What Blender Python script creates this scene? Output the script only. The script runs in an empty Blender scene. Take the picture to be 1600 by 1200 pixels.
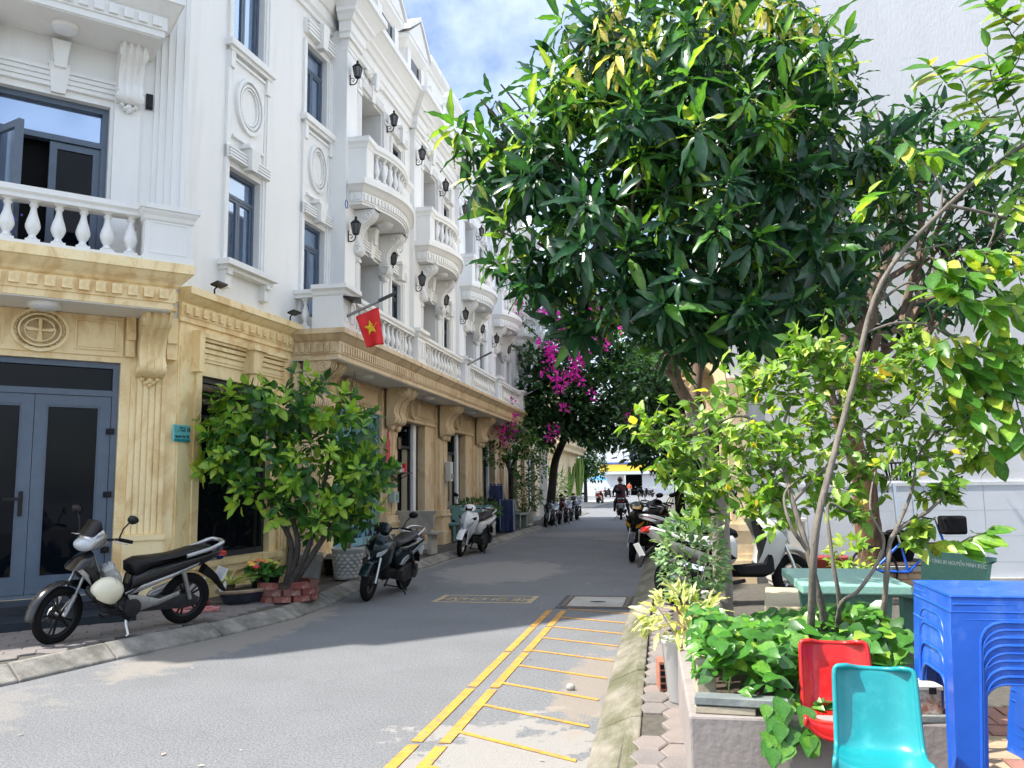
import bpy, math, random
import numpy as np
from mathutils import Vector, Matrix, Quaternion

R = math.radians
rnd = random.Random(11)
scene = bpy.context.scene
col = scene.collection

# ------------------------------------------------------------------ camera
cam_data = bpy.data.cameras.new('camera')
cam_data.sensor_width = 36.0
cam_data.lens = 29.25
cam_data.clip_end = 2000
cam_data.clip_start = 0.05
cam = bpy.data.objects.new('camera', cam_data)
col.objects.link(cam)
cam.matrix_world = (Matrix.Translation((0, 0, 1.5)) @ Matrix.Rotation(R(11.149), 4, 'Z')
                    @ Matrix.Rotation(R(96.937), 4, 'X') @ Matrix.Rotation(R(-0.7), 4, 'Z'))
scene.camera = cam

# ------------------------------------------------------------------ sky, sun, exposure
SUN_TRAVEL = Vector((6.6, 2.4, -10.2)).normalized()
world = bpy.data.worlds.new('World')
scene.world = world
world.use_nodes = True
wn, wl = world.node_tree.nodes, world.node_tree.links
wn.clear()
w_out = wn.new('ShaderNodeOutputWorld')
w_bg = wn.new('ShaderNodeBackground')
w_sky = wn.new('ShaderNodeTexSky')
w_sky.sky_type = 'NISHITA'
w_sky.sun_disc = False
w_sky.sun_elevation = R(55)
w_sky.sun_rotation = math.atan2(-SUN_TRAVEL.x, -SUN_TRAVEL.y)
w_sky.air_density = 1.0
w_sky.dust_density = 1.6
w_sky.ozone_density = 1.0
w_tc = wn.new('ShaderNodeTexCoord')
w_noise = wn.new('ShaderNodeTexNoise')
w_noise.inputs['Scale'].default_value = 2.6
w_noise.inputs['Detail'].default_value = 7
w_noise.inputs['Roughness'].default_value = 0.55
w_ramp = wn.new('ShaderNodeValToRGB')
w_ramp.color_ramp.elements[0].position = 0.40
w_ramp.color_ramp.elements[0].color = (.03, .03, .03, 1)
w_ramp.color_ramp.elements[1].position = 0.62
w_ramp.color_ramp.elements[1].color = (.85, .85, .85, 1)
w_mix = wn.new('ShaderNodeMixRGB')
w_mix.inputs['Color2'].default_value = (7.6, 8.3, 9.4, 1)
w_map = wn.new('ShaderNodeMapping')
w_map.inputs['Location'].default_value = (8.5, 4.5, 0)
wl.new(w_tc.outputs['Generated'], w_map.inputs['Vector'])
wl.new(w_map.outputs['Vector'], w_noise.inputs['Vector'])
wl.new(w_noise.outputs['Fac'], w_ramp.inputs['Fac'])
wl.new(w_ramp.outputs['Color'], w_mix.inputs['Fac'])
wl.new(w_sky.outputs['Color'], w_mix.inputs['Color1'])
wl.new(w_mix.outputs['Color'], w_bg.inputs['Color'])
w_bg.inputs['Strength'].default_value = 0.105
wl.new(w_bg.outputs['Background'], w_out.inputs['Surface'])

sun_data = bpy.data.lights.new('sun', 'SUN')
sun_data.energy = 3.9
sun_data.angle = R(0.8)
sun_data.color = (1.0, 0.955, 0.88)
sun = bpy.data.objects.new('sun', sun_data)
col.objects.link(sun)
sun.location = (-20, -8, 30)
sun.rotation_mode = 'QUATERNION'
sun.rotation_quaternion = SUN_TRAVEL.to_track_quat('-Z', 'Y')

scene.view_settings.view_transform = 'Standard'
scene.view_settings.look = 'None'
scene.view_settings.gamma = 1.0
scene.view_settings.use_curve_mapping = False
scene.view_settings.exposure = 1.3
scene.cycles.max_bounces = 5
scene.cycles.diffuse_bounces = 3
scene.cycles.glossy_bounces = 2
scene.cycles.transmission_bounces = 3
scene.cycles.caustics_reflective = False
scene.cycles.caustics_refractive = False
scene.cycles.transparent_max_bounces = 4
scene.render.use_persistent_data = False
scene.cycles.use_denoising = True
scene.cycles.use_adaptive_sampling = True
scene.cycles.adaptive_threshold = 0.03
scene.cycles.use_light_tree = False


# ------------------------------------------------------------------ materials
def mat(name, base, rough=0.6, var=0.0, vscale=4.0, bump=0.0, bscale=30.0, metallic=0.0, spec=0.5,
        coat=0.0, coords='Object', dark=None, dscale=1.2, dlo=.5, dhi=.75, damt=.6, emit=None, stretch=None):
    m = bpy.data.materials.new(name)
    m.use_nodes = True
    n, l = m.node_tree.nodes, m.node_tree.links
    b = n['Principled BSDF']
    b.inputs['Roughness'].default_value = rough
    b.inputs['Metallic'].default_value = metallic
    b.inputs['Specular IOR Level'].default_value = spec
    b.inputs['Coat Weight'].default_value = coat
    base4 = (*base, 1)
    b.inputs['Base Color'].default_value = base4
    if emit:
        b.inputs['Emission Color'].default_value = (*emit[0], 1)
        b.inputs['Emission Strength'].default_value = emit[1]
    tc = n.new('ShaderNodeTexCoord')
    src = tc.outputs[coords]
    if stretch:
        mp = n.new('ShaderNodeMapping')
        mp.inputs['Scale'].default_value = stretch
        l.new(src, mp.inputs['Vector'])
        src = mp.outputs['Vector']
    cur = None
    if var > 0:
        t = n.new('ShaderNodeTexNoise')
        t.inputs['Scale'].default_value = vscale
        t.inputs['Detail'].default_value = 6
        t.inputs['Roughness'].default_value = .62
        l.new(src, t.inputs['Vector'])
        r = n.new('ShaderNodeValToRGB')
        r.color_ramp.elements[0].position = .32
        r.color_ramp.elements[1].position = .68
        r.color_ramp.elements[0].color = tuple(max(0, c * (1 - var)) for c in base) + (1,)
        r.color_ramp.elements[1].color = tuple(min(1, c * (1 + var)) for c in base) + (1,)
        l.new(t.outputs['Fac'], r.inputs['Fac'])
        cur = r.outputs['Color']
    if dark:
        t = n.new('ShaderNodeTexNoise')
        t.inputs['Scale'].default_value = dscale
        t.inputs['Detail'].default_value = 8
        t.inputs['Roughness'].default_value = .7
        l.new(src, t.inputs['Vector'])
        mr = n.new('ShaderNodeMapRange')
        mr.inputs['From Min'].default_value = dlo
        mr.inputs['From Max'].default_value = dhi
        mr.inputs['To Max'].default_value = damt
        l.new(t.outputs['Fac'], mr.inputs['Value'])
        mx = n.new('ShaderNodeMixRGB')
        mx.inputs['Color1'].default_value = base4
        mx.inputs['Color2'].default_value = (*dark, 1)
        if cur:
            l.new(cur, mx.inputs['Color1'])
        l.new(mr.outputs['Result'], mx.inputs['Fac'])
        cur = mx.outputs['Color']
    if cur:
        l.new(cur, b.inputs['Base Color'])
    if bump > 0:
        t = n.new('ShaderNodeTexNoise')
        t.inputs['Scale'].default_value = bscale
        t.inputs['Detail'].default_value = 5
        l.new(src, t.inputs['Vector'])
        bp = n.new('ShaderNodeBump')
        bp.inputs['Strength'].default_value = bump
        bp.inputs['Distance'].default_value = .01
        l.new(t.outputs['Fac'], bp.inputs['Height'])
        l.new(bp.outputs['Normal'], b.inputs['Normal'])
    return m


def marble(name, c0, c1, c2):
    m = bpy.data.materials.new(name)
    m.use_nodes = True
    n, l = m.node_tree.nodes, m.node_tree.links
    b = n['Principled BSDF']
    b.inputs['Roughness'].default_value = .42
    b.inputs['Specular IOR Level'].default_value = .35
    tc = n.new('ShaderNodeTexCoord')
    mp = n.new('ShaderNodeMapping')
    mp.inputs['Rotation'].default_value = (.5, .6, .3)
    mp.inputs['Scale'].default_value = (1.0, 1.0, .55)
    l.new(tc.outputs['Object'], mp.inputs['Vector'])
    t = n.new('ShaderNodeTexNoise')
    t.inputs['Scale'].default_value = 2.2
    t.inputs['Detail'].default_value = 8
    t.inputs['Roughness'].default_value = .6
    t.inputs['Distortion'].default_value = 1.6
    l.new(mp.outputs['Vector'], t.inputs['Vector'])
    r = n.new('ShaderNodeValToRGB')
    e = r.color_ramp.elements
    e[0].position, e[0].color = .37, (*c2, 1)
    e[1].position, e[1].color = .72, (*c0, 1)
    e2 = e.new(.5)
    e2.color = (*c1, 1)
    l.new(t.outputs['Fac'], r.inputs['Fac'])
    w = n.new('ShaderNodeTexNoise')
    w.inputs['Scale'].default_value = 5
    w.inputs['Detail'].default_value = 3
    w.inputs['Distortion'].default_value = 2.5
    l.new(mp.outputs['Vector'], w.inputs['Vector'])
    mr = n.new('ShaderNodeValToRGB')
    q = mr.color_ramp.elements
    q[0].position, q[0].color = .485, (0, 0, 0, 1)
    q[1].position, q[1].color = .515, (0, 0, 0, 1)
    q3 = q.new(.5)
    q3.color = (.28, .28, .28, 1)
    l.new(w.outputs['Fac'], mr.inputs['Fac'])
    mx = n.new('ShaderNodeMixRGB')
    mx.inputs['Color2'].default_value = (*[c * .75 for c in c2], 1)
    l.new(mr.outputs['Color'], mx.inputs['Fac'])
    l.new(r.outputs['Color'], mx.inputs['Color1'])
    l.new(mx.outputs['Color'], b.inputs['Base Color'])
    return m


def leafmat(name, stops, rough=.38, trans=.35, tmul=(1.25, 1.25, .6), spec=.5):
    m = bpy.data.materials.new(name)
    m.use_nodes = True
    n, l = m.node_tree.nodes, m.node_tree.links
    b = n['Principled BSDF']
    out = n['Material Output']
    b.inputs['Roughness'].default_value = rough
    b.inputs['Specular IOR Level'].default_value = spec
    a = n.new('ShaderNodeAttribute')
    a.attribute_name = 'tint'
    r = n.new('ShaderNodeValToRGB')
    e = r.color_ramp.elements
    e[0].position, e[0].color = stops[0][0], (*stops[0][1], 1)
    e[1].position, e[1].color = stops[-1][0], (*stops[-1][1], 1)
    for p, c in stops[1:-1]:
        k = e.new(p)
        k.color = (*c, 1)
    l.new(a.outputs['Fac'], r.inputs['Fac'])
    tc = n.new('ShaderNodeTexCoord')
    t = n.new('ShaderNodeTexNoise')
    t.inputs['Scale'].default_value = 9
    t.inputs['Detail'].default_value = 2
    l.new(tc.outputs['Object'], t.inputs['Vector'])
    hs = n.new('ShaderNodeHueSaturation')
    mr = n.new('ShaderNodeMapRange')
    mr.inputs['From Min'].default_value = .3
    mr.inputs['From Max'].default_value = .7
    mr.inputs['To Min'].default_value = .75
    mr.inputs['To Max'].default_value = 1.3
    l.new(t.outputs['Fac'], mr.inputs['Value'])
    l.new(mr.outputs['Result'], hs.inputs['Value'])
    l.new(r.outputs['Color'], hs.inputs['Color'])
    l.new(hs.outputs['Color'], b.inputs['Base Color'])
    tr = n.new('ShaderNodeBsdfTranslucent')
    mu = n.new('ShaderNodeMixRGB')
    mu.blend_type = 'MULTIPLY'
    mu.inputs['Fac'].default_value = 1
    mu.inputs['Color2'].default_value = (*[min(2, 1.6 * x) for x in tmul], 1)
    l.new(hs.outputs['Color'], mu.inputs['Color1'])
    l.new(mu.outputs['Color'], tr.inputs['Color'])
    ms = n.new('ShaderNodeMixShader')
    ms.inputs['Fac'].default_value = trans
    l.new(b.outputs['BSDF'], ms.inputs[1])
    l.new(tr.outputs['BSDF'], ms.inputs[2])
    l.new(ms.outputs['Shader'], out.inputs['Surface'])
    return m


MT = {}
MT['white'] = mat('white_paint', (.84, .83, .80), .6, .035, 1.3, .08, 60, dark=(.56, .545, .50), dscale=2.6, dlo=.52, dhi=.8, damt=.5, stretch=(1, 1, .10))
MT['white_cool'] = mat('cool_white_paint', (.83, .85, .875), .6, .03, 1.3, .06, 60, dark=(.58, .585, .59), dscale=2.6, dlo=.54, dhi=.8, damt=.45, stretch=(1, 1, .10))
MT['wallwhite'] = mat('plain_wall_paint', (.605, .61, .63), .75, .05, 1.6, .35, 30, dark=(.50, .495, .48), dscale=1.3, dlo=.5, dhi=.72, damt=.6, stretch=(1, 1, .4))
MT['marble'] = marble('cream_marble', (.97, .80, .49), (.94, .745, .415), (.76, .53, .25))
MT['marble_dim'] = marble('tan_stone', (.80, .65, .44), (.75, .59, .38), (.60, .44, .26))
MT['alu'] = mat('blue_grey_aluminium', (.095, .128, .178), .42, .08, 8, spec=.5)
MT['alu_dark'] = mat('dark_aluminium', (.02, .028, .037), .4, spec=.3)
MT['glass'] = mat('dark_window_glass', (.003, .005, .008), .03, spec=.16)
MT['glass_sky'] = mat('reflective_window_glass', (.30, .40, .56), .03, metallic=.75, spec=1.0)
MT['black'] = mat('black_plastic', (.006, .006, .007), .34, spec=.28)
MT['blackmat'] = mat('dull_black', (.007, .007, .008), .7, spec=.15)
MT['rubber'] = mat('tyre_rubber', (.008, .008, .009), .8, .2, 12, spec=.15)
MT['steel'] = mat('brushed_steel', (.55, .55, .55), .3, metallic=1.0)
MT['iron'] = mat('black_iron', (.010, .010, .011), .5, spec=.25)
MT['soil'] = mat('soil', (.06, .04, .028), .95, .4, 20, .6, 40)
MT['bark'] = mat('bark', (.17, .12, .085), .9, .35, 9, .9, 30, stretch=(1, 1, .25))
MT['barkgrey'] = mat('grey_bark', (.24, .215, .18), .9, .3, 9, .7, 40, stretch=(1, 1, .35))
MT['stembark'] = mat('stem_bark', (.145, .125, .10), .9, .35, 14, .8, 60, stretch=(1, 1, .4))
MT['barkdark'] = mat('dark_bark', (.05, .042, .036), .9, .3, 10, .6, 30)
MT['concrete'] = mat('concrete', (.42, .40, .36), .9, .15, 5, .5, 60, dark=(.20, .19, .16), dscale=2.2, dlo=.45, dhi=.7, damt=.7)
MT['mint'] = mat('mint_terrazzo', (.22, .43, .36), .45, .12, 60, dark=(.35, .55, .48), dscale=90, dlo=.5, dhi=.6, damt=.4)
MT['greenbench'] = mat('green_terrazzo', (.075, .205, .16), .42, .2, 70, dark=(.25, .42, .36), dscale=110, dlo=.52, dhi=.62, damt=.5)


# ------------------------------------------------------------------ objects
def tag(o, label=None, cat=None, group=None, kind=None):
    if label:
        o['label'] = label
    if cat:
        o['category'] = cat
    if group:
        o['group'] = group
    if kind:
        o['kind'] = kind
    return o


def thing(name, label, cat, loc=(0, 0, 0), rz=0.0, group=None, scale=1.0):
    o = bpy.data.objects.new(name, None)
    o.empty_display_size = .2
    col.objects.link(o)
    o.location = loc
    o.rotation_euler = (0, 0, rz)
    o.scale = (scale,) * 3
    return tag(o, label, cat, group)


def inst(name, mesh, parent=None, M=None):
    o = bpy.data.objects.new(name, mesh)
    col.objects.link(o)
    if parent is not None:
        o.parent = parent
    if M is not None:
        o.matrix_basis = M
    return o


def copy_tree(o, parent=None):
    c = o.copy()
    col.objects.link(c)
    c.parent = parent
    for ch in o.children:
        copy_tree(ch, c)
    return c


def T(x, y, z):
    return Matrix.Translation((x, y, z))


def RZ(a):
    return Matrix.Rotation(a, 4, 'Z')


def RX(a):
    return Matrix.Rotation(a, 4, 'X')


def RY(a):
    return Matrix.Rotation(a, 4, 'Y')


def SC(x, y, z):
    return Matrix.Diagonal((x, y, z, 1))


def spline(pts, n=6):
    """Catmull-Rom through pts"""
    P = [Vector(p) for p in pts]
    out = []
    for i in range(len(P) - 1):
        p0, p1, p2, p3 = P[max(i - 1, 0)], P[i], P[i + 1], P[min(i + 2, len(P) - 1)]
        for k in range(n):
            t = k / n
            out.append(.5 * ((2 * p1) + (p2 - p0) * t + (2 * p0 - 5 * p1 + 4 * p2 - p3) * t * t + (3 * p1 - p0 - 3 * p2 + p3) * t ** 3))
    out.append(P[-1])
    return out


class MB:
    def __init__(self):
        self.v, self.f = [], []
        self.M = None

    def add(self, vs, fs):
        b = len(self.v)
        if self.M is not None:
            vs = [self.M @ Vector(p) for p in vs]
        self.v.extend([tuple(p) for p in vs])
        self.f.extend([tuple(b + i for i in q) for q in fs])
        return self

    def box(self, x0, x1, y0, y1, z0, z1):
        x0, x1 = sorted((x0, x1)); y0, y1 = sorted((y0, y1)); z0, z1 = sorted((z0, z1))
        v = [(x, y, z) for z in (z0, z1) for y in (y0, y1) for x in (x0, x1)]
        return self.add(v, [(0, 2, 3, 1), (4, 5, 7, 6), (0, 1, 5, 4), (2, 6, 7, 3), (0, 4, 6, 2), (1, 3, 7, 5)])

    def sb(self, s0, s1, o0, o1, z0, z1):
        """box in facade coordinates: along, outward, up"""
        return self.box(s0, s1, -o1, -o0, z0, z1)

    def frustum(self, x0, x1, y0, y1, z0, X0, X1, Y0, Y1, z1):
        v = [(x0, y0, z0), (x1, y0, z0), (x1, y1, z0), (x0, y1, z0), (X0, Y0, z1), (X1, Y0, z1), (X1, Y1, z1), (X0, Y1, z1)]
        return self.add(v, [(3, 2, 1, 0), (4, 5, 6, 7), (0, 1, 5, 4), (1, 2, 6, 5), (2, 3, 7, 6), (3, 0, 4, 7)])

    def prism(self, poly, a0, a1, plane='xz'):
        """extrude a 2-D outline; plane names the outline's axes, the third runs a0..a1"""
        n = len(poly)
        if plane == 'xz':
            mk = lambda p, a: (p[0], a, p[1])
        elif plane == 'yz':
            mk = lambda p, a: (a, p[0], p[1])
        else:
            mk = lambda p, a: (p[0], p[1], a)
        v = [mk(p, a0) for p in poly] + [mk(p, a1) for p in poly]
        f = [tuple(range(n)), tuple(range(2 * n - 1, n - 1, -1))]
        f += [(i, i + n, (i + 1) % n + n, (i + 1) % n) for i in range(n)]
        return self.add(v, f)

    def slab(self, poly, w, e=.02, y0=0.0, rings=(-1, -.82, 0, .82, 1), shr=(1, .3, 0, .3, 1)):
        """rounded panel from a side outline in x,z: half width w, edges drawn in by e"""
        P = [Vector(p) for p in poly]
        n = len(P)
        area = sum(P[i].x * P[(i + 1) % n].y - P[(i + 1) % n].x * P[i].y for i in range(n))
        sg = 1 if area > 0 else -1
        nor = []
        for i in range(n):
            d1 = (P[i] - P[i - 1]).normalized()
            d2 = (P[(i + 1) % n] - P[i]).normalized()
            t = d1 + d2
            if t.length < 1e-4:
                t = d2
            t.normalize()
            nor.append(Vector((-t.y, t.x)) * sg)
        lim = []
        for i in range(n):
            t = min([(P[i] - P[j]).length for j in range(n) if min((i - j) % n, (j - i) % n) > 2] or [1])
            lim.append(min(e, .36 * t))
        v, f = [], []
        for y, s in zip(rings, shr):
            for i in range(n):
                q = P[i] + nor[i] * lim[i] * min(s, 1.2)
                v.append((q.x, y0 + y * w, q.y))
        for k in range(len(rings) - 1):
            for i in range(n):
                j = (i + 1) % n
                f.append((k * n + i, k * n + j, (k + 1) * n + j, (k + 1) * n + i))
        f.append(tuple(range(n - 1, -1, -1)))
        b = (len(rings) - 1) * n
        f.append(tuple(b + i for i in range(n)))
        return self.add(v, f)

    def lathe(self, prof, n=16, c=(0, 0, 0), cap=True, squash=1.0):
        v, f = [], []
        for r, z in prof:
            for k in range(n):
                a = 2 * math.pi * k / n
                v.append((c[0] + r * math.cos(a), c[1] + r * squash * math.sin(a), c[2] + z))
        for i in range(len(prof) - 1):
            for k in range(n):
                j = (k + 1) % n
                f.append((i * n + k, i * n + j, (i + 1) * n + j, (i + 1) * n + k))
        if cap:
            f.append(tuple(range(n - 1, -1, -1)))
            b = (len(prof) - 1) * n
            f.append(tuple(b + k for k in range(n)))
        return self.add(v, f)

    def tube(self, pts, rad, n=8, cap=True):
        P = [Vector(p) for p in pts]
        if not hasattr(rad, '__len__'):
            rad = [rad] * len(P)
        v, f = [], []
        up = None
        for i, p in enumerate(P):
            d = (P[min(i + 1, len(P) - 1)] - P[max(i - 1, 0)])
            d = d.normalized() if d.length > 1e-9 else Vector((0, 0, 1))
            if up is None:
                up = d.orthogonal().normalized()
            up = up - d * up.dot(d)
            up = up.normalized() if up.length > 1e-6 else d.orthogonal().normalized()
            s = d.cross(up)
            for k in range(n):
                a = 2 * math.pi * k / n
                v.append(p + (up * math.cos(a) + s * math.sin(a)) * rad[i])
        for i in range(len(P) - 1):
            for k in range(n):
                j = (k + 1) % n
                f.append((i * n + k, i * n + j, (i + 1) * n + j, (i + 1) * n + k))
        if cap:
            f.append(tuple(range(n - 1, -1, -1)))
            b = (len(P) - 1) * n
            f.append(tuple(b + k for k in range(n)))
        return self.add(v, f)

    def blob(self, c, r, n=10, m=7):
        """ellipsoid"""
        if not hasattr(r, '__len__'):
            r = (r, r, r)
        v, f = [(c[0], c[1], c[2] - r[2])], []
        for i in range(1, m):
            t = -math.pi / 2 + math.pi * i / m
            for k in range(n):
                a = 2 * math.pi * k / n
                v.append((c[0] + r[0] * math.cos(t) * math.cos(a), c[1] + r[1] * math.cos(t) * math.sin(a), c[2] + r[2] * math.sin(t)))
        v.append((c[0], c[1], c[2] + r[2]))
        for k in range(n):
            f.append((0, 1 + (k + 1) % n, 1 + k))
            b = 1 + (m - 2) * n
            f.append((b + k, b + (k + 1) % n, len(v) - 1))
        for i in range(m - 2):
            for k in range(n):
                j = (k + 1) % n
                f.append((1 + i * n + k, 1 + i * n + j, 1 + (i + 1) * n + j, 1 + (i + 1) * n + k))
        return self.add(v, f)

    def sweep(self, path, prof, cap=True, closed=False):
        """moulding: path in facade plan (along, outward), profile (offset outward, z)"""
        P = [Vector(p) for p in path]
        n = len(P)
        off = []
        for i in range(n):
            ns = []
            if i > 0 or closed:
                d = (P[i] - P[i - 1]).normalized()
                ns.append(Vector((-d.y, d.x)))
            if i < n - 1 or closed:
                d = (P[(i + 1) % n] - P[i]).normalized()
                ns.append(Vector((-d.y, d.x)))
            if len(ns) == 1:
                off.append(ns[0])
            else:
                off.append((ns[0] + ns[1]) / max(.25, 1 + ns[0].dot(ns[1])))
        k = len(prof)
        v, f = [], []
        for i in range(n):
            for o, z in prof:
                q = P[i] + off[i] * o
                v.append((q.x, -q.y, z))
        for i in range(n if closed else n - 1):
            for j in range(k - 1):
                a, b = i * k, ((i + 1) % n) * k
                f.append((a + j, a + j + 1, b + j + 1, b + j))
        if cap and not closed:
            f.append(tuple(range(k - 1, -1, -1)))
            f.append(tuple((n - 1) * k + j for j in range(k)))
        return self.add(v, f)

    def mesh(self, name, material, smooth=None):
        me = bpy.data.meshes.new(name)
        me.from_pydata(self.v, [], self.f)
        me.validate()
        me.materials.append(material if not isinstance(material, str) else MT[material])
        if smooth is not None:
            me.polygons.foreach_set('use_smooth', [True] * len(me.polygons))
            try:
                me.set_sharp_from_angle(angle=R(smooth))
            except Exception:
                pass
        me.update()
        return me

    def build(self, name, material, parent=None, smooth=None, bevel=0.0, M=None):
        o = inst(name, self.mesh(name, material, smooth), parent, M)
        if bevel:
            bm = o.modifiers.new('bevel', 'BEVEL')
            bm.width = bevel
            bm.segments = 2
            bm.limit_method = 'ANGLE'
            bm.angle_limit = R(40)
        return o


def arc(cx, cz, r, a0, a1, n=10):
    return [(cx + r * math.cos(R(a0 + (a1 - a0) * i / n)), cz + r * math.sin(R(a0 + (a1 - a0) * i / n))) for i in range(n + 1)]


def text_mesh(body, size, extrude=.001, bold=0.0):
    c = bpy.data.curves.new('lettering', 'FONT')
    c.body = body
    c.size = size
    c.extrude = extrude
    c.offset = bold
    c.align_x = 'CENTER'
    c.align_y = 'CENTER'
    c.resolution_u = 3
    tmp = bpy.data.objects.new('lettering', c)
    col.objects.link(tmp)
    bpy.context.view_layer.update()
    me = bpy.data.meshes.new_from_object(tmp.evaluated_get(bpy.context.evaluated_depsgraph_get()))
    bpy.data.objects.remove(tmp)
    return me


# all lettering is turned into meshes before the scene grows
LETTERS = {k: text_mesh(k, *v) for k, v in {
    'XE ĐI CHẬM': (.31, .0008, .008), '72G/ 18': (.075, .0005, .002), 'Nguyễn Văn Tiết': (.046, .0005, .0015),
    'KÍNH TẶNG BS NGUYỄN MINH ĐỨC': (.058,), 'HLAN ĐẠT': (.10,), 'BT': (.08,), 'BM': (.07,), 'TRAN': (.95, .01, .02)}.items()}


def text(name, body, material, parent, M, sx=1.0):
    me = LETTERS[body]
    me.name = name
    me.materials.clear()
    me.materials.append(material)
    return inst(name, me, parent, M @ SC(sx, 1, 1))


# ------------------------------------------------------------------ foliage
def leaf_mesh(name, kind, tint, material):
    """one leaf along +x, face up +z, unit length"""
    prof = {'mango': [(0, .03), (.12, .07), (.3, .125), (.5, .135), (.72, .10), (.9, .045), (1, .004)],
            'oval': [(0, .02), (.12, .14), (.35, .25), (.6, .25), (.82, .15), (1, .01)],
            'ovate': [(0, .03), (.10, .18), (.3, .29), (.55, .25), (.8, .12), (1, .01)],
            'heart': [(-.10, .14), (-.04, .33), (.15, .46), (.4, .40), (.7, .2), (1, .01)],
            'blade': [(0, .018), (.25, .032), (.6, .028), (1, .002)],
            'small': [(0, .05), (.4, .27), (1, .02)],
            'palm': [(0, .03), (.4, .05), (1, .005)]}[kind]
    droop = {'mango': .30, 'oval': .10, 'ovate': .14, 'heart': .14, 'blade': .38, 'small': .08, 'palm': .2}[kind]
    fold = {'mango': .35, 'oval': .3, 'ovate': .25, 'heart': .18, 'blade': .5, 'small': .25, 'palm': .5}[kind]
    wavy = {'mango': .03, 'oval': .01, 'ovate': .02, 'heart': .02, 'blade': 0, 'small': 0, 'palm': 0}[kind]
    v, f = [], []
    for i, (x, w) in enumerate(prof):
        z = -droop * x * x
        ww = wavy * (1 if i % 2 else -1)
        v += [(x, -w, z + fold * w + ww), (x, 0, z), (x, w, z + fold * w - ww)]
    for i in range(len(prof) - 1):
        a = i * 3
        f += [(a, a + 3, a + 4, a + 1), (a + 1, a + 4, a + 5, a + 2)]
    me = bpy.data.meshes.new(name)
    me.from_pydata(v, [], f)
    me.materials.append(material)
    me.polygons.foreach_set('use_smooth', [True] * len(f))
    at = me.attributes.new('tint', 'FLOAT', 'POINT')
    at.data.foreach_set('value', [min(1, max(0, tint + (.09 if i % 3 == 1 else -.035))) for i in range(len(v))])
    me.update()
    return me


def leaf_variants(kind, material, tints):
    return [leaf_mesh('leaf', kind, t, material) for t in tints]


def frame_for(p, d, up, s):
    d = Vector(d).normalized()
    up = Vector(up)
    y = up.cross(d)
    if y.length < 1e-4:
        y = d.orthogonal()
    y.normalize()
    z = d.cross(y)
    m = Matrix(((d.x, y.x, z.x, p[0]), (d.y, y.y, z.y, p[1]), (d.z, y.z, z.z, p[2]), (0, 0, 0, 1)))
    return m @ SC(s, s, s)


def foliage(parent, leaves, variants, nobj=300, name='leaf', rest='foliage', inv=None):
    """leaves: (world matrix, variant index, camera distance bias). The nearest are leaf objects, the others one mesh."""
    if not leaves:
        return
    base = Matrix.Translation(parent.location) @ parent.rotation_euler.to_matrix().to_4x4()
    iv = base.inverted()
    cl = cam.location
    ls = sorted(leaves, key=lambda q: (q[0].translation - cl).length)
    for m, k in ls[:nobj]:
        inst(name, variants[k], parent, iv @ m)
    ls = ls[nobj:]
    if not ls:
        return
    VV, FF, TT = [], [], []
    b = 0
    for k, me in enumerate(variants):
        ms = [np.array(iv @ m) for m, kk in ls if kk == k]
        if not ms:
            continue
        ms = np.stack(ms)
        n = len(me.vertices)
        co = np.empty(n * 3)
        me.vertices.foreach_get('co', co)
        co = np.c_[co.reshape(-1, 3), np.ones(n)]
        q = np.einsum('kij,nj->kni', ms, co)[:, :, :3].reshape(-1, 3)
        fc = np.array([tuple(p.vertices) for p in me.polygons])
        fq = (fc[None] + (np.arange(len(ms)) * n)[:, None, None]).reshape(-1, 4) + b
        tv = np.empty(n)
        me.attributes['tint'].data.foreach_get('value', tv)
        TT.append(np.tile(tv, len(ms)) + np.repeat(np.random.RandomState(k).uniform(-.06, .06, len(ms)), n))
        VV.append(q)
        FF.append(fq)
        b += len(q)
    V, F, TI = np.concatenate(VV), np.concatenate(FF), np.concatenate(TT)
    me = bpy.data.meshes.new(rest)
    me.vertices.add(len(V))
    me.vertices.foreach_set('co', V.ravel())
    me.loops.add(len(F) * 4)
    me.loops.foreach_set('vertex_index', F.ravel().astype(np.int32))
    me.polygons.add(len(F))
    me.polygons.foreach_set('loop_start', (np.arange(len(F)) * 4).astype(np.int32))
    me.polygons.foreach_set('use_smooth', np.ones(len(F), bool))
    me.materials.append(variants[0].materials[0])
    at = me.attributes.new('tint', 'FLOAT', 'POINT')
    at.data.foreach_set('value', TI.astype(np.float32))
    me.update()
    me.validate()
    o = inst(rest, me, parent)
    o['kind'] = 'stuff'
    return o


def rvec(r=rnd):
    while True:
        v = Vector((r.uniform(-1, 1), r.uniform(-1, 1), r.uniform(-1, 1)))
        if .05 < v.length < 1:
            return v.normalized()


def rosette(out, p, axis, n, size, nvar, r, spread=(20, 100), droop=.5):
    """leaves round a shoot tip"""
    axis = Vector(axis).normalized()
    a = axis.orthogonal().normalized()
    b = axis.cross(a)
    a0 = r.uniform(0, 6.28)
    for i in range(n):
        t = i / max(1, n - 1)
        th = a0 + i * 2.4
        el = R(spread[0] + (spread[1] - spread[0]) * t + r.uniform(-10, 10))
        d = axis * math.cos(el) + (a * math.cos(th) + b * math.sin(th)) * math.sin(el)
        d = d + Vector((0, 0, -droop * (.3 + t)))
        q = Vector(p) - axis * (size * .45 * t)
        up = axis + rvec(r) * .35
        s = size * r.uniform(.72, 1.15)
        out.append((frame_for(q + d.normalized() * .02, d, up, s), r.randrange(nvar)))


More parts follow.
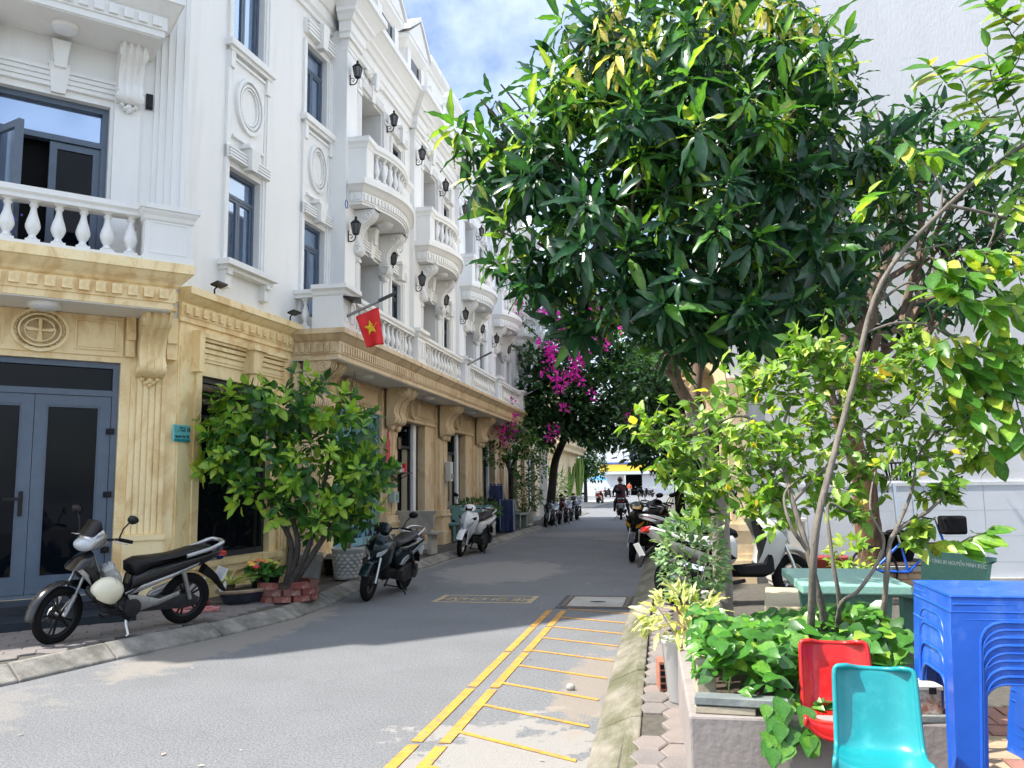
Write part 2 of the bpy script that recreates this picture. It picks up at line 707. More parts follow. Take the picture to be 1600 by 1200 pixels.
def limb(mb, p0, p1, r0, r1, r=rnd, wig=.08, n=6, seg=7):
    p0, p1 = Vector(p0), Vector(p1)
    L = (p1 - p0).length
    pts = [p0]
    for i in range(1, seg):
        t = i / seg
        pts.append(p0.lerp(p1, t) + rvec(r) * wig * L * math.sin(math.pi * t) * .6)
    pts.append(p1)
    mb.tube(pts, [r0 + (r1 - r0) * i / seg for i in range(seg + 1)], n)
    return pts

# ================================================================== THE SETTING
def asphalt():
    m = mat('asphalt', (.158, .162, .170), .88, .09, .9, .7, 120, dark=(.10, .103, .11), dscale=2.3, dlo=.56, dhi=.74, damt=.4)
    n, l = m.node_tree.nodes, m.node_tree.links
    b = n['Principled BSDF']
    cur = b.inputs['Base Color'].links[0].from_socket
    tc = n.new('ShaderNodeTexCoord')
    # fine aggregate
    t = n.new('ShaderNodeTexNoise'); t.inputs['Scale'].default_value = 62; t.inputs['Detail'].default_value = 4; t.inputs['Roughness'].default_value = .75
    l.new(tc.outputs['Object'], t.inputs['Vector'])
    r = n.new('ShaderNodeValToRGB')
    r.color_ramp.elements[0].position = .3; r.color_ramp.elements[0].color = (.46, .46, .46, 1)
    r.color_ramp.elements[1].position = .72; r.color_ramp.elements[1].color = (1.58, 1.58, 1.56, 1)
    l.new(t.outputs['Fac'], r.inputs['Fac'])
    mu = n.new('ShaderNodeMixRGB'); mu.blend_type = 'MULTIPLY'; mu.inputs['Fac'].default_value = 1
    l.new(cur, mu.inputs['Color1']); l.new(r.outputs['Color'], mu.inputs['Color2'])
    cur = mu.outputs['Color']
    # hairline cracks
    vo = n.new('ShaderNodeTexVoronoi'); vo.feature = 'DISTANCE_TO_EDGE'; vo.inputs['Scale'].default_value = .55
    dn = n.new('ShaderNodeTexNoise'); dn.inputs['Scale'].default_value = 2.4; dn.inputs['Detail'].default_value = 6
    l.new(tc.outputs['Object'], dn.inputs['Vector'])
    dm_ = n.new('ShaderNodeMixRGB'); dm_.inputs['Fac'].default_value = .42
    l.new(tc.outputs['Object'], dm_.inputs['Color1']); l.new(dn.outputs['Color'], dm_.inputs['Color2'])
    l.new(dm_.outputs['Color'], vo.inputs['Vector'])
    cr = n.new('ShaderNodeMapRange'); cr.inputs['From Min'].default_value = .0; cr.inputs['From Max'].default_value = .004
    cr.inputs['To Min'].default_value = .16; cr.inputs['To Max'].default_value = 0
    l.new(vo.outputs['Distance'], cr.inputs['Value'])
    cx_ = n.new('ShaderNodeMixRGB'); cx_.inputs['Color2'].default_value = (.05, .05, .05, 1)
    l.new(cr.outputs['Result'], cx_.inputs['Fac']); l.new(cur, cx_.inputs['Color1'])
    cur = cx_.outputs['Color']
    # dust and cement stains, each with its own outline
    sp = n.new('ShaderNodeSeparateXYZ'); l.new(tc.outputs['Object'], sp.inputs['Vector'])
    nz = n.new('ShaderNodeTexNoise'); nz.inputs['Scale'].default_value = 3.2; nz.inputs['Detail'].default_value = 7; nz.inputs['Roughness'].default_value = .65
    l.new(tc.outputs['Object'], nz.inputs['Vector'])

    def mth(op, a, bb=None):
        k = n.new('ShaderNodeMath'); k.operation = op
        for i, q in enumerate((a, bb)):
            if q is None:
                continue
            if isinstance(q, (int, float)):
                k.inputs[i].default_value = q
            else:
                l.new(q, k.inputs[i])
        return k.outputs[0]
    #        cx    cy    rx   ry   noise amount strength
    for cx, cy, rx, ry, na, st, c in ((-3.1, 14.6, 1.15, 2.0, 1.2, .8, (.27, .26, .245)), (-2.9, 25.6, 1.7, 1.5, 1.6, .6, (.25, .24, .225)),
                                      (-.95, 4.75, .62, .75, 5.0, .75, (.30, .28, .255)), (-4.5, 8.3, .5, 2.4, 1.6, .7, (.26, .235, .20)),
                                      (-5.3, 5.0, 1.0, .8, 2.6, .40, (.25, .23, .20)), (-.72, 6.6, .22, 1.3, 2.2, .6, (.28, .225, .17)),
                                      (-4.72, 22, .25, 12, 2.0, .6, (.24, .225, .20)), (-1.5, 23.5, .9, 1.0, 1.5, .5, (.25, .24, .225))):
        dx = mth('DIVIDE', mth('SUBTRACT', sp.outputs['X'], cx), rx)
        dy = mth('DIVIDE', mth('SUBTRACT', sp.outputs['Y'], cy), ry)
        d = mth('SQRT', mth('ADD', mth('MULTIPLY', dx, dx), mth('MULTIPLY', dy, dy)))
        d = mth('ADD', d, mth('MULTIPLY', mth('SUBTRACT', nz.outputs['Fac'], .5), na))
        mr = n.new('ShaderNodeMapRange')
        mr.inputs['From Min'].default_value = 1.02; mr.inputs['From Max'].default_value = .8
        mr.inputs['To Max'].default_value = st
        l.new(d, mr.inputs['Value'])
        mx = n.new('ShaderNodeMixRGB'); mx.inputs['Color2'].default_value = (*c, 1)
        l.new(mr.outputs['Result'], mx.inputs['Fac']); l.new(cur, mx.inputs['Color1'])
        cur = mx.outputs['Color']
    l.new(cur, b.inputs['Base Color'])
    return m


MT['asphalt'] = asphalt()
MT['paver'] = mat('grey_paver', (.185, .165, .155), .9, .16, 6, .4, 70, dark=(.11, .10, .085), dscale=3, dlo=.5, dhi=.75, damt=.5, coords='Object')
MT['paver2'] = mat('pink_paver', (.225, .19, .172), .9, .14, 7, .4, 70, dark=(.13, .12, .10), dscale=4, dlo=.5, dhi=.75, damt=.5)
MT['paver_red'] = mat('red_paver', (.33, .16, .12), .9, .2, 7, .4, 70)
MT['paver_tan'] = mat('tan_paver', (.42, .30, .19), .9, .2, 7, .4, 70)
MT['bed'] = mat('paver_bed', (.085, .076, .062), .95, .3, 18, .6, 60)
MT['kerb'] = mat('kerb_concrete', (.26, .245, .22), .92, .18, 5, .6, 60, dark=(.10, .095, .08), dscale=2.9, dlo=.42, dhi=.62, damt=.85)
MT['kerbmoss'] = mat('mossy_kerb', (.215, .195, .155), .93, .25, 6, .9, 50, dark=(.075, .078, .032), dscale=3.4, dlo=.42, dhi=.60, damt=.8, stretch=(1, .45, 1))
MT['yellow'] = mat('yellow_road_paint', (.52, .255, .032), .75, .2, 9, .3, 120, dark=(.17, .165, .16), dscale=22, dlo=.53, dhi=.62, damt=.9)
MT['yellow_worn'] = mat('worn_road_paint', (.47, .36, .20), .85, .15, 14, dark=(.17, .17, .17), dscale=30, dlo=.5, dhi=.64, damt=.8)

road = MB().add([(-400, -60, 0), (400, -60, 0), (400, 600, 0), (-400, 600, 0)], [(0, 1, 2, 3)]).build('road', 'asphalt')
tag(road, kind='structure')

# painted lines, rungs and the slow-down text
for x in (-1.57, -1.40):
    y = 2.2
    while y < 10.0:
        y1 = min(y + 1.30, 10.12)
        MB().box(x - .035, x + .035, y, y1, .003, .006).build('painted_line', 'yellow', road)
        y += 1.36
for i in range(11):
    y = 3.87 + .64 * i
    q_ = .30 + .15 * (10.3 - y) / 6.4
    MB().prism([(-1.365, y - .022), (-.60, y - q_ - .022), (-.60, y - q_ + .020), (-1.365, y + .022)], .003, .006, 'xy').build('painted_line', 'yellow', road)
fr = MB()
X0, X1, Y0, Y1 = -3.22, -1.90, 10.68, 11.38
for b in ((X0, X1, Y0, Y0 + .06), (X0, X1, Y1 - .06, Y1), (X0, X0 + .07, Y0 + .06, Y1 - .06), (X1 - .07, X1, Y0 + .06, Y1 - .06)):
    fr.box(*b, .003, .005)
fr.build('painted_frame', 'yellow_worn', road)
text('painted_text', 'XE ĐI CHẬM', MT['yellow_worn'], road, T(-2.56, 11.02, .0045) @ RZ(R(180)), sx=.72)

# manhole
mh = thing('manhole', 'square concrete manhole cover in a steel frame beside the right kerb', 'manhole', (-1.08, 10.9, 0))
MB().box(-.46, .46, -.58, .60, -.05, .006).build('surround', mat('dark_patch', (.07, .07, .072), .9, .2, 8, .5, 80), mh)
g = MB()
for b in ((-.40, .42, -.5, -.45), (-.40, .42, .47, .52), (-.40, -.35, -.45, .47), (.37, .42, -.45, .47)):
    g.box(*b, -.03, .014)
g.build('frame', mat('rusty_steel_frame', (.16, .12, .09), .7, .3, 12, metallic=.4), mh)
MB().box(-.335, .355, -.435, .455, -.03, .011).build('cover', 'concrete', mh, bevel=.006)
MB().lathe([(.10, -.01), (.105, .012), (.085, .0135), (.05, .0125)], 14, (.02, -.02, 0), squash=.55).build('lifting_hole', 'blackmat', mh, 30)


# kerbs and pavements
def kerb_run(name, outer, inner, step, material, parent, ztop=.12):
    """split a kerb into stones"""
    def resample(P):
        out = [Vector(P[0])]
        acc = 0
        for a, b in zip(P[:-1], P[1:]):
            a, b = Vector(a), Vector(b)
            L = (b - a).length
            k = max(1, int(round(L / step)))
            for i in range(1, k + 1):
                out.append(a.lerp(b, i / k))
        return out
    O = resample(outer)
    # match inner points by parameter along the same segments
    I = [Vector(inner[0])]
    for (a, b), (c, d) in zip(zip(outer[:-1], outer[1:]), zip(inner[:-1], inner[1:])):
        L = (Vector(b) - Vector(a)).length
        k = max(1, int(round(L / step)))
        for i in range(1, k + 1):
            I.append(Vector(c).lerp(Vector(d), i / k))
    for i in range(len(O) - 1):
        o0, o1, i0, i1 = O[i], O[i + 1], I[i], I[i + 1]
        t = .006
        oa, ob = o0.lerp(o1, t), o1.lerp(o0, t)
        ia, ib = i0.lerp(i1, t), i1.lerp(i0, t)
        dz = rnd.uniform(-.008, .006)
        ma, mb_ = oa.lerp(ia, .78), ob.lerp(ib, .78)
        v = [(*oa, -.05), (*oa, .022), (*ma, ztop + dz), (*ia, ztop + dz + .004), (*ia, -.05),
             (*ob, -.05), (*ob, .022), (*mb_, ztop + dz), (*ib, ztop + dz + .004), (*ib, -.05)]
        f = [(0, 1, 2, 3, 4), (9, 8, 7, 6, 5)] + [(j, j + 5, (j + 1) % 5 + 5, (j + 1) % 5) for j in range(5)]
        MB().add(v, f).build('kerb_stone', material, parent, bevel=.012)


LO = [(-4.62, 44), (-4.64, 24), (-4.66, 14), (-4.66, 12.2), (-4.45, 10.4), (-4.38, 9.2), (-4.62, 8.0), (-4.95, 6.8), (-5.15, 5.9), (-5.5, 4.9), (-7.0, 4.0), (-10, 3.6)]
LI = [(-4.86, 44), (-4.88, 24), (-4.90, 14), (-4.90, 12.2), (-4.69, 10.45), (-4.62, 9.25), (-4.85, 8.08), (-5.17, 6.9), (-5.37, 6.0), (-5.68, 5.06), (-7.06, 4.24), (-10, 3.84)]
lw = MB()
lw.prism([(-30, 44.0)] + LI[::1] + [(-30, 3.84)], -.05, .10, 'xy')
left_walk = lw.build('pavement', 'bed')
tag(left_walk, kind='structure')
kerb_run('kerb_stone', LO, LI, 1.0, 'kerb', left_walk)

right_walk = MB().prism([(-.33, -6), (60, -6), (60, 90), (-.50, 90), (-.45, 20), (-.36, 10)], -.05, .10, 'xy').build('pavement', 'bed')
tag(right_walk, kind='structure')
kerb_run('kerb_stone', [(-.48, -4), (-.52, 4), (-.61, 9), (-.64, 14), (-.8, 30), (-.9, 90)], [(-.20, -4), (-.24, 4), (-.34, 9), (-.36, 14), (-.5, 30), (-.6, 90)], 1.25, 'kerbmoss', right_walk)


def hexpaver(ax, ay):
    p = [(ax, 0), (ax * .52, ay), (-ax * .52, ay), (-ax, 0), (-ax * .52, -ay), (ax * .52, -ay)]
    s = [(x * .9, y * .93) for x, y in p]
    m = MB()
    m.add([(x, y, .06) for x, y in p] + [(x, y, .116) for x, y in p] + [(x, y, .122) for x, y in s],
          [tuple(range(6, 12))[:0] or (12, 13, 14, 15, 16, 17)] + [(i, (i + 1) % 6, (i + 1) % 6 + 6, i + 6) for i in range(6)] + [(i + 6, (i + 1) % 6 + 6, (i + 1) % 6 + 12, i + 12) for i in range(6)])
    return m


hx = [hexpaver(.098, .116).mesh('paver', k) for k in ('paver', 'paver2')]
for c in range(5):
    x = -.20 + .153 * c
    for i in range(34):
        y = 3.3 + .24 * i + (.12 if c % 2 else 0)
        if x < -.225 + (y - 3.3) * -.02 and False:
            continue
        if (x > -.05 and y > 7.6) or y > 10.4 or (c == 0 and rnd.random() < .18):
            continue
        inst('paver', hx[rnd.random() < .55], right_walk, T(x, y, rnd.uniform(-.007, .005)) @ RZ(rnd.uniform(-.05, .05)))
hl = [hexpaver(.148, .100).mesh('paver', k) for k in ('paver', 'paver')]
for c in range(11):
    for i in range(24):
        x = -7.0 + .228 * c
        y = 5.2 + .208 * i + (.104 if c % 2 else 0)
        lim = float(np.interp(y, [5.06, 6.0, 6.9, 8.08, 9.25, 10.45], [-5.68, -5.37, -5.17, -4.85, -4.62, -4.69])) - .13
        if x > lim or y > 9.6:
            continue
        if (x + 6.117) * .719 - (y - 9.361) * .695 < .05:
            continue
        inst('paver', hl[0], left_walk, T(x, y, rnd.uniform(-.005, .004)) @ RZ(rnd.uniform(-.03, .03)))
# red and tan paving under the tables
pr = [MB().box(-.098, .098, -.098, .098, .07, .121).mesh('paver', k) for k in ('paver_red', 'paver_red', 'paver_tan')]
for i in range(9):
    for j in range(11):
        inst('paver', rnd.choice(pr), right_walk, T(1.12 + .205 * i + (.1 if j % 2 else 0), 3.6 + .205 * j, rnd.uniform(-.005, .004)) @ RZ(rnd.uniform(-.04, .04)))


# ================================================================== BUILDINGS
def strips(o, name, material, parent, s0, s1, o0, o1, z0, z1):
    return MB().sb(s0, s1, o0, o1, z0, z1).build(name, material, parent)


def wall_with_openings(mb, s0, s1, z0, z1, o0, o1, holes):
    """wall slab cut by rectangular holes (s0,s1,z0,z1) that do not share a column"""
    hs = sorted(holes)
    cols = sorted(set([s0, s1] + [h[0] for h in hs] + [h[1] for h in hs]))
    for a, b in zip(cols[:-1], cols[1:]):
        mid = (a + b) / 2
        spans = sorted([(h[2], h[3]) for h in hs if h[0] < mid < h[1]])
        z = z0
        for p, q in spans:
            if p > z + 1e-4:
                mb.sb(a, b, o0, o1, z, p)
            z = max(z, q)
        if z1 > z + 1e-4:
            mb.sb(a, b, o0, o1, z, z1)
    return mb


def console_mesh(w, h, p, material, scroll=True, name='bracket'):
    """S-shaped console: height h, projection p, width w; back at o=0, top at z=0"""
    pts = [(p, 0), (p * .98, -.10 * h), (p * .84, -.20 * h), (p * .60, -.30 * h), (p * .42, -.45 * h), (p * .36, -.62 * h), (p * .44, -.74 * h), (p * .46, -.84 * h), (p * .36, -.92 * h), (p * .16, -.95 * h), (0, -.96 * h)]
    c = [(q.x, q.y) for q in spline([(a, b) for a, b in pts], 3)]
    m = MB()
    k = 7
    for i in range(k):
        a, b = -w / 2 + w * i / k, -w / 2 + w * (i + 1) / k
        sc = 1.0 if i % 2 == 0 else .93
        poly = [(0, 0)] + [(o * sc if o > 0 else 0, z) for o, z in c]
        m.add([(a, -o, z) for o, z in poly] + [(b, -o, z) for o, z in poly],
              [tuple(range(len(poly) - 1, -1, -1)), tuple(len(poly) + q for q in range(len(poly)))] +
              [(q, (q + 1) % len(poly), (q + 1) % len(poly) + len(poly), q + len(poly)) for q in range(len(poly))])
    if scroll:
        for sx in (-1, 1):
            for (co, cz, r) in ((p * .72, -.13 * h, .12 * h), (p * .30, -.84 * h, .10 * h)):
                sp_ = [(co + r * (1 - t * .75) * math.cos(2 * t * 6.283 * .85 + .5), cz + r * (1 - t * .75) * math.sin(2 * t * 6.283 * .85 + .5)) for t in [j / 14 for j in range(15)]]
                m.tube([(sx * (w / 2 + .004), -o, z) for o, z in sp_], .014 * h / .8 + .004, 5)
    m.sb(-w / 2 - .03, w / 2 + .03, -.0, p + .03, 0, .05)
    for dx, dz, rr in ((0, -1.0, .07), (-.28, -.98, .05), (.28, -.98, .05), (0, -1.07, .045), (-.14, -1.03, .05), (.14, -1.03, .05)):
        m.blob((dx * w, -p * .12, dz * h), (rr * w * 2.2, p * .16, rr * h * .8), 8, 6)
    return m.mesh(name, material, 38)


def baluster_mesh(h, r, material):
    m = MB()
    m.box(-r * .95, r * .95, -r * .95, r * .95, 0, h * .09)
    prof = [(.62, .09), (.75, .12), (.5, .17), (.46, .20), (.72, .26), (1.0, .36), (1.02, .42), (.86, .53), (.58, .66), (.42, .77), (.40, .83), (.58, .85), (.62, .88), (.45, .90), (.6, .94)]
    m.lathe([(a * r, b * h) for a, b in prof], 14)
    m.box(-r * .8, r * .8, -r * .8, r * .8, h * .94, h)
    return m.mesh('baluster', material, 50)


def fluted(m, s0, s1, o0, o1, z0, z1, n=4, g=.3):
    """pilaster with vertical flutes"""
    m.sb(s0, s1, o0, o1 - .018, z0, z1)
    w = (s1 - s0) / (n + (n - 1) * g)
    for i in range(n):
        a = s0 + i * w * (1 + g)
        m.sb(a, a + w, o1 - .018, o1, z0 + .03, z1 - .03)


def ring(m, s, z, rx, rz, o, t, d, n=28):
    """oval ring moulding on a facade"""
    P = [(s + rx * math.cos(2 * math.pi * k / n), z + rz * math.sin(2 * math.pi * k / n)) for k in range(n)]
    Q = [(s + (rx - t) * math.cos(2 * math.pi * k / n), z + (rz - t) * math.sin(2 * math.pi * k / n)) for k in range(n)]
    v = [(a, -o, b) for a, b in P] + [(a, -o - d, b) for a, b in P] + [(a, -o - d, b) for a, b in Q] + [(a, -o, b) for a, b in Q]
    f = []
    for k in range(n):
        j = (k + 1) % n
        for r_ in range(3):
            f.append((r_ * n + k, r_ * n + j, (r_ + 1) * n + j, (r_ + 1) * n + k))
    m.add(v, f)


def keystone(m, s, z0, z1, w0, w1, o0, o1):
    v = [(s - w0, -o0, z0), (s + w0, -o0, z0), (s + w1, -o0, z1), (s - w1, -o0, z1), (s - w0, -o1 + .03, z0), (s + w0, -o1 + .03, z0), (s + w1, -o1, z1), (s - w1, -o1, z1)]
    m.add(v, [(0, 1, 5, 4), (1, 2, 6, 5), (2, 3, 7, 6), (3, 0, 4, 7), (4, 5, 6, 7), (3, 2, 1, 0)])


def lintel(m, s0, s1, z0, z1, o, d, ks=None):
    """banded lintel with recessed lines and a keystone"""
    h = (z1 - z0)
    m.sb(s0, s1, o, o + d * .6, z0, z1)
    for k in range(4):
        m.sb(s0 + .02, s1 - .02, o + d * .6, o + d, z0 + h * (.02 + .25 * k), z0 + h * (.02 + .25 * k) + h * .17)
    if ks is not None:
        keystone(m, ks, z0 - .06, z1 + .04, .075, .12, o, o + d + .03)
        keystone(m, ks, z1 - .02, z1 + .30, .06, .10, o, o + d + .10)


def window(parent, s0, s1, z0, z1, o, frame='alu', glass='glass_sky', transom=None, leaves=2, fw=.05, depth=.07, name='window'):
    """framed window with separate panes; o is the outer face of the frame"""
    m = MB()
    d0 = o - depth
    m.sb(s0, s1, d0, o, z0, z0 + fw).sb(s0, s1, d0, o, z1 - fw, z1).sb(s0, s0 + fw, d0, o, z0 + fw, z1 - fw).sb(s1 - fw, s1, d0, o, z0 + fw, z1 - fw)
    zt = z1 - fw
    if transom:
        m.sb(s0 + fw, s1 - fw, d0, o - .004, transom - fw / 2, transom + fw / 2)
        zt = transom - fw / 2
    w = m.build(name, frame, parent)
    k = (s1 - s0 - 2 * fw) / leaves
    lf = fw * .85
    for i in range(leaves):
        a, b = s0 + fw + k * i + .004, s0 + fw + k * (i + 1) - .004
        c = MB()
        c.sb(a, b, d0 + .01, o - .012, z0 + fw + .004, z0 + fw + lf).sb(a, b, d0 + .01, o - .012, zt - lf, zt - .004)
        c.sb(a, a + lf, d0 + .01, o - .012, z0 + fw + lf, zt - lf).sb(b - lf, b, d0 + .01, o - .012, z0 + fw + lf, zt - lf)
        c.build('sash', frame, w)
        MB().sb(a + lf, b - lf, d0 + .025, d0 + .035, z0 + fw + lf, zt - lf).build('pane', glass, w)
    if transom:
        MB().sb(s0 + fw, s1 - fw, d0 + .025, d0 + .035, transom + fw / 2, z1 - fw).build('pane', glass, w)
    return w


def soffit_lamp(parent, s, o, z, r=.16, name='ceiling_lamp'):
    b = MB().lathe([(r, 0), (r * 1.02, -.02), (r * .94, -.045)], 20, (s, -o, z)).build(name, 'white', parent, 40)
    MB().lathe([(r * .92, -.04), (r * .85, -.06), (r * .5, -.08), (.01, -.085)], 20, (s, -o, z), cap=True).build('diffuser', mat('opal_glass', (.75, .76, .78), .3), b, 60)
    return b


BAL_A = baluster_mesh(.50, .075, MT['white'])

# ------------------------------------------------------------------ corner house: angled entrance front (A) and flank (B)
CORN = Vector((-6.117, 9.361, 0))
cornerhouse = thing('corner_house', 'cream marble and white corner house with glazed double door and balcony above', 'house', CORN, R(46))


def gA(name, m, material, smooth=None, parent=None, bevel=0):
    return m.build(name, material, parent or cornerhouse, smooth, bevel)


# A: ground floor wall in marble
m = wall_with_openings(MB(), -5.2, 0, .0, 3.62, -.35, 0, [(-2.43, -.67, .30, 3.03)])
gA('ground_floor_wall', m, 'marble')
# threshold steps
MB().sb(-5.2, -.60, 0.0, .60, .0, .30).build('step', mat('dark_granite', (.020, .024, .032), .3, .3, 30), cornerhouse)
MB().sb(-5.2, -.60, .60, 1.15, .0, .205).build('step', MT['alu_dark'], cornerhouse)
# double door
dr = MB()
for b in ((-2.43, -2.36, .30, 3.03), (-.74, -.67, .30, 3.03), (-2.36, -.74, 2.96, 3.03), (-2.36, -.74, 2.62, 2.69), (-2.36, -.74, .30, .34)):
    dr.sb(b[0], b[1], -.16, -.06, b[2], b[3])
door = dr.build('double_door', 'alu', cornerhouse)
MB().sb(-2.36, -.74, -.125, -.115, 2.69, 2.96).build('pane', 'glass', door)
for a, b in ((-2.355, -1.553), (-1.547, -.745)):
    q = MB()
    q.sb(a, b, -.15, -.075, .345, .52).sb(a, b, -.15, -.075, 2.50, 2.615).sb(a, a + .12, -.15, -.075, .52, 2.50).sb(b - .12, b, -.15, -.075, .52, 2.50)
    q.sb(a + .12, b - .12, -.13, -.085, .52, .545).sb(a + .12, b - .12, -.13, -.085, 2.475, 2.50).sb(a + .12, a + .14, -.13, -.085, .545, 2.475).sb(b - .14, b - .12, -.13, -.085, .545, 2.475)
    q.build('leaf_frame', 'alu', door)
    MB().sb(a + .14, b - .14, -.118, -.108, .545, 2.475).build('pane', 'glass', door)
MB().sb(-1.66, -1.615, -.076, -.055, 1.22, 1.50).build('lock_plate', 'black', door)
MB().sb(-1.82, -1.62, -.045, -.02, 1.40, 1.43).sb(-1.65, -1.62, -.06, -.03, 1.40, 1.43).build('handle', 'black', door)
for z in (2.2, 1.45, .8):
    MB().sb(-.79, -.70, -.076, -.05, z - .035, z + .035).sb(-.775, -.72, -.05, -.02, z - .02, z + .02).build('hinge', 'iron', door)
# pilaster, base, capital, console
p = MB()
fluted(p, -.56, -.15, 0, .07, .95, 2.95, 6, .35)
gA('pilaster', p, 'marble')
p = MB()
for o, z0, z1 in ((.16, .0, .42), (.13, .42, .50), (.11, .50, .56), (.12, .56, .90), (.14, .90, .96)):
    p.sb(-.56 - o * .3, -.15 + o * .3, 0, o, z0, z1)
gA('pilaster_base', p, 'marble')
cons = console_mesh(.30, .80, .55, MT['marble'])
inst('bracket', cons, cornerhouse, T(-.355, 0, 3.62))
inst('bracket', cons, cornerhouse, T(-2.75, 0, 3.62))
for a, b in ((-.64, -.54), (-.17, -.05)):
    p = MB()
    for o, z0, z1 in ((.10, 3.40, 3.62), (.14, 3.30, 3.40), (.09, 3.16, 3.30), (.12, 3.10, 3.16)):
        p.sb(a, b, 0, o, z0, z1)
    gA('capital', p, 'marble')
# medallion panel above the door
p = MB()
p.sb(-2.55, -.66, 0, .03, 3.10, 3.58)
for a, b in ((-2.50, -1.88), (-1.22, -.70)):
    for i, (dz, oo) in enumerate(((.03, .055), (.06, .04))):
        p.sb(a + dz, b - dz, .03, oo, 3.13 + dz, 3.15 + dz).sb(a + dz, b - dz, .03, oo, 3.53 - dz, 3.55 - dz)
        p.sb(a + dz, a + dz + .02, .03, oo, 3.15 + dz, 3.53 - dz).sb(b - dz - .02, b - dz, .03, oo, 3.15 + dz, 3.53 - dz)
gA('frieze_panel', p, 'marble')
p = MB()
ring(p, -1.55, 3.345, .30, .255, .0, .035, .075)
ring(p, -1.55, 3.345, .225, .195, .02, .02, .06)
ring(p, -1.55, 3.345, .16, .14, .02, .014, .05)
for k in range(24):
    a = k * math.pi / 12
    p.blob((-1.55 + .245 * math.cos(a), -.055, 3.345 + .212 * math.sin(a)), .012, 6, 4)
p.prism([(-1.55 - .03, 3.22), (-1.55 + .03, 3.22), (-1.55 + .015, 3.34), (-1.55 + .02, 3.47), (-1.55 - .02, 3.47), (-1.55 - .015, 3.34)], -.075, -.02)
p.prism([(-1.68, 3.33), (-1.42, 3.33), (-1.40, 3.37), (-1.55, 3.355), (-1.70, 3.37)], -.07, -.02)
p.add([(-1.55 + .24 * math.cos(k * .3927), -.03, 3.345 + .21 * math.sin(k * .3927)) for k in range(16)], [tuple(range(15, -1, -1))])
gA('medallion', p, 'marble', 40)
# balcony slab with dentil band
path = [(-5.2, .72), (-.25, .72), (-.25, 0)]
p = MB()
p.sweep(path, [(-.6, 3.60), (0, 3.60), (0, 3.68), (.02, 3.68), (.02, 3.85), (.05, 3.87), (.07, 3.90), (.12, 3.95), (.165, 4.0), (.185, 4.01), (.185, 4.12), (-.6, 4.12)], cap=True)
gA('balcony_slab', p, 'marble')
MB().sb(-5.2, -.27, .0, .70, 3.585, 3.602).build('soffit', 'white', cornerhouse)
dm = MB().sb(-.052, .052, 0, .045, 0, .11).mesh('dentil', MT['marble'])
i = 0
s = -.37
while s > -3.6:
    inst('dentil', dm, cornerhouse, T(s, -.738, 3.715))
    s -= .168
    i += 1
for o in (.62, .45, .28, .11):
    inst('dentil', dm, cornerhouse, T(-.232, -o, 3.715) @ RZ(R(90)))
soffit_lamp(cornerhouse, -1.55, .42, 3.585, .17)
# balustrade
p = MB()
p.sb(-5.2, -.62, .52, .80, 4.12, 4.18)
gA('plinth', p, 'white')
s = -.74
k = 0
while s > -3.6:
    inst('baluster', BAL_A, cornerhouse, T(s, -.66, 4.18))
    s -= .247
p = MB()
p.sweep([(-5.2, .76), (-.62, .76)], [(-.22, 4.66), (0, 4.66), (.0, 4.70), (.03, 4.73), (.03, 4.79), (-.25, 4.79), (-.25, 4.73), (-.22, 4.70)])
gA('handrail', p, 'white')
p = MB()
p.sb(-.62, -.10, .34, .86, 4.12, 4.72).sb(-.57, -.15, .86, .868, 4.22, 4.24).sb(-.57, -.15, .86, .868, 4.58, 4.60).sb(-.57, -.555, .86, .868, 4.24, 4.58).sb(-.165, -.15, .86, .868, 4.24, 4.58)
p.sweep([(-.62, .30), (-.62, .86), (-.10, .86), (-.10, .30)], [(0, 4.60), (.02, 4.62), (.03, 4.66), (.055, 4.70), (.06, 4.73), (.075, 4.73), (.075, 4.79), (-.2, 4.79)])
p.sb(-.60, -.12, .36, .84, 4.789, 4.80)
p.sb(-.64, -.08, .32, .88, 4.12, 4.19)
gA('balustrade_pedestal', p, 'white')
# first floor front
m = wall_with_openings(MB(), -5.2, 0, 3.62, 10.0, -.35, 0, [(-2.16, -.92, 4.13, 6.22), (-2.16, -.92, 7.5, 9.3)])
gA('upper_wall', m, 'white')
w = MB()
for b in ((-2.16, -2.09, 4.13, 6.22), (-.99, -.92, 4.13, 6.22), (-2.09, -.99, 6.15, 6.22), (-2.09, -.99, 5.70, 5.77)):
    w.sb(b[0], b[1], -.22, -.10, b[2], b[3])
fd = w.build('french_window', 'alu', cornerhouse)
MB().sb(-2.09, -.99, -.18, -.17, 5.77, 6.15).build('pane', 'glass_sky', fd)


def fleaf(parent, M, wid, z0, z1, glass):
    q = MB(); q.M = M
    q.sb(0, wid, -.03, .03, z0, z0 + .1).sb(0, wid, -.03, .03, z1 - .08, z1).sb(0, .08, -.03, .03, z0 + .1, z1 - .08).sb(wid - .08, wid, -.03, .03, z0 + .1, z1 - .08)
    a = q.build('leaf_frame', 'alu', parent)
    q = MB(); q.M = M
    q.sb(.08, wid - .08, -.006, .006, z0 + .1, z1 - .08)
    q.build('pane', glass, parent)


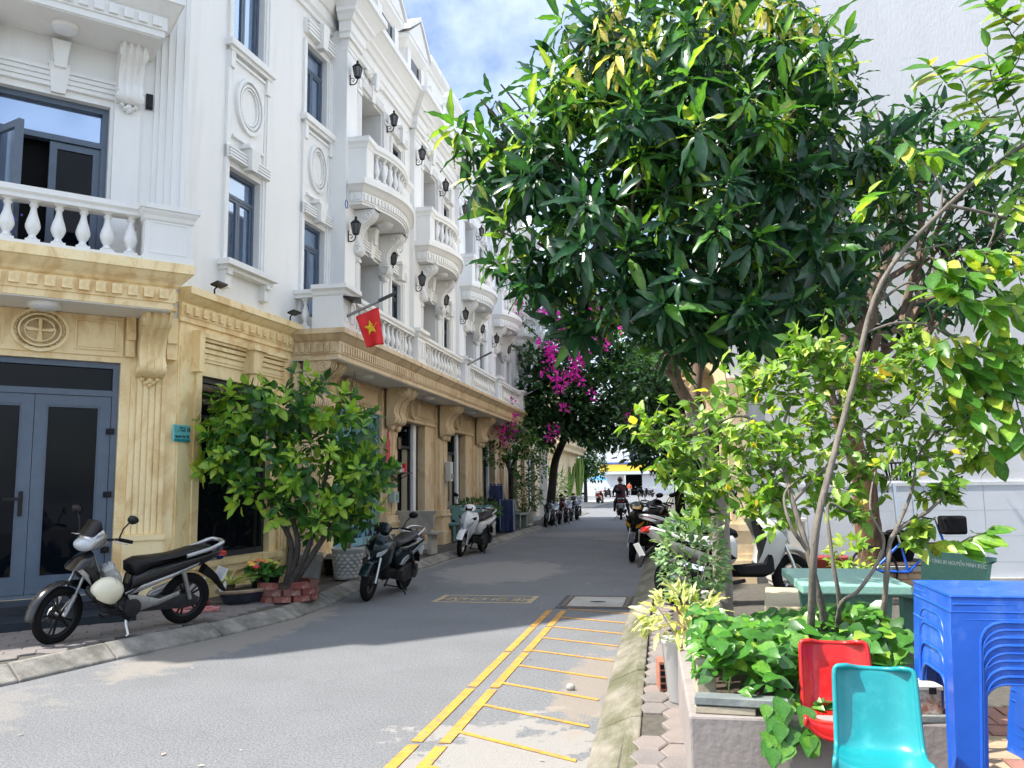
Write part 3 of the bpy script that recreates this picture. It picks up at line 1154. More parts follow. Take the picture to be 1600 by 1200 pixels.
fleaf(fd, T(-1.54, .16, 0), .55, 4.15, 5.69, 'glass')
fleaf(fd, T(-2.10, .12, 0) @ RZ(R(-66)), .55, 4.15, 5.69, 'glass_sky')
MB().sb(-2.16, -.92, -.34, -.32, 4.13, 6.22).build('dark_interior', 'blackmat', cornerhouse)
MB().sb(-2.16, -.92, -.30, -.2, 7.5, 9.3).build('upper_window', 'glass_sky', cornerhouse)
p = MB()
lintel(p, -2.24, -.86, 6.30, 6.56, 0, .05, -1.50)
gA('lintel', p, 'white')
gA('pilaster', MB().sb(-.88, -.58, 0, .05, 4.12, 6.95), 'white')
gA('pilaster', MB().sb(-2.52, -2.22, 0, .05, 4.12, 6.95), 'white')
consw = console_mesh(.28, .72, .34, MT['white'])
inst('bracket', consw, cornerhouse, T(-.73, -.05, 6.95))
inst('bracket', consw, cornerhouse, T(-2.37, -.05, 6.95))
p = MB()
for i, (a, b, o) in enumerate(((-.42, -.02, .03), (-.36, -.03, .06), (-.28, -.035, .09), (-.20, -.04, .12), (-.10, -.045, .15))):
    p.sb(a, b, 0, o, 4.12, 9.98 - .002 * i)
gA('corner_pilaster', p, 'white')
MB().sb(-.52, -.44, .0, .035, 6.30, 6.50).sb(-.51, -.45, .035, .045, 6.32, 6.42).build('alarm_box', 'black', cornerhouse)
p = MB()
p.sweep([(-5.2, .70), (-.46, .70), (-.46, 0)], [(-.6, 6.95), (0, 6.95), (0, 7.03), (.02, 7.03), (.02, 7.20), (.05, 7.22), (.10, 7.27), (.16, 7.33), (.18, 7.34), (.18, 7.44), (-.6, 7.44)])
gA('upper_balcony_slab', p, 'white')
dmw = MB().sb(-.05, .05, 0, .035, 0, .11).mesh('dentil', MT['white'])
s = -.56
while s > -3.4:
    inst('dentil', dmw, cornerhouse, T(s, -.718, 7.06))
    s -= .16
MB().sb(-5.2, -.50, 0, .68, 6.935, 6.952).build('soffit', 'white', cornerhouse)
soffit_lamp(cornerhouse, -1.50, .36, 6.935, .15)
p = MB()
p.sb(-5.2, -.5, .5, .78, 7.44, 8.2)
gA('upper_parapet', p, 'white')

# B: flank along the street
TB = T(-5.94, 11.61, 0) @ RZ(R(85.5))
BB = (T(*CORN) @ RZ(R(46))).inverted() @ TB


def gB(name, m, material, smooth=None):
    return m.build(name, material, cornerhouse, smooth, M=BB)


m = wall_with_openings(MB(), -2.27, 1.9, .0, 3.66, -.35, 0, [(-1.82, -.15, .58, 2.98)])
gB('ground_floor_wall', m, 'marble')
m = MB()
for a, b, o, z0, z1 in ((-2.24, -1.84, .05, .15, 3.3),):
    m.sb(a, b, 0, .012, z0, z1)
m.sb(-1.95, -1.82, 0, .03, .58, 3.02).sb(-.15, .02, 0, .03, .58, 3.02)
m.sb(-1.98, .05, 0, .14, .50, .58).sb(-1.94, .02, 0, .10, .40, .50)
m.sb(-2.24, .4, 0, .05, .0, .30)
for b in ((.10, .15), (.19, .24), (.28, .33)):
    m.sb(b[0], b[1], 0, .03, .58, 3.0)
gB('window_surround', m, 'marble')
wn_ = MB()
for b in ((-1.82, -1.76, .58, 2.98), (-.21, -.15, .58, 2.98), (-1.76, -.21, 2.90, 2.98), (-1.76, -.21, .58, .66), (-1.76, -.21, 2.42, 2.47)):
    wn_.sb(b[0], b[1], -.14, -.06, b[2], b[3])
sw = wn_.build('shop_window', 'alu_dark', cornerhouse, M=BB)
MB().sb(-1.76, -.21, -.11, -.10, .66, 2.42).build('pane', 'glass', sw)
MB().sb(-1.76, -.21, -.11, -.10, 2.47, 2.90).build('pane', 'glass', sw)
m = MB()
for o, z0, z1 in ((.03, 3.20, 3.26), (.05, 3.28, 3.33), (.07, 3.35, 3.40), (.09, 3.42, 3.46), (.12, 3.46, 3.52)):
    m.sb(-1.97, .17, 0, o, z0, z1)
m.sb(-1.97, .17, 0, .02, 3.16, 3.52)
m.sb(-2.02, -1.92, 0, .13, 3.0, 3.54)
keystone(m, -.78, 3.12, 3.44, .09, .13, 0, .20)
m.sb(-.95, -.61, 0, .24, 3.44, 3.52)
gB('window_head', m, 'marble')
m = MB()
m.sweep([(-2.3, 0), (.46, 0)], [(0, 3.62), (.03, 3.62), (.03, 3.69), (.045, 3.69), (.045, 3.86), (.09, 3.89), (.15, 3.95), (.18, 3.96), (.18, 4.05), (0, 4.05)])
gB('cornice', m, 'marble')
s = -2.2
db = MB().sb(-.045, .045, 0, .035, 0, .105).mesh('dentil', MT['marble'])
while s < .42:
    inst('dentil', db, cornerhouse, BB @ T(s, -.044, 3.72))
    s += .178
# upper flank
m = wall_with_openings(MB(), -2.27, 1.9, 3.66, 10.0, -.35, 0, [(-1.33, -.55, 4.62, 6.02), (-1.33, -.55, 7.86, 9.4), (.74, 1.44, 4.3, 5.88), (.74, 1.44, 7.66, 8.98)])
gB('upper_wall', m, 'white')


def flank_windows(s0, s1, zs, sill):
    for (z0, z1) in zs:
        w = window(cornerhouse, s0, s1, z0, z1, -.10, transom=z1 - .36)
        w.matrix_basis = BB
        for ch in w.children:
            pass
    a, b = s0 - .14, s1 + .14
    zt = zs[1][1]
    # side strips
    gB('window_surround', MB().sb(a, a + .06, 0, .045, zs[0][0], zt).sb(a + .06, a + .11, 0, .025, zs[0][0], zt), 'white')
    gB('window_surround', MB().sb(b - .06, b, 0, .045, zs[0][0], zt).sb(b - .11, b - .06, 0, .025, zs[0][0], zt), 'white')
    m = MB()
    zc0, zc1 = zs[0][1], zs[1][0]
    # lintel of the lower window
    lintel(m, a, b, zc0 + .08, zc0 + .26, 0, .10)
    keystone(m, (s0 + s1) / 2, zc0 + .04, zc0 + .34, .07, .11, 0, .18)
    m.sb((s0 + s1) / 2 - .16, (s0 + s1) / 2 + .16, 0, .17, zc0 + .34, zc0 + .40)
    # panel with oval
    z0, z1 = zc0 + .42, zc1 - .22
    m.sb(a + .12, b - .12, 0, .02, z0, z1)
    c, zc = (s0 + s1) / 2, (z0 + z1) / 2
    rx, rz = (s1 - s0) / 2 - .05, min(.42, (z1 - z0) / 2 - .04)
    ring(m, c, zc, rx, rz, .02, .05, .05)
    ring(m, c, zc, rx - .08, rz - .09, .02, .03, .04)
    ring(m, c, zc, rx - .13, rz - .14, .02, .02, .03)
    for (q0, q1) in ((z0 + .01, z0 + .05), (z1 - .05, z1 - .01)):
        m.sb(a + .14, b - .14, .02, .05, q0, q1)
    # sill of the upper window
    m.sb(a - .04, b + .04, 0, .12, zc1 - .12, zc1 - .02).sb(a, b, 0, .08, zc1 - .18, zc1 - .12)
    m.sb(a + .02, a + .12, 0, .07, zc1 - .42, zc1 - .18).sb(b - .12, b - .02, 0, .07, zc1 - .42, zc1 - .18)
    gB('oval_panel', m, 'white')
    if sill:
        m = MB()
        m.sb(a - .08, b + .10, 0, .20, zs[0][0] - .08, zs[0][0]).sb(a - .04, b + .06, 0, .13, zs[0][0] - .14, zs[0][0] - .08)
        for q in (a - .02, b - .12):
            m.sb(q, q + .14, 0, .10, zs[0][0] - .38, zs[0][0] - .14).sb(q + .02, q + .12, .0, .13, zs[0][0] - .20, zs[0][0] - .14)
        gB('window_sill', m, 'white')


flank_windows(-1.33, -.55, [(4.62, 6.02), (7.86, 9.4)], True)
flank_windows(.74, 1.44, [(4.3, 5.88), (7.66, 8.98)], False)
m = MB()
lintel(m, .60, 1.58, 9.08, 9.34, 0, .10)
keystone(m, 1.09, 9.0, 9.42, .07, .11, 0, .18)
m.sweep([(-2.3, 0), (1.9, 0)], [(0, 9.5), (.05, 9.5), (.05, 9.58), (.10, 9.62), (.10, 9.80), (.14, 9.82), (.22, 9.95), (.34, 10.06), (.38, 10.08), (.38, 10.2), (0, 10.2)])
gB('roof_cornice', m, 'white')
m = MB()
m.sweep([(-5.2, 0), (0.1, 0)], [(0, 9.5), (.05, 9.5), (.05, 9.8), (.14, 9.82), (.34, 10.06), (.38, 10.08), (.38, 10.2), (0, 10.2)])
m.sb(-5.2, 0, -.35, 0, 10.0, 10.2)
gA('roof_cornice', m, 'white')
# roof mass
m = MB()
m.prism([(-6.117, 9.361), (-5.73, 13.3), (-13, 13.3), (-13, 5.0), (-9.75, 5.6)], 0, 10.1, 'xy')
q = m.build('building_core', 'white', cornerhouse, M=(T(*CORN) @ RZ(R(46))).inverted() @ T(-.60, .22, 0))
# address plate
pl = MB().sb(-2.335, -2.03, .0, .03, 2.09, 2.30).build('address_plate', mat('teal_plate', (.16, .50, .53), .35), None, M=TB)
tag(pl, 'small teal house number plate on the marble pier beside the black shop window', 'sign')
MB().sb(-2.335, -2.03, .029, .031, 2.09, 2.125).build('lower_band', mat('teal_band', (.02, .25, .28), .35), pl)
ink = mat('dark_teal_ink', (.004, .05, .065), .4)
text('number', '72G/ 18', ink, pl, T(-2.145, -.032, 2.245) @ RX(R(90)), sx=.85)
text('street_name', 'Nguyễn Văn Tiết', ink, pl, T(-2.183, -.032, 2.155) @ RX(R(90)), sx=.82)
MB().sb(-2.315, -2.31, .031, .033, 2.21, 2.27).sb(-2.268, -2.263, .031, .033, 2.21, 2.25).sb(-2.315, -2.268, .031, .033, 2.205, 2.21).sb(-2.315, -2.28, .031, .033, 2.268, 2.273).build('house_symbol', ink, pl)
# solar spotlights on the cornice
for s, lab in ((-1.72, 'small black solar spotlight on the cream cornice, the one nearer the entrance balcony'), (.20, 'small black solar spotlight on the cream cornice, the one nearer the white terrace balustrade')):
    sp_ = thing('spotlight', lab, 'spotlight', tuple((TB @ Vector((s, -.10, 4.05)))), R(85.5), 'spotlights on the corner house cornice')
    MB().tube([(0, 0, 0), (0, 0, .09), (0, -.04, .13)], .012, 6).build('stem', 'iron', sp_)
    q = MB(); q.M = T(0, -.07, .15) @ RX(R(-18)); q.box(-.11, .11, -.06, .06, -.012, .012); q.build('solar_head', 'black', sp_)

# ------------------------------------------------------------------ townhouse row
W = 3.85
HX, HY = -5.6, 13.15


def lantern_meshes():
    a = MB()
    a.box(-.035, .035, .0, .02, -.14, .10)
    a.tube(spline([(0, 0, -.10), (0, -.06, -.13), (0, -.13, -.10), (0, -.16, -.03), (0, -.16, .0)], 4), .012, 6)
    a.tube(spline([(0, 0, .0), (0, -.05, .02), (0, -.09, -.02), (0, -.07, -.06), (0, -.05, -.04)], 3), .008, 5)
    arm = a.mesh('arm', 'iron', 40)
    c = MB()
    n = 6
    c.M = T(0, -.16, 0)
    c.lathe([(.012, -.005), (.055, .01), (.062, .025)], n)
    c.lathe([(.105, .235), (.115, .24), (.075, .29), (.03, .325), (.022, .34), (.03, .36), (.008, .40)], n)
    for k in range(n):
        an = 2 * math.pi * k / n
        c.tube([(.06 * math.cos(an), .06 * math.sin(an), .02), (.10 * math.cos(an), .10 * math.sin(an), .24)], .008, 4)
    cage = c.mesh('cage', 'iron', 30)
    g = MB()
    g.M = T(0, -.16, 0)
    g.lathe([(.052, .025), (.092, .235)], n)
    gl = g.mesh('glass', mat('lantern_glass', (.09, .09, .088), .12), 30)
    return arm, cage, gl


LAN = lantern_meshes()
ORD = ['first', 'second', 'third', 'fourth', 'fifth', 'sixth']


def lantern(loc, rz, label, group='black wall lanterns on the townhouses'):
    t = thing('wall_lantern', label, 'wall lantern', loc, rz, group, .86)
    for nm, me in zip(('arm', 'cage', 'glass'), LAN):
        inst(nm, me, t)
    return t


def openwork_panel():
    """carved panel between the balusters"""
    m = MB()
    m.sb(-.15, .15, -.03, .0, 0, .55)
    m.sb(-.15, .15, .0, .025, 0, .05).sb(-.15, .15, .0, .025, .50, .55).sb(-.15, -.11, .0, .025, .05, .50).sb(.11, .15, .0, .025, .05, .50)
    ring(m, 0, .275, .09, .20, 0, .02, .025, 16)
    for z in (.14, .21, .275, .34, .41):
        ring(m, 0, z, .045, .04, 0, .014, .02, 10)
    return m.mesh('carved_panel', MT['white'], 40)


CARVED = openwork_panel()
BAL_T = baluster_mesh(.46, .062, MT['white'])
BAL_S = baluster_mesh(.50, .062, MT['white'])
CONS_G = console_mesh(.26, .78, .46, MT['marble_dim'])
CONS_U = console_mesh(.24, .86, .46, MT['white'])


def gate(parent, s0, s1, z0, z1, o):
    """pierced pale blue folding gate"""
    blue = mat('pale_blue_paint', (.205, .42, .53), .5, .12, 6, dark=(.10, .2, .26), dscale=5, dlo=.55, dhi=.75, damt=.4)
    hole = MT['alu_dark']
    g = MB().sb(s0, s1, o - .04, o - .025, z0, z1).build('folding_gate', hole, parent)
    n = 4
    w = (s1 - s0) / n
    r_ = random.Random(3)
    for i in range(n):
        a, b = s0 + i * w + .008, s0 + (i + 1) * w - .008
        q = MB()
        fw = .05
        for (za, zb) in ((z0, z0 + .14), (z1 - .12, z1), (z1 - .62, z1 - .54), (z0 + .86, z0 + 1.0)):
            q.sb(a, b, o - .02, o + .01, za, zb)
        q.sb(a, a + fw, o - .019, o + .012, z0, z1).sb(b - fw, b, o - .019, o + .012, z0, z1)
        q.sb((a + b) / 2 - .02, (a + b) / 2 + .02, o - .018, o + .008, z1 - .54, z1 - .12)
        q.build('gate_frame', blue, g)
        q = MB()
        for (za, zb) in ((z0 + .14, z0 + .86), (z0 + 1.0, z1 - .62), (z1 - .54, z1 - .12)):
            zz = za
            q.sb(a + fw, a + fw + .02, o - .02, o, za, zb).sb(b - fw - .02, b - fw, o - .02, o, za, zb)
            while zz < zb - .08:
                for cx in (a + fw + (b - a - 2 * fw) * .27, a + fw + (b - a - 2 * fw) * .73):
                    rr = min(.085, (b - a) * .19)
                    P = [(cx + rr * (1 - t * .8) * math.cos(t * 9 + r_.random()), zz + .09 + rr * .9 * (1 - t * .8) * math.sin(t * 9)) for t in [k / 10 for k in range(11)]]
                    q.tube([(x_, -o + .008, z_) for x_, z_ in P], .013, 4)
                    q.sb(cx - .01, cx + .01, o - .02, o - .004, zz, zz + .18)
                zz += .17
        c = q.build('scroll_infill', blue, g)
    return g


def ground_bay(h, kind, first=False):
    """columns, opening and frieze of one shop front; party column at s=-.75 and 3.1"""
    d = -.25
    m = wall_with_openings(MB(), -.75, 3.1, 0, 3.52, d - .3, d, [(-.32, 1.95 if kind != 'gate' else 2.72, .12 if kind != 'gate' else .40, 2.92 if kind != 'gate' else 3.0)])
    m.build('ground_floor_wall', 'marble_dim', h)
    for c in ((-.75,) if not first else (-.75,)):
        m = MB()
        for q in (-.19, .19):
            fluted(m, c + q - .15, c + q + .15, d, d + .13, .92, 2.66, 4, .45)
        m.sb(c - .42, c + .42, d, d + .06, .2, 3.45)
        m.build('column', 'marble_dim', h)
        m = MB()
        for o, z0, z1 in ((.25, .1, .40), (.22, .40, .46), (.19, .46, .76), (.215, .76, .82), (.18, .82, .92)):
            m.sb(c - .40 - (o - .18), c + .40 + (o - .18), d, d + o, z0, z1)
        m.build('column_base', 'marble_dim', h)
        for q in (-.19, .19):
            inst('bracket', CONS_G, h, T(c + q, -d - .12, 3.48))
    # frieze with medallion
    z0, z1 = 3.02, 3.44
    MB().sb(-.33, 2.73, d, d + .05, 2.93, 3.0).build('door_head', 'marble_dim', h)
    for a, b in ((-.25, .55), (1.25, 2.65)):
        m = MB()
        m.sb(a, b, d, d + .03, z0, z1)
        for dz, oo in ((.05, .06), (.09, .045)):
            m.sb(a + dz, b - dz, d + .03, d + oo, z0 + dz, z0 + dz + .02).sb(a + dz, b - dz, d + .03, d + oo, z1 - dz - .02, z1 - dz)
            m.sb(a + dz, a + dz + .02, d + .03, d + oo, z0 + dz + .02, z1 - dz - .02).sb(b - dz - .02, b - dz, d + .03, d + oo, z0 + dz + .02, z1 - dz - .02)
        m.build('frieze_panel', 'marble_dim', h)
    m = MB()
    for rr, t, dd in ((.27, .05, .10), (.19, .03, .08), (.12, .02, .07)):
        ring(m, .9, 3.23, rr, rr * .88, d, t, dd, 24)
    m.blob((.9, -d - .03, 3.23), (.07, .05, .09), 10, 6)
    m.build('medallion', 'marble_dim', h, 40)
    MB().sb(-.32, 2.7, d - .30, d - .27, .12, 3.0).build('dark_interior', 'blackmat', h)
    if kind == 'gate':
        gate(h, -.30, 2.70, .42, 2.98, d - .03)
        MB().sb(-.32, 2.72, d - .3, d + .10, .10, .40).build('threshold', 'concrete', h)
    else:
        MB().sb(-.32, 1.95, d - .28, d + .25, .10, .22).build('threshold', 'concrete', h)
        w = MB()
        o = d - .18
        for b in ((-.32, -.26, .22, 2.92), (.35, .41, .22, 2.92), (1.28, 1.34, .22, 2.92), (-.26, 1.28, 2.86, 2.92), (-.26, 1.28, 2.35, 2.41)):
            w.sb(b[0], b[1], o - .05, o + .02, b[2], b[3])
        dd = w.build('entrance_door', 'alu_dark', h)
        MB().sb(-.26, 1.28, o - .03, o - .02, 2.41, 2.86).build('pane', 'glass', dd)
        MB().sb(-.26, .35, o - .03, o - .02, .22, 2.35).build('pane', 'glass', dd)
        c = MB()
        # pleated curtain
        pts = []
        for i in range(26):
            s_ = .95 + .33 * i / 25
            pts.append((s_, o - .06 + .025 * math.sin(i * 1.9)))
        c.add([(s_, -q, .25) for s_, q in pts] + [(s_, -q, 2.34) for s_, q in pts], [(i, i + 1, i + 27, i + 26) for i in range(25)])
        c.build('curtain', mat('beige_curtain', (.40, .36, .27), .9), dd)
        MB().sb(1.42, 1.62, o - .02, o + .06, .22, 2.92).build('door_post', 'white_cool', h)
        MB().sb(1.62, 1.95, o - .02, o + .0, .22, 2.92).build('side_panel', 'alu_dark', h)


def upper_house(h, paint, first=False):
    """terrace, two upper floors, roof cornice of one townhouse"""
    P = MT[paint]
    # terrace slab
    s0, s1 = (-1.10, 2.72) if not first else (-1.09, 2.72)
    path = [(s0, .47), (s1, .47)] if not first else [(s0, -.6), (s0, .47), (s1, .47)]
    m = MB()
    m.sweep(path, [(-.9, 3.50), (0, 3.50), (0, 3.58), (.02, 3.58), (.02, 3.77), (.05, 3.79), (.08, 3.82), (.13, 3.87), (.155, 3.88), (.155, 3.96), (-.9, 3.96)], cap=False)
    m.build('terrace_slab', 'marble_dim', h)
    MB().sb(s0, s1, -.5, .45, 3.488, 3.502).build('soffit', 'white', h)
    m = MB()
    s = s0 + .06
    while s < s1 - .02:
        m.sb(s, s + .055, .488, .52, 3.61, 3.74)
        s += .105
    if first:
        o = -.35
        while o < .42:
            m.sb(s0 - .05, s0 - .018, o, o + .055, 3.61, 3.74)
            o += .105
    m.build('dentil_band', 'marble_dim', h)['kind'] = 'stuff'
    soffit_lamp(h, .9, .15, 3.488, .14)
    MB().sb(s0 + .0, s1, -.05, .45, 3.955, 3.97).build('terrace_floor', 'concrete', h)
    # balustrade: pedestal at the party line, panels and balusters
    b0 = s0 + .52
    m = MB()
    m.sb(b0, s1, .28, .50, 3.96, 4.03)
    m.build('plinth', paint, h)
    m = MB()
    m.sweep([(b0, .48), (s1, .48)], [(-.18, 4.50), (0, 4.50), (0, 4.54), (.025, 4.57), (.025, 4.63), (-.20, 4.63), (-.20, 4.57), (-.18, 4.54)])
    if first:
        m.sweep([(s0 + .02, -.5), (s0 + .02, .02)], [(-.18, 4.50), (0, 4.50), (0, 4.54), (.025, 4.57), (.025, 4.63), (-.20, 4.63), (-.20, 4.57), (-.18, 4.54)])
        m.sb(s0 - .02, s0 + .22, -.5, .02, 3.96, 4.03)
        for o in (-.38, -.14):
            inst('baluster', BAL_T, h, T(s0 + .1, -o, 4.035))
    m.build('handrail', paint, h)
    m = MB()
    m.sb(s0, s0 + .52, .02, .54, 3.96, 4.60)
    m.sweep([(s0, .02), (s0, .54), (s0 + .52, .54), (s0 + .52, .02)], [(0, 4.50), (.02, 4.52), (.035, 4.57), (.06, 4.60), (.075, 4.61), (.075, 4.68), (-.22, 4.68)])
    m.sb(s0 - .02, s0 + .54, .0, .56, 3.96, 4.03)
    for a, b in ((s0 + .05, s0 + .23), (s0 + .29, s0 + .47)):
        m.sb(a, b, .54, .55, 4.10, 4.12).sb(a, b, .54, .55, 4.42, 4.44).sb(a, a + .015, .54, .55, 4.12, 4.42).sb(b - .015, b, .54, .55, 4.12, 4.42)
    m.sb(s0 + .01, s0 + .51, .03, .53, 4.679, 4.69)
    m.build('balustrade_pedestal', paint, h)
    L = s1 - b0
    n = 13
    for i in range(n):
        s = b0 + L * (i + .5) / n
        if i in (2, 10):
            inst('carved_panel', CARVED, h, T(s, -.40, 4.0) @ SC(.85, 1, .92))
        else:
            inst('baluster', BAL_T, h, T(s, -.40, 4.035))
    # wall with recesses
    holes = [(.85, 2.0, 3.97, 5.82), (2.66, 3.26, 4.5, 5.70), (.85, 2.0, 6.98, 8.92), (2.66, 3.26, 7.45, 8.64)]
    m = wall_with_openings(MB(), 0, W, 3.52, 9.6, -.30, 0, holes)
    m.sb(0, W, -6.0, -.62, 3.55, 9.9)
    for (a, b, z0, z1) in (holes[0], holes[2]):   # reveals of the deep door recess
        m.sb(a - .1, a, -.62, -.30, z0 - .1, z1 + .1).sb(b, b + .1, -.62, -.30, z0 - .1, z1 + .1).sb(a, b, -.62, -.30, z1, z1 + .1).sb(a, b, -.62, -.30, z0 - .1, z0)
    m.build('upper_wall', paint, h)
    for z0, z1 in ((3.97, 5.82), (6.98, 8.92)):
        window(h, .86, 1.99, z0, z1, -.50, 'alu_dark', 'glass', transom=z1 - .45, name='balcony_door')
    for z0, z1 in ((4.5, 5.70), (7.45, 8.64)):
        window(h, 2.66, 3.26, z0, z1, -.08, 'alu_dark', 'glass_sky', transom=z1 - .3)
    # pilasters
    m = MB()
    m.sb(0.0, .48, 0, .10, 3.96, 9.42)
    m.sb(-.02, .50, 0, .13, 9.30, 9.42).sb(-.01, .49, 0, .115, 9.22, 9.30)
    m.build('pilaster', paint, h)
    for a, b in ((.60, .82), (2.03, 2.30)):
        for z0, z1 in ((3.98, 5.55), (7.1, 8.75)):
            m = MB()
            fluted(m, a, b, 0, .06, z0, z1, 4, .5)
            m.sb(a - .01, b + .01, 0, .075, z1, z1 + .06)
            m.sb(a, b, 0, .06, z1 + .06, z1 + .30).sb(a + .04, b - .04, .06, .08, z1 + .10, z1 + .26)
            m.build('pilaster', paint, h)
    for z0, z1 in ((5.86, 6.08), (8.96, 9.16)):
        m = MB()
        lintel(m, .84, 2.02, z0, z1, 0, .06, 1.43)
        m.build('lintel', paint, h)
    # window surrounds, oval panel
    a, b, c = 2.50, 3.42, 2.96
    for z0, z1 in ((4.3, 5.75), (7.3, 8.70)):
        m = MB()
        m.sb(a, a + .06, 0, .05, z0, z1).sb(b - .06, b, 0, .05, z0, z1).sb(a + .06, a + .11, 0, .03, z0, z1).sb(b - .11, b - .06, 0, .03, z0, z1)
        lintel(m, a - .02, b + .02, z1 + .06, z1 + .26, 0, .10)
        keystone(m, c, z1 + .0, z1 + .34, .06, .10, 0, .18)
        m.sb(c - .15, c + .15, 0, .18, z1 + .30, z1 + .36)
        m.build('window_surround', paint, h)
    m = MB()
    m.sb(a - .04, b + .04, 0, .13, 7.34, 7.42).sb(a, b, 0, .09, 7.28, 7.34)
    m.sb(a + .05, b - .05, 0, .02, 6.16, 7.2)
    ring(m, c, 6.70, .33, .42, .02, .05, .05)
    ring(m, c, 6.70, .25, .33, .02, .03, .04)
    ring(m, c, 6.70, .19, .26, .02, .02, .03)
    m.build('oval_panel', paint, h)
    # brackets below the bowed balcony
    for s in (.55, 2.05):
        inst('bracket', CONS_U, h, T(s, 0, 6.42))
    # bowed balcony
    A, B = .165, 2.55
    arcp = []
    for i in range(15):
        t = i / 14
        s = A + (B - A) * t
        arcp.append((s, .34 + .30 * math.sin(math.pi * t)))
    path = [(A, -.02)] + arcp + [(B, -.02)]
    m = MB()
    m.sweep(path, [(0, 6.42), (0, 6.47), (.02, 6.47), (.02, 6.64), (.05, 6.66), (.10, 6.72), (.135, 6.75), (.15, 6.75), (.15, 6.86), (0, 6.86)], cap=False)
    m.prism([(s, -o) for s, o in path], 6.42, 6.425, 'xy')
    m.prism([(s, -o) for s, o in path], 6.855, 6.862, 'xy')
    m.build('bowed_balcony_slab', paint, h)
    m = MB()
    for i in range(27):
        t = (i + .5) / 27
        s = A + (B - A) * t
        o = .34 + .30 * math.sin(math.pi * t)
        sl = .30 * math.pi * math.cos(math.pi * t) / (B - A)
        q = MB(); m.M = T(s, -o, 0) @ RZ(-math.atan(sl))
        m.sb(-.032, .032, .0, .045, 6.50, 6.61)
    m.M = None
    for o in (.05, .17, .28):
        m.sb(A - .045, A, o - .03, o + .03, 6.50, 6.61)
    m.build('dentil_band', paint, h)['kind'] = 'stuff'
    m = MB()
    m.sweep(path[1:-1], [(-.16, 6.862), (.02, 6.862), (.02, 6.96), (-.16, 6.96)])
    m.build('plinth', paint, h)
    m = MB()
    m.sweep(path[1:-1], [(-.16, 7.46), (.0, 7.46), (.0, 7.50), (.03, 7.53), (.03, 7.62), (-.19, 7.62), (-.19, 7.53), (-.16, 7.50)])
    m.build('handrail', paint, h)
    for a, b in ((A - .01, A + .34), (B - .34, B + .01)):
        m = MB()
        m.sb(a, b, .04, .42, 6.862, 7.52)
        m.sweep([(a, .04), (a, .42), (b, .42), (b, .04)], [(0, 7.44), (.015, 7.46), (.03, 7.51), (.05, 7.54), (.065, 7.55), (.065, 7.64), (-.15, 7.64)])
        m.sb(a + .01, b - .01, .05, .41, 7.639, 7.65)
        m.build('balustrade_pedestal', paint, h)
    for i in range(8):
        t = .19 + .62 * i / 7
        s = A + (B - A) * t
        o = .26 + .30 * math.sin(math.pi * t)
        inst('baluster', BAL_S, h, T(s, -o, 6.962))
    soffit_lamp(h, 1.35, .34, 6.42, .15)
    # carved crest over the top door
    m = MB()
    r_ = random.Random(5)
    for i in range(46):
        t = r_.uniform(-1, 1)
        m.blob((1.43 + t * .38, -.05, 9.36 + r_.uniform(-.10, .14) * (1.1 - abs(t))), (r_.uniform(.025, .05), .045, r_.uniform(.025, .05)), 6, 4)
    m.build('carved_crest', paint, h, 60)
    # roof cornice with a break over the pilaster
    prof = [(0, 9.42), (.06, 9.42), (.06, 9.50), (.09, 9.53), (.09, 9.70), (.13, 9.72), (.17, 9.80), (.22, 9.84), (.22, 9.90), (.30, 10.0), (.36, 10.06), (.40, 10.08), (.40, 10.2), (-.3, 10.2)]
    m = MB()
    m.sweep([(-.02, -.02), (-.02, .12), (.52, .12), (.52, 0), (W - .02, 0)], prof, cap=False)
    m.build('roof_cornice', paint, h)
    m = MB()
    m.sb(0, W, -.45, .12, 10.2, 10.42)
    m.sb(0, W, -6, -.45, 9.9, 10.9)
    m.build('parapet', paint, h)


def dormer(h, paint, s0, s1, kind):
    m = MB()
    if kind == 0:
        m.sb(s0, s1, -1.6, -.25, 10.42, 12.15)
        m.sweep([(s0, -1.6), (s0, -.25), (s1, -.25), (s1, -1.6)], [(0, 11.9), (.05, 11.93), (.05, 12.0), (.12, 12.06), (.16, 12.1), (.16, 12.24), (-.3, 12.24)])
        m.sb(s0, s1, -1.6, -.25, 12.15, 12.235)
    else:
        m.sb(s0, s1, -1.6, -.22, 10.42, 11.75)
        m.sweep([(s0, -1.6), (s0, -.22), (s1, -.22), (s1, -1.6)], [(0, 11.55), (.05, 11.6), (.10, 11.66), (.14, 11.7), (.14, 11.8), (-.3, 11.8)])
        c = (s0 + s1) / 2
        m.prism([(s0 - .16, 11.8), (s1 + .16, 11.8), (c, 12.45)], .06, 1.6)
        m.prism([(s0 - .2, 11.86), (s0 - .2, 11.96), (c, 12.6), (s1 + .2, 11.96), (s1 + .2, 11.86), (c, 12.5)], .02, 1.62)
    d = m.build('dormer', paint, h)
    w = s1 - s0
    MB().sb(s0 + w * .22, s1 - w * .22, -.26, -.205 if kind else -.235, 10.75, 11.5).build('dormer_window', 'glass', d)
    for a, b in ((s0 + .03, s0 + w * .2), (s1 - w * .2, s1 - .03)):
        MB().sb(a, b, -.25, -.15, 10.44, 11.53).build('dormer_pilaster', paint, d)


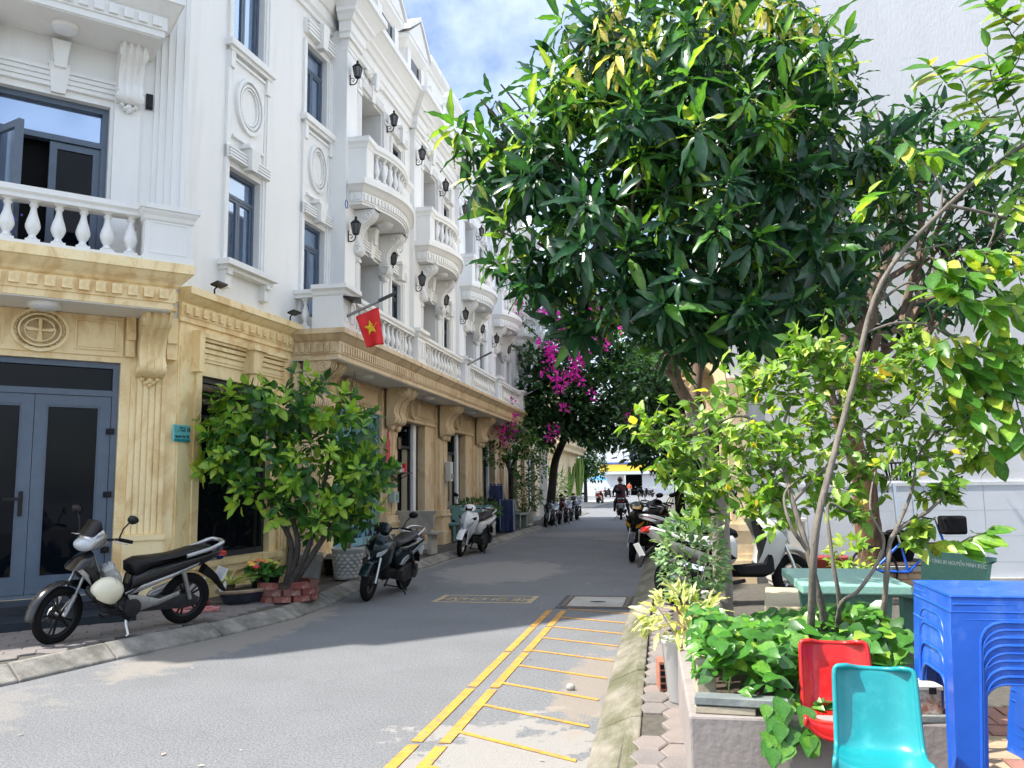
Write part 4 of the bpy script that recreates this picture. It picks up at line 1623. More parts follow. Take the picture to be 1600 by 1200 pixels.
paints = ['white', 'white', 'white_cool', 'white_cool', 'white', 'white']
hlab = ['cream white townhouse with a pale blue pierced gate, beside the corner house',
        'cream white townhouse with red shrine shelf on its column, second in the left row',
        'cool white townhouse in the left row behind the white parked scooter',
        'cool white townhouse in the left row behind the blue covered stack',
        'cream townhouse in the left row behind the potted street tree',
        'cream townhouse at the far end of the left row by the bougainvillea']
proto = {}
houses = []
for k in range(6):
    loc = (HX, HY + W * k, 0)
    h = thing('townhouse', hlab[k], 'house', loc, R(90), 'townhouses in the left row')
    houses.append(h)
    if k in (0, 1, 2):
        upper_house(h, paints[k], first=(k == 0))
        ground_bay(h, 'gate' if k == 0 else 'door', first=(k == 0))
        dormer(h, paints[k], .25, 1.55, 0 if k % 2 == 0 else 1)
        dormer(h, paints[k], 2.15, 3.5, 1 if k % 2 == 0 else 0)
    else:
        src = houses[1] if k >= 4 else houses[2]
        for ch in list(src.children):
            copy_tree(ch, h)
    for s, z, lab in ((.14, 5.86, 'lower floor, near pilaster'), (2.18, 5.86, 'lower floor, past the door'),
                      (.14, 8.74, 'top floor, near pilaster'), (2.18, 8.74, 'top floor, past the door')):
        lantern((HX + (.10 if s < 1 else .07), HY + W * k + s, z), R(90), 'black wall lantern on %s house of left row, %s' % (ORD[k], lab))
# end wall of the row
MB().box(-11.6, -5.62, HY + W * 6 + .01, HY + W * 6 + .2, 0, 10.2).build('end_wall', 'white', houses[5], M=houses[5].matrix_basis.inverted() if False else (T(HX, HY + W * 5, 0) @ RZ(R(90))).inverted())
# a last party column of the sixth shop front
CB = houses[5]

# ------------------------------------------------------------------ right-hand building: plain flank wall facing the camera
WA = math.atan2(.4, 3.58)
flank = thing('side_wall_house', 'tall plain white house flank with pale tiled foot behind the trees', 'house', (.77, 12.36, 0), WA)
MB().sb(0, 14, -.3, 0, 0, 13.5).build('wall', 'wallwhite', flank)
MB().sb(-.0, 14, 0, .035, 1.42, 1.47).build('ledge', 'wallwhite', flank)
tl = [MB().sb(.004, .796, 0, .022, .002, .35).mesh('tile', mat('glazed_wall_tile_%d' % i, c, .28, .04, 2)) for i, c in enumerate(((.60, .62, .66), (.585, .61, .65)))]
MB().sb(0, 14, 0, .012, .1, 1.42).build('tile_bed', mat('grout', (.50, .50, .50), .9), flank)
for j in range(4):
    for i in range(12):
        inst('tile', rnd.choice(tl), flank, T(.2 + .8 * i, 0, .02 + .352 * j))
MB().sb(0, 14, 0, .10, .10, .16).build('base_course', 'concrete', flank)
# corner column of that house with console below its street canopy
m = MB()
m.sb(-.06, .20, -.02, .07, .92, 3.0)
for o, z0, z1 in ((.14, .1, .42), (.11, .42, .5), (.09, .5, .82), (.12, .82, .92)):
    m.sb(-.06 - o * .5, .20 + o * .3, -.02, o, z0, z1)
m.build('corner_column', 'marble_dim', flank)
# street side of the right row
rr = ['first', 'second', 'third', 'fourth']
CONS_R = console_mesh(.30, .85, .62, MT['marble'])
for k in range(4):
    h = thing('townhouse', ['cream townhouse front behind the mango tree, at the white flank wall', 'cream townhouse front in the right row behind the parked black motorbike', 'cream townhouse front in the right row beyond the black motorbike', 'last cream townhouse front of the right row'][k], 'house', (.80, 12.45 + 4.2 * (k + 1), 0), R(-90), 'townhouses in the right row')
    wr = 4.2
    m = wall_with_openings(MB(), 0, wr, 0, 3.52, -.3, -.05, [(.8, 3.2, .12, 2.9)])
    m.build('ground_floor_wall', 'marble_dim', h)
    m = wall_with_openings(MB(), 0, wr, 3.52, 10.6, -.3, 0, [(.9, 1.9, 4.0, 6.0), (2.6, 3.3, 4.6, 6.0), (.9, 1.9, 7.2, 9.0), (2.6, 3.3, 7.6, 9.0)])
    m.build('upper_wall', 'white', h)
    MB().sb(.0, wr - (1.3 if k == 0 else 0), -6.0, -.31, 0, 10.6).build('building_core', 'blackmat', h)
    for b in ((.9, 1.9, 4.0, 6.0), (2.6, 3.3, 4.6, 6.0), (.9, 1.9, 7.2, 9.0), (2.6, 3.3, 7.6, 9.0), (.8, 3.2, .12, 2.9)):
        window(h, *b, -.12, 'alu_dark', 'glass')
    m = MB()
    m.sweep([(0, .5), (wr, .5)] if k else [(0, .5), (wr - .02, .5), (wr - .02, -.05)], [(-.6, 3.5), (0, 3.5), (0, 3.58), (.02, 3.58), (.02, 3.77), (.08, 3.82), (.14, 3.88), (.14, 3.96), (-.6, 3.96)], cap=False)
    m.build('terrace_slab', 'marble', h)
    m = MB()
    m.sb(0, wr, .28, .50, 4.5, 4.62)
    m.build('handrail', 'white', h)
    MB().sb(0, wr, .3, .48, 3.96, 4.05).build('plinth', 'white', h)
    for i in range(14):
        inst('baluster', BAL_T, h, T(.15 + .3 * i, -.39, 4.05))
    inst('bracket', CONS_R, h, T(wr - .16, -.0, 3.48))
    inst('bracket', CONS_R, h, T(.2, -.0, 3.48))
    m = MB()
    m.sweep([(0, 0), (wr, 0)], [(0, 10.0), (.1, 10.1), (.1, 10.3), (.3, 10.5), (.34, 10.7), (-.3, 10.7)], cap=False)
    m.build('roof_cornice', 'white', h)

# ================================================================== VEHICLES
def lens_mat(c, name='lamp_lens'):
    return mat(name, c, .08, spec=.8, coat=.6)


MT['lens'] = lens_mat((.42, .45, .47))
MT['amber'] = lens_mat((.55, .26, .02), 'amber_lens')
MT['redlens'] = lens_mat((.45, .012, .01), 'red_lens')
MT['chrome'] = mat('chrome', (.7, .7, .7), .12, metallic=1)
MT['grey_metal'] = mat('cast_aluminium', (.30, .30, .30), .42, .15, 20, metallic=.7)
MT['engine'] = mat('dark_engine', (.022, .022, .024), .5, .3, 14, spec=.3)
MT['seatvinyl'] = mat('black_vinyl', (.006, .006, .007), .42, .1, 8, .15, 120, spec=.25)
MT['plate'] = mat('number_plate', (.72, .73, .74), .4)


def paint(name, c, metallic=.25):
    return mat(name, c, .22, metallic=metallic, coat=.35, spec=.3)


def wheel(parent, name, x, r, w, rimmat, M, spokes=5):
    q = MB()
    q.M = M @ T(x, 0, r) @ RX(R(90))
    prof = []
    for k in range(9):
        a = -math.pi / 2 * 1.15 + math.pi * 1.15 * k / 8
        prof.append((r - w + w * math.cos(a) * 1.0, w * .95 * math.sin(a)))
    prof = [(r - w * 1.9, -w * .55)] + prof + [(r - w * 1.9, w * .55), (r - w * 1.9, -w * .55)]
    q.lathe(prof, 30, cap=False)
    t = q.build(name, 'rubber', parent, 50)
    q = MB()
    q.M = M @ T(x, 0, r) @ RX(R(90))
    ri = r - w * 1.75
    q.lathe([(ri, -w * .5), (ri + .012, -w * .62), (ri - .02, -w * .35), (ri - .028, 0), (ri - .02, w * .35), (ri + .012, w * .62), (ri, w * .5)], 30, cap=False)
    for k in range(spokes):
        a = 2 * math.pi * k / spokes
        c, s = math.cos(a), math.sin(a)
        for da in (-.16, .16):
            c2, s2 = math.cos(a + da), math.sin(a + da)
            q.tube([(.03 * c, .03 * s, 0), ((ri - .02) * c2, (ri - .02) * s2, 0)], [.013, .011], 5)
    q.lathe([(.045, -.05), (.045, .05)], 12)
    q.build('rim', rimmat, t, 40)
    q = MB()
    q.M = M @ T(x, 0, r) @ RX(R(90))
    q.lathe([(.085, .035), (.085, .045)], 18)
    q.build('brake_disc', 'steel', t, 40)
    return t


def mirror(parent, side, M, stalk_z=.98, h=.16):
    y = .26 * side
    q = MB(); q.M = M
    q.tube([(.30, y, stalk_z), (.29, y + .03 * side, stalk_z + h * .6), (.27, y + .08 * side, stalk_z + h)], .008, 6)
    st = q.build('mirror', 'black', parent, 60)
    q = MB(); q.M = M @ T(.265, y + .11 * side, stalk_z + h + .03) @ RY(R(8)) @ RX(R(12 * side))
    q.blob((0, 0, 0), (.022, .068, .045), 12, 8)
    q.build('mirror_shell', 'black', st, 80)
    q = MB(); q.M = M @ T(.243, y + .11 * side, stalk_z + h + .03)
    q.lathe([(.001, 0), (.055, 0)], 14, cap=False) if False else q.add([(0, .058 * math.cos(k * .5236), .036 * math.sin(k * .5236)) for k in range(12)], [tuple(range(11, -1, -1))])
    q.build('mirror_glass', 'chrome', st)


def handlebar(parent, M, z=.97, x=.30):
    q = MB(); q.M = M
    q.tube([(x, -.10, z - .02), (x - .01, -.22, z), (x - .06, -.34, z - .01)], .012, 8)
    q.tube([(x, .10, z - .02), (x - .01, .22, z), (x - .06, .34, z - .01)], .012, 8)
    q.tube([(x, -.11, z - .02), (x, .11, z - .02)], .014, 8)
    hb = q.build('handlebar', 'iron', parent, 60)
    for sd in (-1, 1):
        q = MB(); q.M = M
        q.tube([(x - .02, .235 * sd, z), (x - .065, .36 * sd, z - .012)], [.019, .018], 10)
        q.build('grip', 'rubber', hb, 60)
        q = MB(); q.M = M
        q.tube([(x + .01, .20 * sd, z + .0), (x + .05, .25 * sd, z - .01), (x + .0, .37 * sd, z - .025)], .006, 6)
        q.build('brake_lever', 'steel', hb, 60)
    return hb


def stand_and_engine(v, muffler_side=-1, style='scooter'):
    q = MB()
    if style == 'scooter':
        q.slab([(-.05, .22), (-.05, .36), (-.25, .42), (-.70, .40), (-.74, .28), (-.6, .20), (-.3, .17)], .075, .02, .085)
        q.M = T(-.10, .165, .28) @ RX(R(-90)); q.lathe([(.075, 0), (.08, .012), (.06, .028), (.02, .03)], 18); q.M = None
        q.M = T(-.58, .165, .29) @ RX(R(-90)); q.lathe([(.09, 0), (.085, .014), (.03, .018)], 18); q.M = None
    else:
        q.slab([(.16, .20), (.20, .30), (.10, .40), (-.10, .38), (-.18, .26), (-.05, .19)], .11, .03)
        for k in range(6):
            q.box(.17 + .022 * k, .182 + .022 * k, -.075, .075, .27 + .008 * k, .40 + .004 * k)
        q.M = T(-.02, .115, .28) @ RX(R(-90)); q.lathe([(.10, 0), (.105, .014), (.085, .04), (.03, .046)], 22); q.M = None
        q.M = T(.10, .105, .31) @ RX(R(-90)); q.lathe([(.055, 0), (.05, .03), (.02, .034)], 18); q.M = None
    q.build('engine', 'engine', v, 40)
    q = MB()
    s = muffler_side
    q.tube(spline([(.08, .05 * s, .22), (-.1, .10 * s, .20), (-.25, .15 * s, .24), (-.35, .17 * s, .29)], 4), .02, 8)
    q.tube([(-.33, .17 * s, .28), (-.37, .17 * s, .295), (-.78, .19 * s, .40), (-.83, .19 * s, .412)], [.03, .056, .062, .04], 14)
    q.build('exhaust', 'engine' if style == 'scooter' else 'grey_metal', v, 40)
    q = MB()
    q.slab([(-.42, .315), (-.40, .365), (-.74, .455), (-.76, .41)], .008, .004, .235 * s)
    q.build('heat_shield', 'chrome', v)


def scooter(name, label, loc, heading, colours, lean=7, steer=0, group=None, scale=1.0, headlamp='apron', lens='lens'):
    body, trim, rim = colours
    v = thing(name, label, 'motor scooter', loc, heading, group, scale)
    v.rotation_euler = (R(-lean) * 1.0, 0, heading)
    F = T(.47, 0, 0) @ RZ(R(steer)) @ T(-.47, 0, 0)
    wheel(v, 'front_wheel', .64, .245, .052, rim, F)
    wheel(v, 'rear_wheel', -.62, .245, .06, rim, Matrix())
    for s in (-1, 1):
        q = MB(); q.M = F
        q.tube([(.64, .085 * s, .245), (.60, .085 * s, .40), (.50, .075 * s, .68)], [.022, .02, .017], 8)
        q.build('fork_leg', 'steel', v, 50)
    q = MB(); q.M = F
    poly = arc(.64, .245, .305, 22, 158, 12) + arc(.64, .245, .268, 158, 22, 12)
    q.slab(poly, .066, .014, rings=(-1, -.9, -.5, 0, .5, .9, 1), shr=(1, .55, .12, 0, .12, .55, 1))
    q.build('front_fender', body, v, 50)
    # apron: broad at the shoulders, narrow at the keel
    q = MB()
    secs = [(.30, .345, .05), (.40, .40, .09), (.52, .455, .14), (.66, .50, .185), (.76, .475, .19), (.85, .42, .15), (.90, .37, .10)]
    rows = []
    for z, xf, w in secs:
        row = []
        for t in (-1, -.8, -.45, 0, .45, .8, 1):
            x = xf + .115 * (1 - abs(t) ** 1.15) - (.08 if abs(t) == 1 else 0) + .015
            row.append((x, w * t, z - (.03 if abs(t) > .7 else 0)))
        rows.append(row)
    vv = [p for r_ in rows for p in r_]
    n7 = 7
    ff = [(i * n7 + j, i * n7 + j + 1, (i + 1) * n7 + j + 1, (i + 1) * n7 + j) for i in range(len(rows) - 1) for j in range(6)]
    b0 = len(vv)
    vv += [(p[0] - .12 if abs(p[1]) < 1e-6 or True else p[0], p[1] * .93, p[2]) for p in vv]
    ff += [tuple(reversed([b0 + k for k in q_])) for q_ in ff]
    nr = len(rows)
    for i in range(nr - 1):
        for j in (0, 6):
            a, b = i * n7 + j, (i + 1) * n7 + j
            ff.append((a, b, b0 + b, b0 + a))
    for i in (0, nr - 1):
        for j in range(6):
            a, b = i * n7 + j, i * n7 + j + 1
            ff.append((a, b, b0 + b, b0 + a))
    q.add(vv, ff)
    q.build('front_apron', body, v, 42)
    q = MB()
    q.slab([(.585, .60), (.60, .67), (.545, .80), (.46, .87), (.43, .86), (.50, .76), (.545, .66)], .055, .014)
    q.build('nose_panel', trim, v, 45)
    for s in (-1, 1):
        q = MB()
        q.add([(.615, .05 * s, .585), (.60, .055 * s, .635), (.555, .155 * s, .70), (.52, .175 * s, .715), (.54, .16 * s, .66), (.58, .10 * s, .60),
               (.60, .05 * s, .58), (.585, .055 * s, .63), (.54, .15 * s, .69), (.505, .165 * s, .70), (.525, .15 * s, .65), (.565, .10 * s, .59)],
              [(0, 1, 2, 3, 4, 5) if s > 0 else (5, 4, 3, 2, 1, 0)] + [(k, (k + 1) % 6, (k + 1) % 6 + 6, k + 6) for k in range(6)])
        q.build('headlight', lens, v, 30)
        q = MB()
        q.add([(.605, .022 * s, .655), (.60, .03 * s, .69), (.52, .165 * s, .795), (.455, .20 * s, .80), (.47, .185 * s, .745), (.56, .10 * s, .685),
               (.57, .022 * s, .645), (.57, .03 * s, .68), (.49, .155 * s, .785), (.43, .19 * s, .79), (.44, .175 * s, .735), (.53, .09 * s, .675)],
              [(0, 1, 2, 3, 4, 5) if s > 0 else (5, 4, 3, 2, 1, 0)] + [(k, (k + 1) % 6, (k + 1) % 6 + 6, k + 6) for k in range(6)])
        q.build('apron_wing', trim, v, 30)
    # handlebar cowl
    q = MB(); q.M = F
    q.slab([(.26, .93), (.30, 1.00), (.38, 1.03), (.47, .95), (.49, .90), (.40, .86), (.30, .88)], .115, .045, rings=(-1, -.8, -.4, 0, .4, .8, 1), shr=(1.2, .5, .1, 0, .1, .5, 1.2))
    q.build('handlebar_cowl', body if headlamp == 'apron' else trim, v, 50)
    q = MB(); q.M = F
    q.slab([(.42, .985), (.475, .945), (.495, .905), (.47, .90), (.43, .94)], .075, .012)
    q.build('visor' if headlamp == 'apron' else 'headlight', 'black' if headlamp == 'apron' else lens, v, 50)
    handlebar(v, F)
    for s in (-1, 1):
        mirror(v, s, F)
    q = MB()
    q.slab([(.40, .30), (.40, .52), (.33, .84), (.27, .84), (.31, .52), (.28, .40), (.0, .385), (-.06, .34), (.0, .26), (.3, .25)], .13, .03)
    q.build('footboard', 'blackmat', v, 40)
    # tail body
    q = MB()
    q.slab([(.02, .44), (.04, .62), (-.02, .70), (-.30, .70), (-.60, .735), (-.88, .80), (-.93, .76), (-.80, .62), (-.45, .46), (-.2, .385), (-.04, .385)], .15, .06, rings=(-1, -.85, -.5, 0, .5, .85, 1), shr=(1, .5, .12, 0, .12, .5, 1))
    q.build('tail_body', body, v, 50)
    for s in (-1, 1):
        q = MB()
        q.slab([(-.02, .44), (-.12, .52), (-.45, .60), (-.80, .71), (-.76, .66), (-.42, .53), (-.12, .42)], .012, .006, .148 * s)
        q.build('side_panel', trim, v, 50)
    q = MB()
    q.slab([(.05, .66), (.04, .735), (-.04, .775), (-.22, .765), (-.36, .785), (-.55, .835), (-.78, .865), (-.82, .83), (-.6, .77), (-.3, .71)], .135, .05, rings=(-1, -.85, -.5, 0, .5, .85, 1), shr=(1, .5, .12, 0, .12, .5, 1))
    q.build('seat', 'seatvinyl', v, 60)
    q = MB()
    q.tube(spline([(-.62, .12, .80), (-.80, .13, .87), (-.93, .09, .90), (-.96, 0, .905), (-.93, -.09, .90), (-.80, -.13, .87), (-.62, -.12, .80)], 4), .016, 8)
    q.build('grab_rail', 'steel', v, 60)
    q = MB(); q.slab([(-.90, .72), (-.88, .80), (-.95, .79), (-.965, .74)], .10, .02)
    q.build('tail_light', 'redlens', v, 50)
    q = MB(); q.slab([(-.78, .55), (-.80, .64), (-.98, .50), (-1.02, .38), (-1.0, .38), (-.95, .48)], .06, .01)
    q.build('rear_fender', 'blackmat', v, 40)
    q = MB(); q.M = T(-1.0, 0, .56) @ RY(R(-25)); q.box(-.006, .006, -.095, .095, -.07, .07)
    q.build('number_plate', 'plate', v)
    stand_and_engine(v)
    q = MB()
    q.tube([(-.30, .17, .60), (-.56, .17, .33)], .028, 10)
    q.build('shock_absorber', 'engine', v, 50)
    q = MB()
    q.tube([(-.12, .10, .24), (-.08, .20, .12), (-.06, .29, .015 + .26 * math.sin(R(lean)) * 0)], .012, 6)
    q.build('side_stand', 'iron', v, 50)
    q = MB()
    q.tube([(-.22, .08, .2), (-.32, .17, .06), (-.34, .17, .055)], .012, 6).tube([(-.22, -.08, .2), (-.32, -.17, .06), (-.34, -.17, .055)], .012, 6).tube([(-.30, -.16, .08), (-.30, .16, .08)], .01, 6)
    q.build('centre_stand', 'iron', v, 50)
    return v


# ------------------------------------------------------------------ underbone motorcycle by the entrance
def underbone(label, loc, heading):
    grey = paint('graphite_paint', (.014, .014, .016), .3)
    silver = paint('silver_paint', (.42, .42, .43), .7)
    blk = paint('black_paint', (.010, .010, .012), .1)
    v = thing('motorcycle', label, 'motorcycle', loc, heading, scale=.96)
    v.rotation_euler = (R(-9), 0, heading)
    tl = lambda P_: [(x, z - .11 * max(0, -x - .25)) for x, z in P_]
    F = T(.44, 0, 0) @ RZ(R(20)) @ T(-.44, 0, 0)
    rimm = mat('black_rim', (.015, .015, .016), .4, metallic=.4)
    wheel(v, 'front_wheel', .68, .275, .038, rimm, F)
    wheel(v, 'rear_wheel', -.66, .275, .045, rimm, Matrix())
    for s in (-1, 1):
        q = MB(); q.M = F
        q.tube([(.68, .075 * s, .275), (.575, .075 * s, .46)], .024, 10).tube([(.58, .075 * s, .45), (.43, .065 * s, .76)], .015, 8)
        q.build('fork_leg', 'grey_metal', v, 50)
    q = MB(); q.M = F
    q.slab(arc(.68, .275, .325, 0, 150, 12)[:-1] + [(.44, .50), (.40, .56), (.46, .55)] + arc(.68, .275, .295, 130, 0, 10), .055, .012)
    q.build('front_fender', blk, v, 50)
    # leg shield and beak
    q = MB()
    q.slab([(.40, .86), (.52, .80), (.60, .69), (.53, .67), (.44, .58), (.36, .40), (.26, .30), (.20, .33), (.26, .50), (.33, .70)], .155, .05, rings=(-1, -.9, -.55, 0, .55, .9, 1), shr=(1.2, .7, .12, 0, .12, .7, 1.2))
    q.build('leg_shield', grey, v, 45)
    for s in (-1, 1):
        q = MB()
        q.slab([(.43, .78), (.56, .70), (.48, .62), (.38, .50), (.44, .63)], .012, .004, .135 * s)
        q.build('side_graphic', silver, v, 50)
        q = MB()
        q.slab([(.36, .56), (.30, .42), (.16, .28), (.06, .27), (.20, .40), (.28, .54)], .012, .004, .15 * s)
        q.build('wind_wing', blk, v, 50)
    # handlebar cowl with headlight
    q = MB(); q.M = F
    q.slab([(.24, .93), (.27, 1.03), (.36, 1.10), (.47, 1.02), (.53, .93), (.47, .86), (.36, .86)], .12, .05, rings=(-1, -.8, -.4, 0, .4, .8, 1), shr=(1.2, .5, .1, 0, .1, .5, 1.2))
    q.build('handlebar_cowl', silver, v, 50)
    q = MB(); q.M = F
    q.slab([(.33, 1.06), (.37, 1.16), (.41, 1.12), (.485, 1.02), (.43, 1.0)], .10, .03)
    q.build('windscreen', 'black', v, 50)
    q = MB(); q.M = F
    q.blob((.475, 0, .925), (.075, .115, .068), 14, 10)
    q.build('headlight', 'lens', v, 80)
    handlebar(v, F, .985, .29)
    for s in (-1, 1):
        mirror(v, s, F, 1.0, .17)
    # spine and tail
    q = MB()
    q.slab([(.34, .62), (.20, .50), (.02, .50), (-.08, .56), (-.16, .46), (-.08, .34), (.14, .36), (.30, .44)], .075, .03)
    q.build('spine_cover', 'blackmat', v, 45)
    q = MB()
    q.slab(tl([(.02, .44), (.0, .60), (-.22, .68), (-.60, .79), (-.92, .89), (-1.0, .86), (-.88, .74), (-.5, .56), (-.2, .44)]), .11, .045, rings=(-1, -.85, -.5, 0, .5, .85, 1), shr=(1, .5, .12, 0, .12, .5, 1))
    q.build('tail_body', blk, v, 50)
    for s in (-1, 1):
        q = MB()
        q.slab(tl([(.06, .43), (-.1, .49), (-.45, .61), (-.72, .73), (-.70, .69), (-.42, .56), (-.1, .43), (.04, .40)]), .010, .005, .108 * s)
        q.build('side_panel', silver, v, 50)
    q = MB()
    q.slab(tl([(.02, .62), (.03, .72), (-.06, .765), (-.24, .77), (-.42, .80), (-.65, .875), (-.86, .915), (-.90, .885), (-.6, .78), (-.2, .66), (-.05, .58)]), .13, .05, rings=(-1, -.85, -.5, 0, .5, .85, 1), shr=(1, .45, .1, 0, .1, .45, 1))
    q.build('seat', 'seatvinyl', v, 60)
    q = MB()
    q.tube(spline([(-.55, .135, .76), (-.80, .14, .82), (-.95, .12, .875), (-1.0, .05, .88), (-1.0, -.05, .88), (-.95, -.12, .875), (-.80, -.14, .82), (-.55, -.135, .76)], 4), .022, 8)
    q.build('grab_rail', silver, v, 60)
    q = MB(); q.slab(tl([(-.93, .80), (-.95, .87), (-1.06, .86), (-1.05, .80)]), .085, .02)
    q.build('tail_light', 'redlens', v, 50)
    q = MB(); q.slab(tl([(-.80, .60), (-.84, .70), (-.98, .60), (-1.12, .42), (-1.10, .40), (-.96, .52)]), .055, .01)
    q.build('rear_fender', 'blackmat', v, 40)
    q = MB(); q.M = T(-1.05, 0, .51) @ RY(R(-25)); q.box(-.005, .005, -.095, .095, -.07, .07)
    q.build('number_plate', 'plate', v)
    stand_and_engine(v, -1, 'underbone')
    q = MB()
    q.slab([(-.10, .22), (-.12, .36), (-.66, .36), (-.76, .30), (-.74, .22), (-.6, .20)], .022, .015, .10)
    q.build('chain_case', 'engine', v, 50)
    q = MB()
    q.slab([(-.02, .30), (.05, .42), (-.08, .40), (-.30, .34), (-.50, .40), (-.52, .36), (-.3, .28), (-.1, .24)], .012, .006, .135)
    q.build('swing_arm_cover', 'grey_metal', v, 50)
    for s in (-1, 1):
        q = MB(); q.tube([(-.64, .135 * s, .30), (-.54, .125 * s, .60)], [.022, .026], 10)
        q.build('shock_absorber', 'grey_metal', v, 50)
    q = MB(); q.tube([(.02, .10, .22), (.03, .16, .12), (.04, .245, .04), (.07, .25, .035)], .012, 6)
    q.build('side_stand', 'steel', v, 50)
    q = MB(); q.tube([(.05, .10, .20), (.07, .24, .21)], .012, 6).tube([(.07, .16, .21), (.07, .27, .212)], .02, 8)
    q.build('foot_peg', 'rubber', v, 50)
    q = MB(); q.tube([(.30, .13, .25), (.26, .15, .22)], .01, 6).tube(spline([(.34, .03, .36), (.22, .14, .35), (.05, .15, .42), (-.1, .12, .5)], 3), .008, 5)
    q.build('cable', 'rubber', v, 50)
    return v


bikeA_loc = (-5.40, 7.46, .122)
bikeA_head = math.atan2(-1.15, -.64)
bikeA = underbone('black and graphite step-through motorcycle parked before the glazed double door', bikeA_loc, bikeA_head)
# helmet hung on it
hm = thing('helmet', 'cream half helmet hanging from the graphite motorcycle', 'helmet', (-5.26, 7.02, .55), bikeA_head)
q = MB(); q.M = RX(R(-38)) @ RY(R(-20))
q.lathe([(.145, -.03), (.15, .0), (.146, .05), (.125, .105), (.085, .14), (.03, .155), (.001, .157)], 22, squash=.82, cap=False)
q.build('shell', mat('cream_gloss', (.66, .62, .47), .25, coat=.6), hm, 80)
q = MB(); q.M = RX(R(-38)) @ RY(R(-20)); q.lathe([(.147, -.032), (.13, -.034), (.125, .04), (.09, .1), (.001, .12)], 20, squash=.82, cap=False)
q.build('lining', 'blackmat', hm, 80)
q = MB(); q.M = RX(R(-38)) @ RY(R(-20)); q.tube([(.149 * math.cos(k * .2618), .149 * .82 * math.sin(k * .2618), -.028) for k in range(25)], .007, 6)
q.build('rim_trim', 'black', hm, 60)
q = MB(); q.M = RX(R(-38)) @ RY(R(-20)); q.prism([(.12, -.08), (.16, -.075), (.20, 0), (.16, .075), (.12, .08)], -.02, -.012, 'xy')
q.build('peak', 'black', hm)
q = MB(); q.M = RX(R(-38)) @ RY(R(-20)); q.tube([(0, -.118 * math.cos(a_), .155 * math.sin(a_)) for a_ in [R(10 * k) for k in range(1, 18)]], .006, 6)
q.build('ridge', mat('grey_stripe', (.25, .25, .24), .4), hm, 60)
q = MB(); q.tube(spline([(.10, .02, -.03), (.08, .10, -.14), (.0, .13, -.16), (-.08, .10, -.12), (-.10, .03, -.02)], 4), .008, 5)
q.build('strap', 'blackmat', hm, 60)
# crumpled rain cape in a clear bag
bg = MB()
r_ = random.Random(4)
bg.blob((0, 0, 0), (.085, .07, .13), 16, 12)
bg.v = [tuple(Vector(p) * (1 + .22 * math.sin(17 * p[0] + 23 * p[1] + 3) * math.sin(29 * p[2] + 11 * p[1])) + Vector((r_.uniform(-.008, .008), r_.uniform(-.008, .008), r_.uniform(-.008, .008)))) for p in bg.v]
bag = bg.build('plastic_bag', mat('crumpled_grey_plastic', (.34, .34, .33), .18, .3, 12, .5, 25, spec=.8), None, 30, M=T(-5.33, 7.18, .70) @ RX(R(20)))
tag(bag, 'crumpled clear grey plastic bag stuffed behind the graphite motorcycle leg shield', 'bag')

CB_ = paint('teal_black_paint', (.010, .022, .028), .4)
scooter('motor_scooter', 'black teal scooter with silver striped nose parked by the white embossed pot', (-4.08, 11.35, 0), R(-94), (CB_, paint('silver_trim', (.34, .38, .40), .6), mat('dark_rim', (.02, .02, .02), .4)), 8, 4)
WH = paint('pearl_white_paint', (.74, .75, .77), 0)
scooter('motor_scooter', 'white scooter with silver wheels parked in front of the green stone bench', (-4.55, 18.2, 0), R(-97), (WH, paint('dark_trim', (.03, .03, .033), .2), 'steel'), 8, 6, None, 1.08)
GR_ = paint('grey_paint', (.10, .105, .115), .4)
scooter('motor_scooter', 'grey scooter nearest in the group of three by the carved pot', (-4.62, 30.0, 0), R(-92), (GR_, paint('light_trim', (.4, .41, .42), .4), 'iron'), 7, 0, 'three scooters parked by the bougainvillea')
scooter('motor_scooter', 'maroon scooter in the middle of the three by the bougainvillea trunk', (-4.45, 32.3, 0), R(-94), (paint('maroon_paint', (.06, .012, .014), .3), paint('pale_trim', (.45, .44, .43), .3), 'iron'), 7, 5, 'three scooters parked by the bougainvillea')
scooter('motor_scooter', 'black and white scooter farthest of the three by the bougainvillea', (-4.35, 35.0, 0), R(-95), (paint('black_gloss', (.012, .012, .013), .2), paint('white_trim', (.6, .6, .6), 0), 'iron'), 7, 8, 'three scooters parked by the bougainvillea')
# dark machines at the right kerb
BK = paint('deep_black_paint', (.008, .009, .010), .2)
scooter('motor_scooter', 'black motorbike with amber headlight parked at the right kerb', (-.80, 17.2, 0), R(-104), (BK, paint('dark_green_trim', (.01, .03, .028), .3), 'iron'), 6, 12, 'dark motorbikes at the right kerb', 1.12, 'cowl', 'amber')
scooter('motor_scooter', 'second black motorbike behind the amber-lamp one at the right kerb', (-.62, 19.0, 0), R(-98), (BK, BK, 'iron'), 6, 5, 'dark motorbikes at the right kerb', 1.1)
scooter('motor_scooter', 'third black motorbike at the right kerb, farthest from the amber-lamp one', (-.60, 20.9, 0), R(-95), (BK, GR_, 'iron'), 6, 0, 'dark motorbikes at the right kerb', 1.1)
# white scooter behind the mango trunk, seen from its right side
scooter('motor_scooter', 'dusty white scooter standing behind the mango trunk, facing the tiled wall', (.62, 10.15, .12), R(18), (mat('dusty_white_paint', (.62, .61, .58), .4, .08, 6), 'blackmat', 'steel'), 8, 10, None, 1.12)
scooter('motor_scooter', 'orange scooter standing far down the street by the potted cycads', (-5.7, 62.5, 0), R(82), (paint('orange_paint', (.75, .13, .03), 0), paint('cream_trim', (.6, .5, .4), 0), 'iron'), 5, 0)
rb = scooter('motor_scooter', 'dark scooter with a white plate ridden away down the street', (-2.45, 36.2, 0), R(94), (BK, paint('dark_red_trim', (.10, .01, .012), .2), 'iron'), 0, 0)


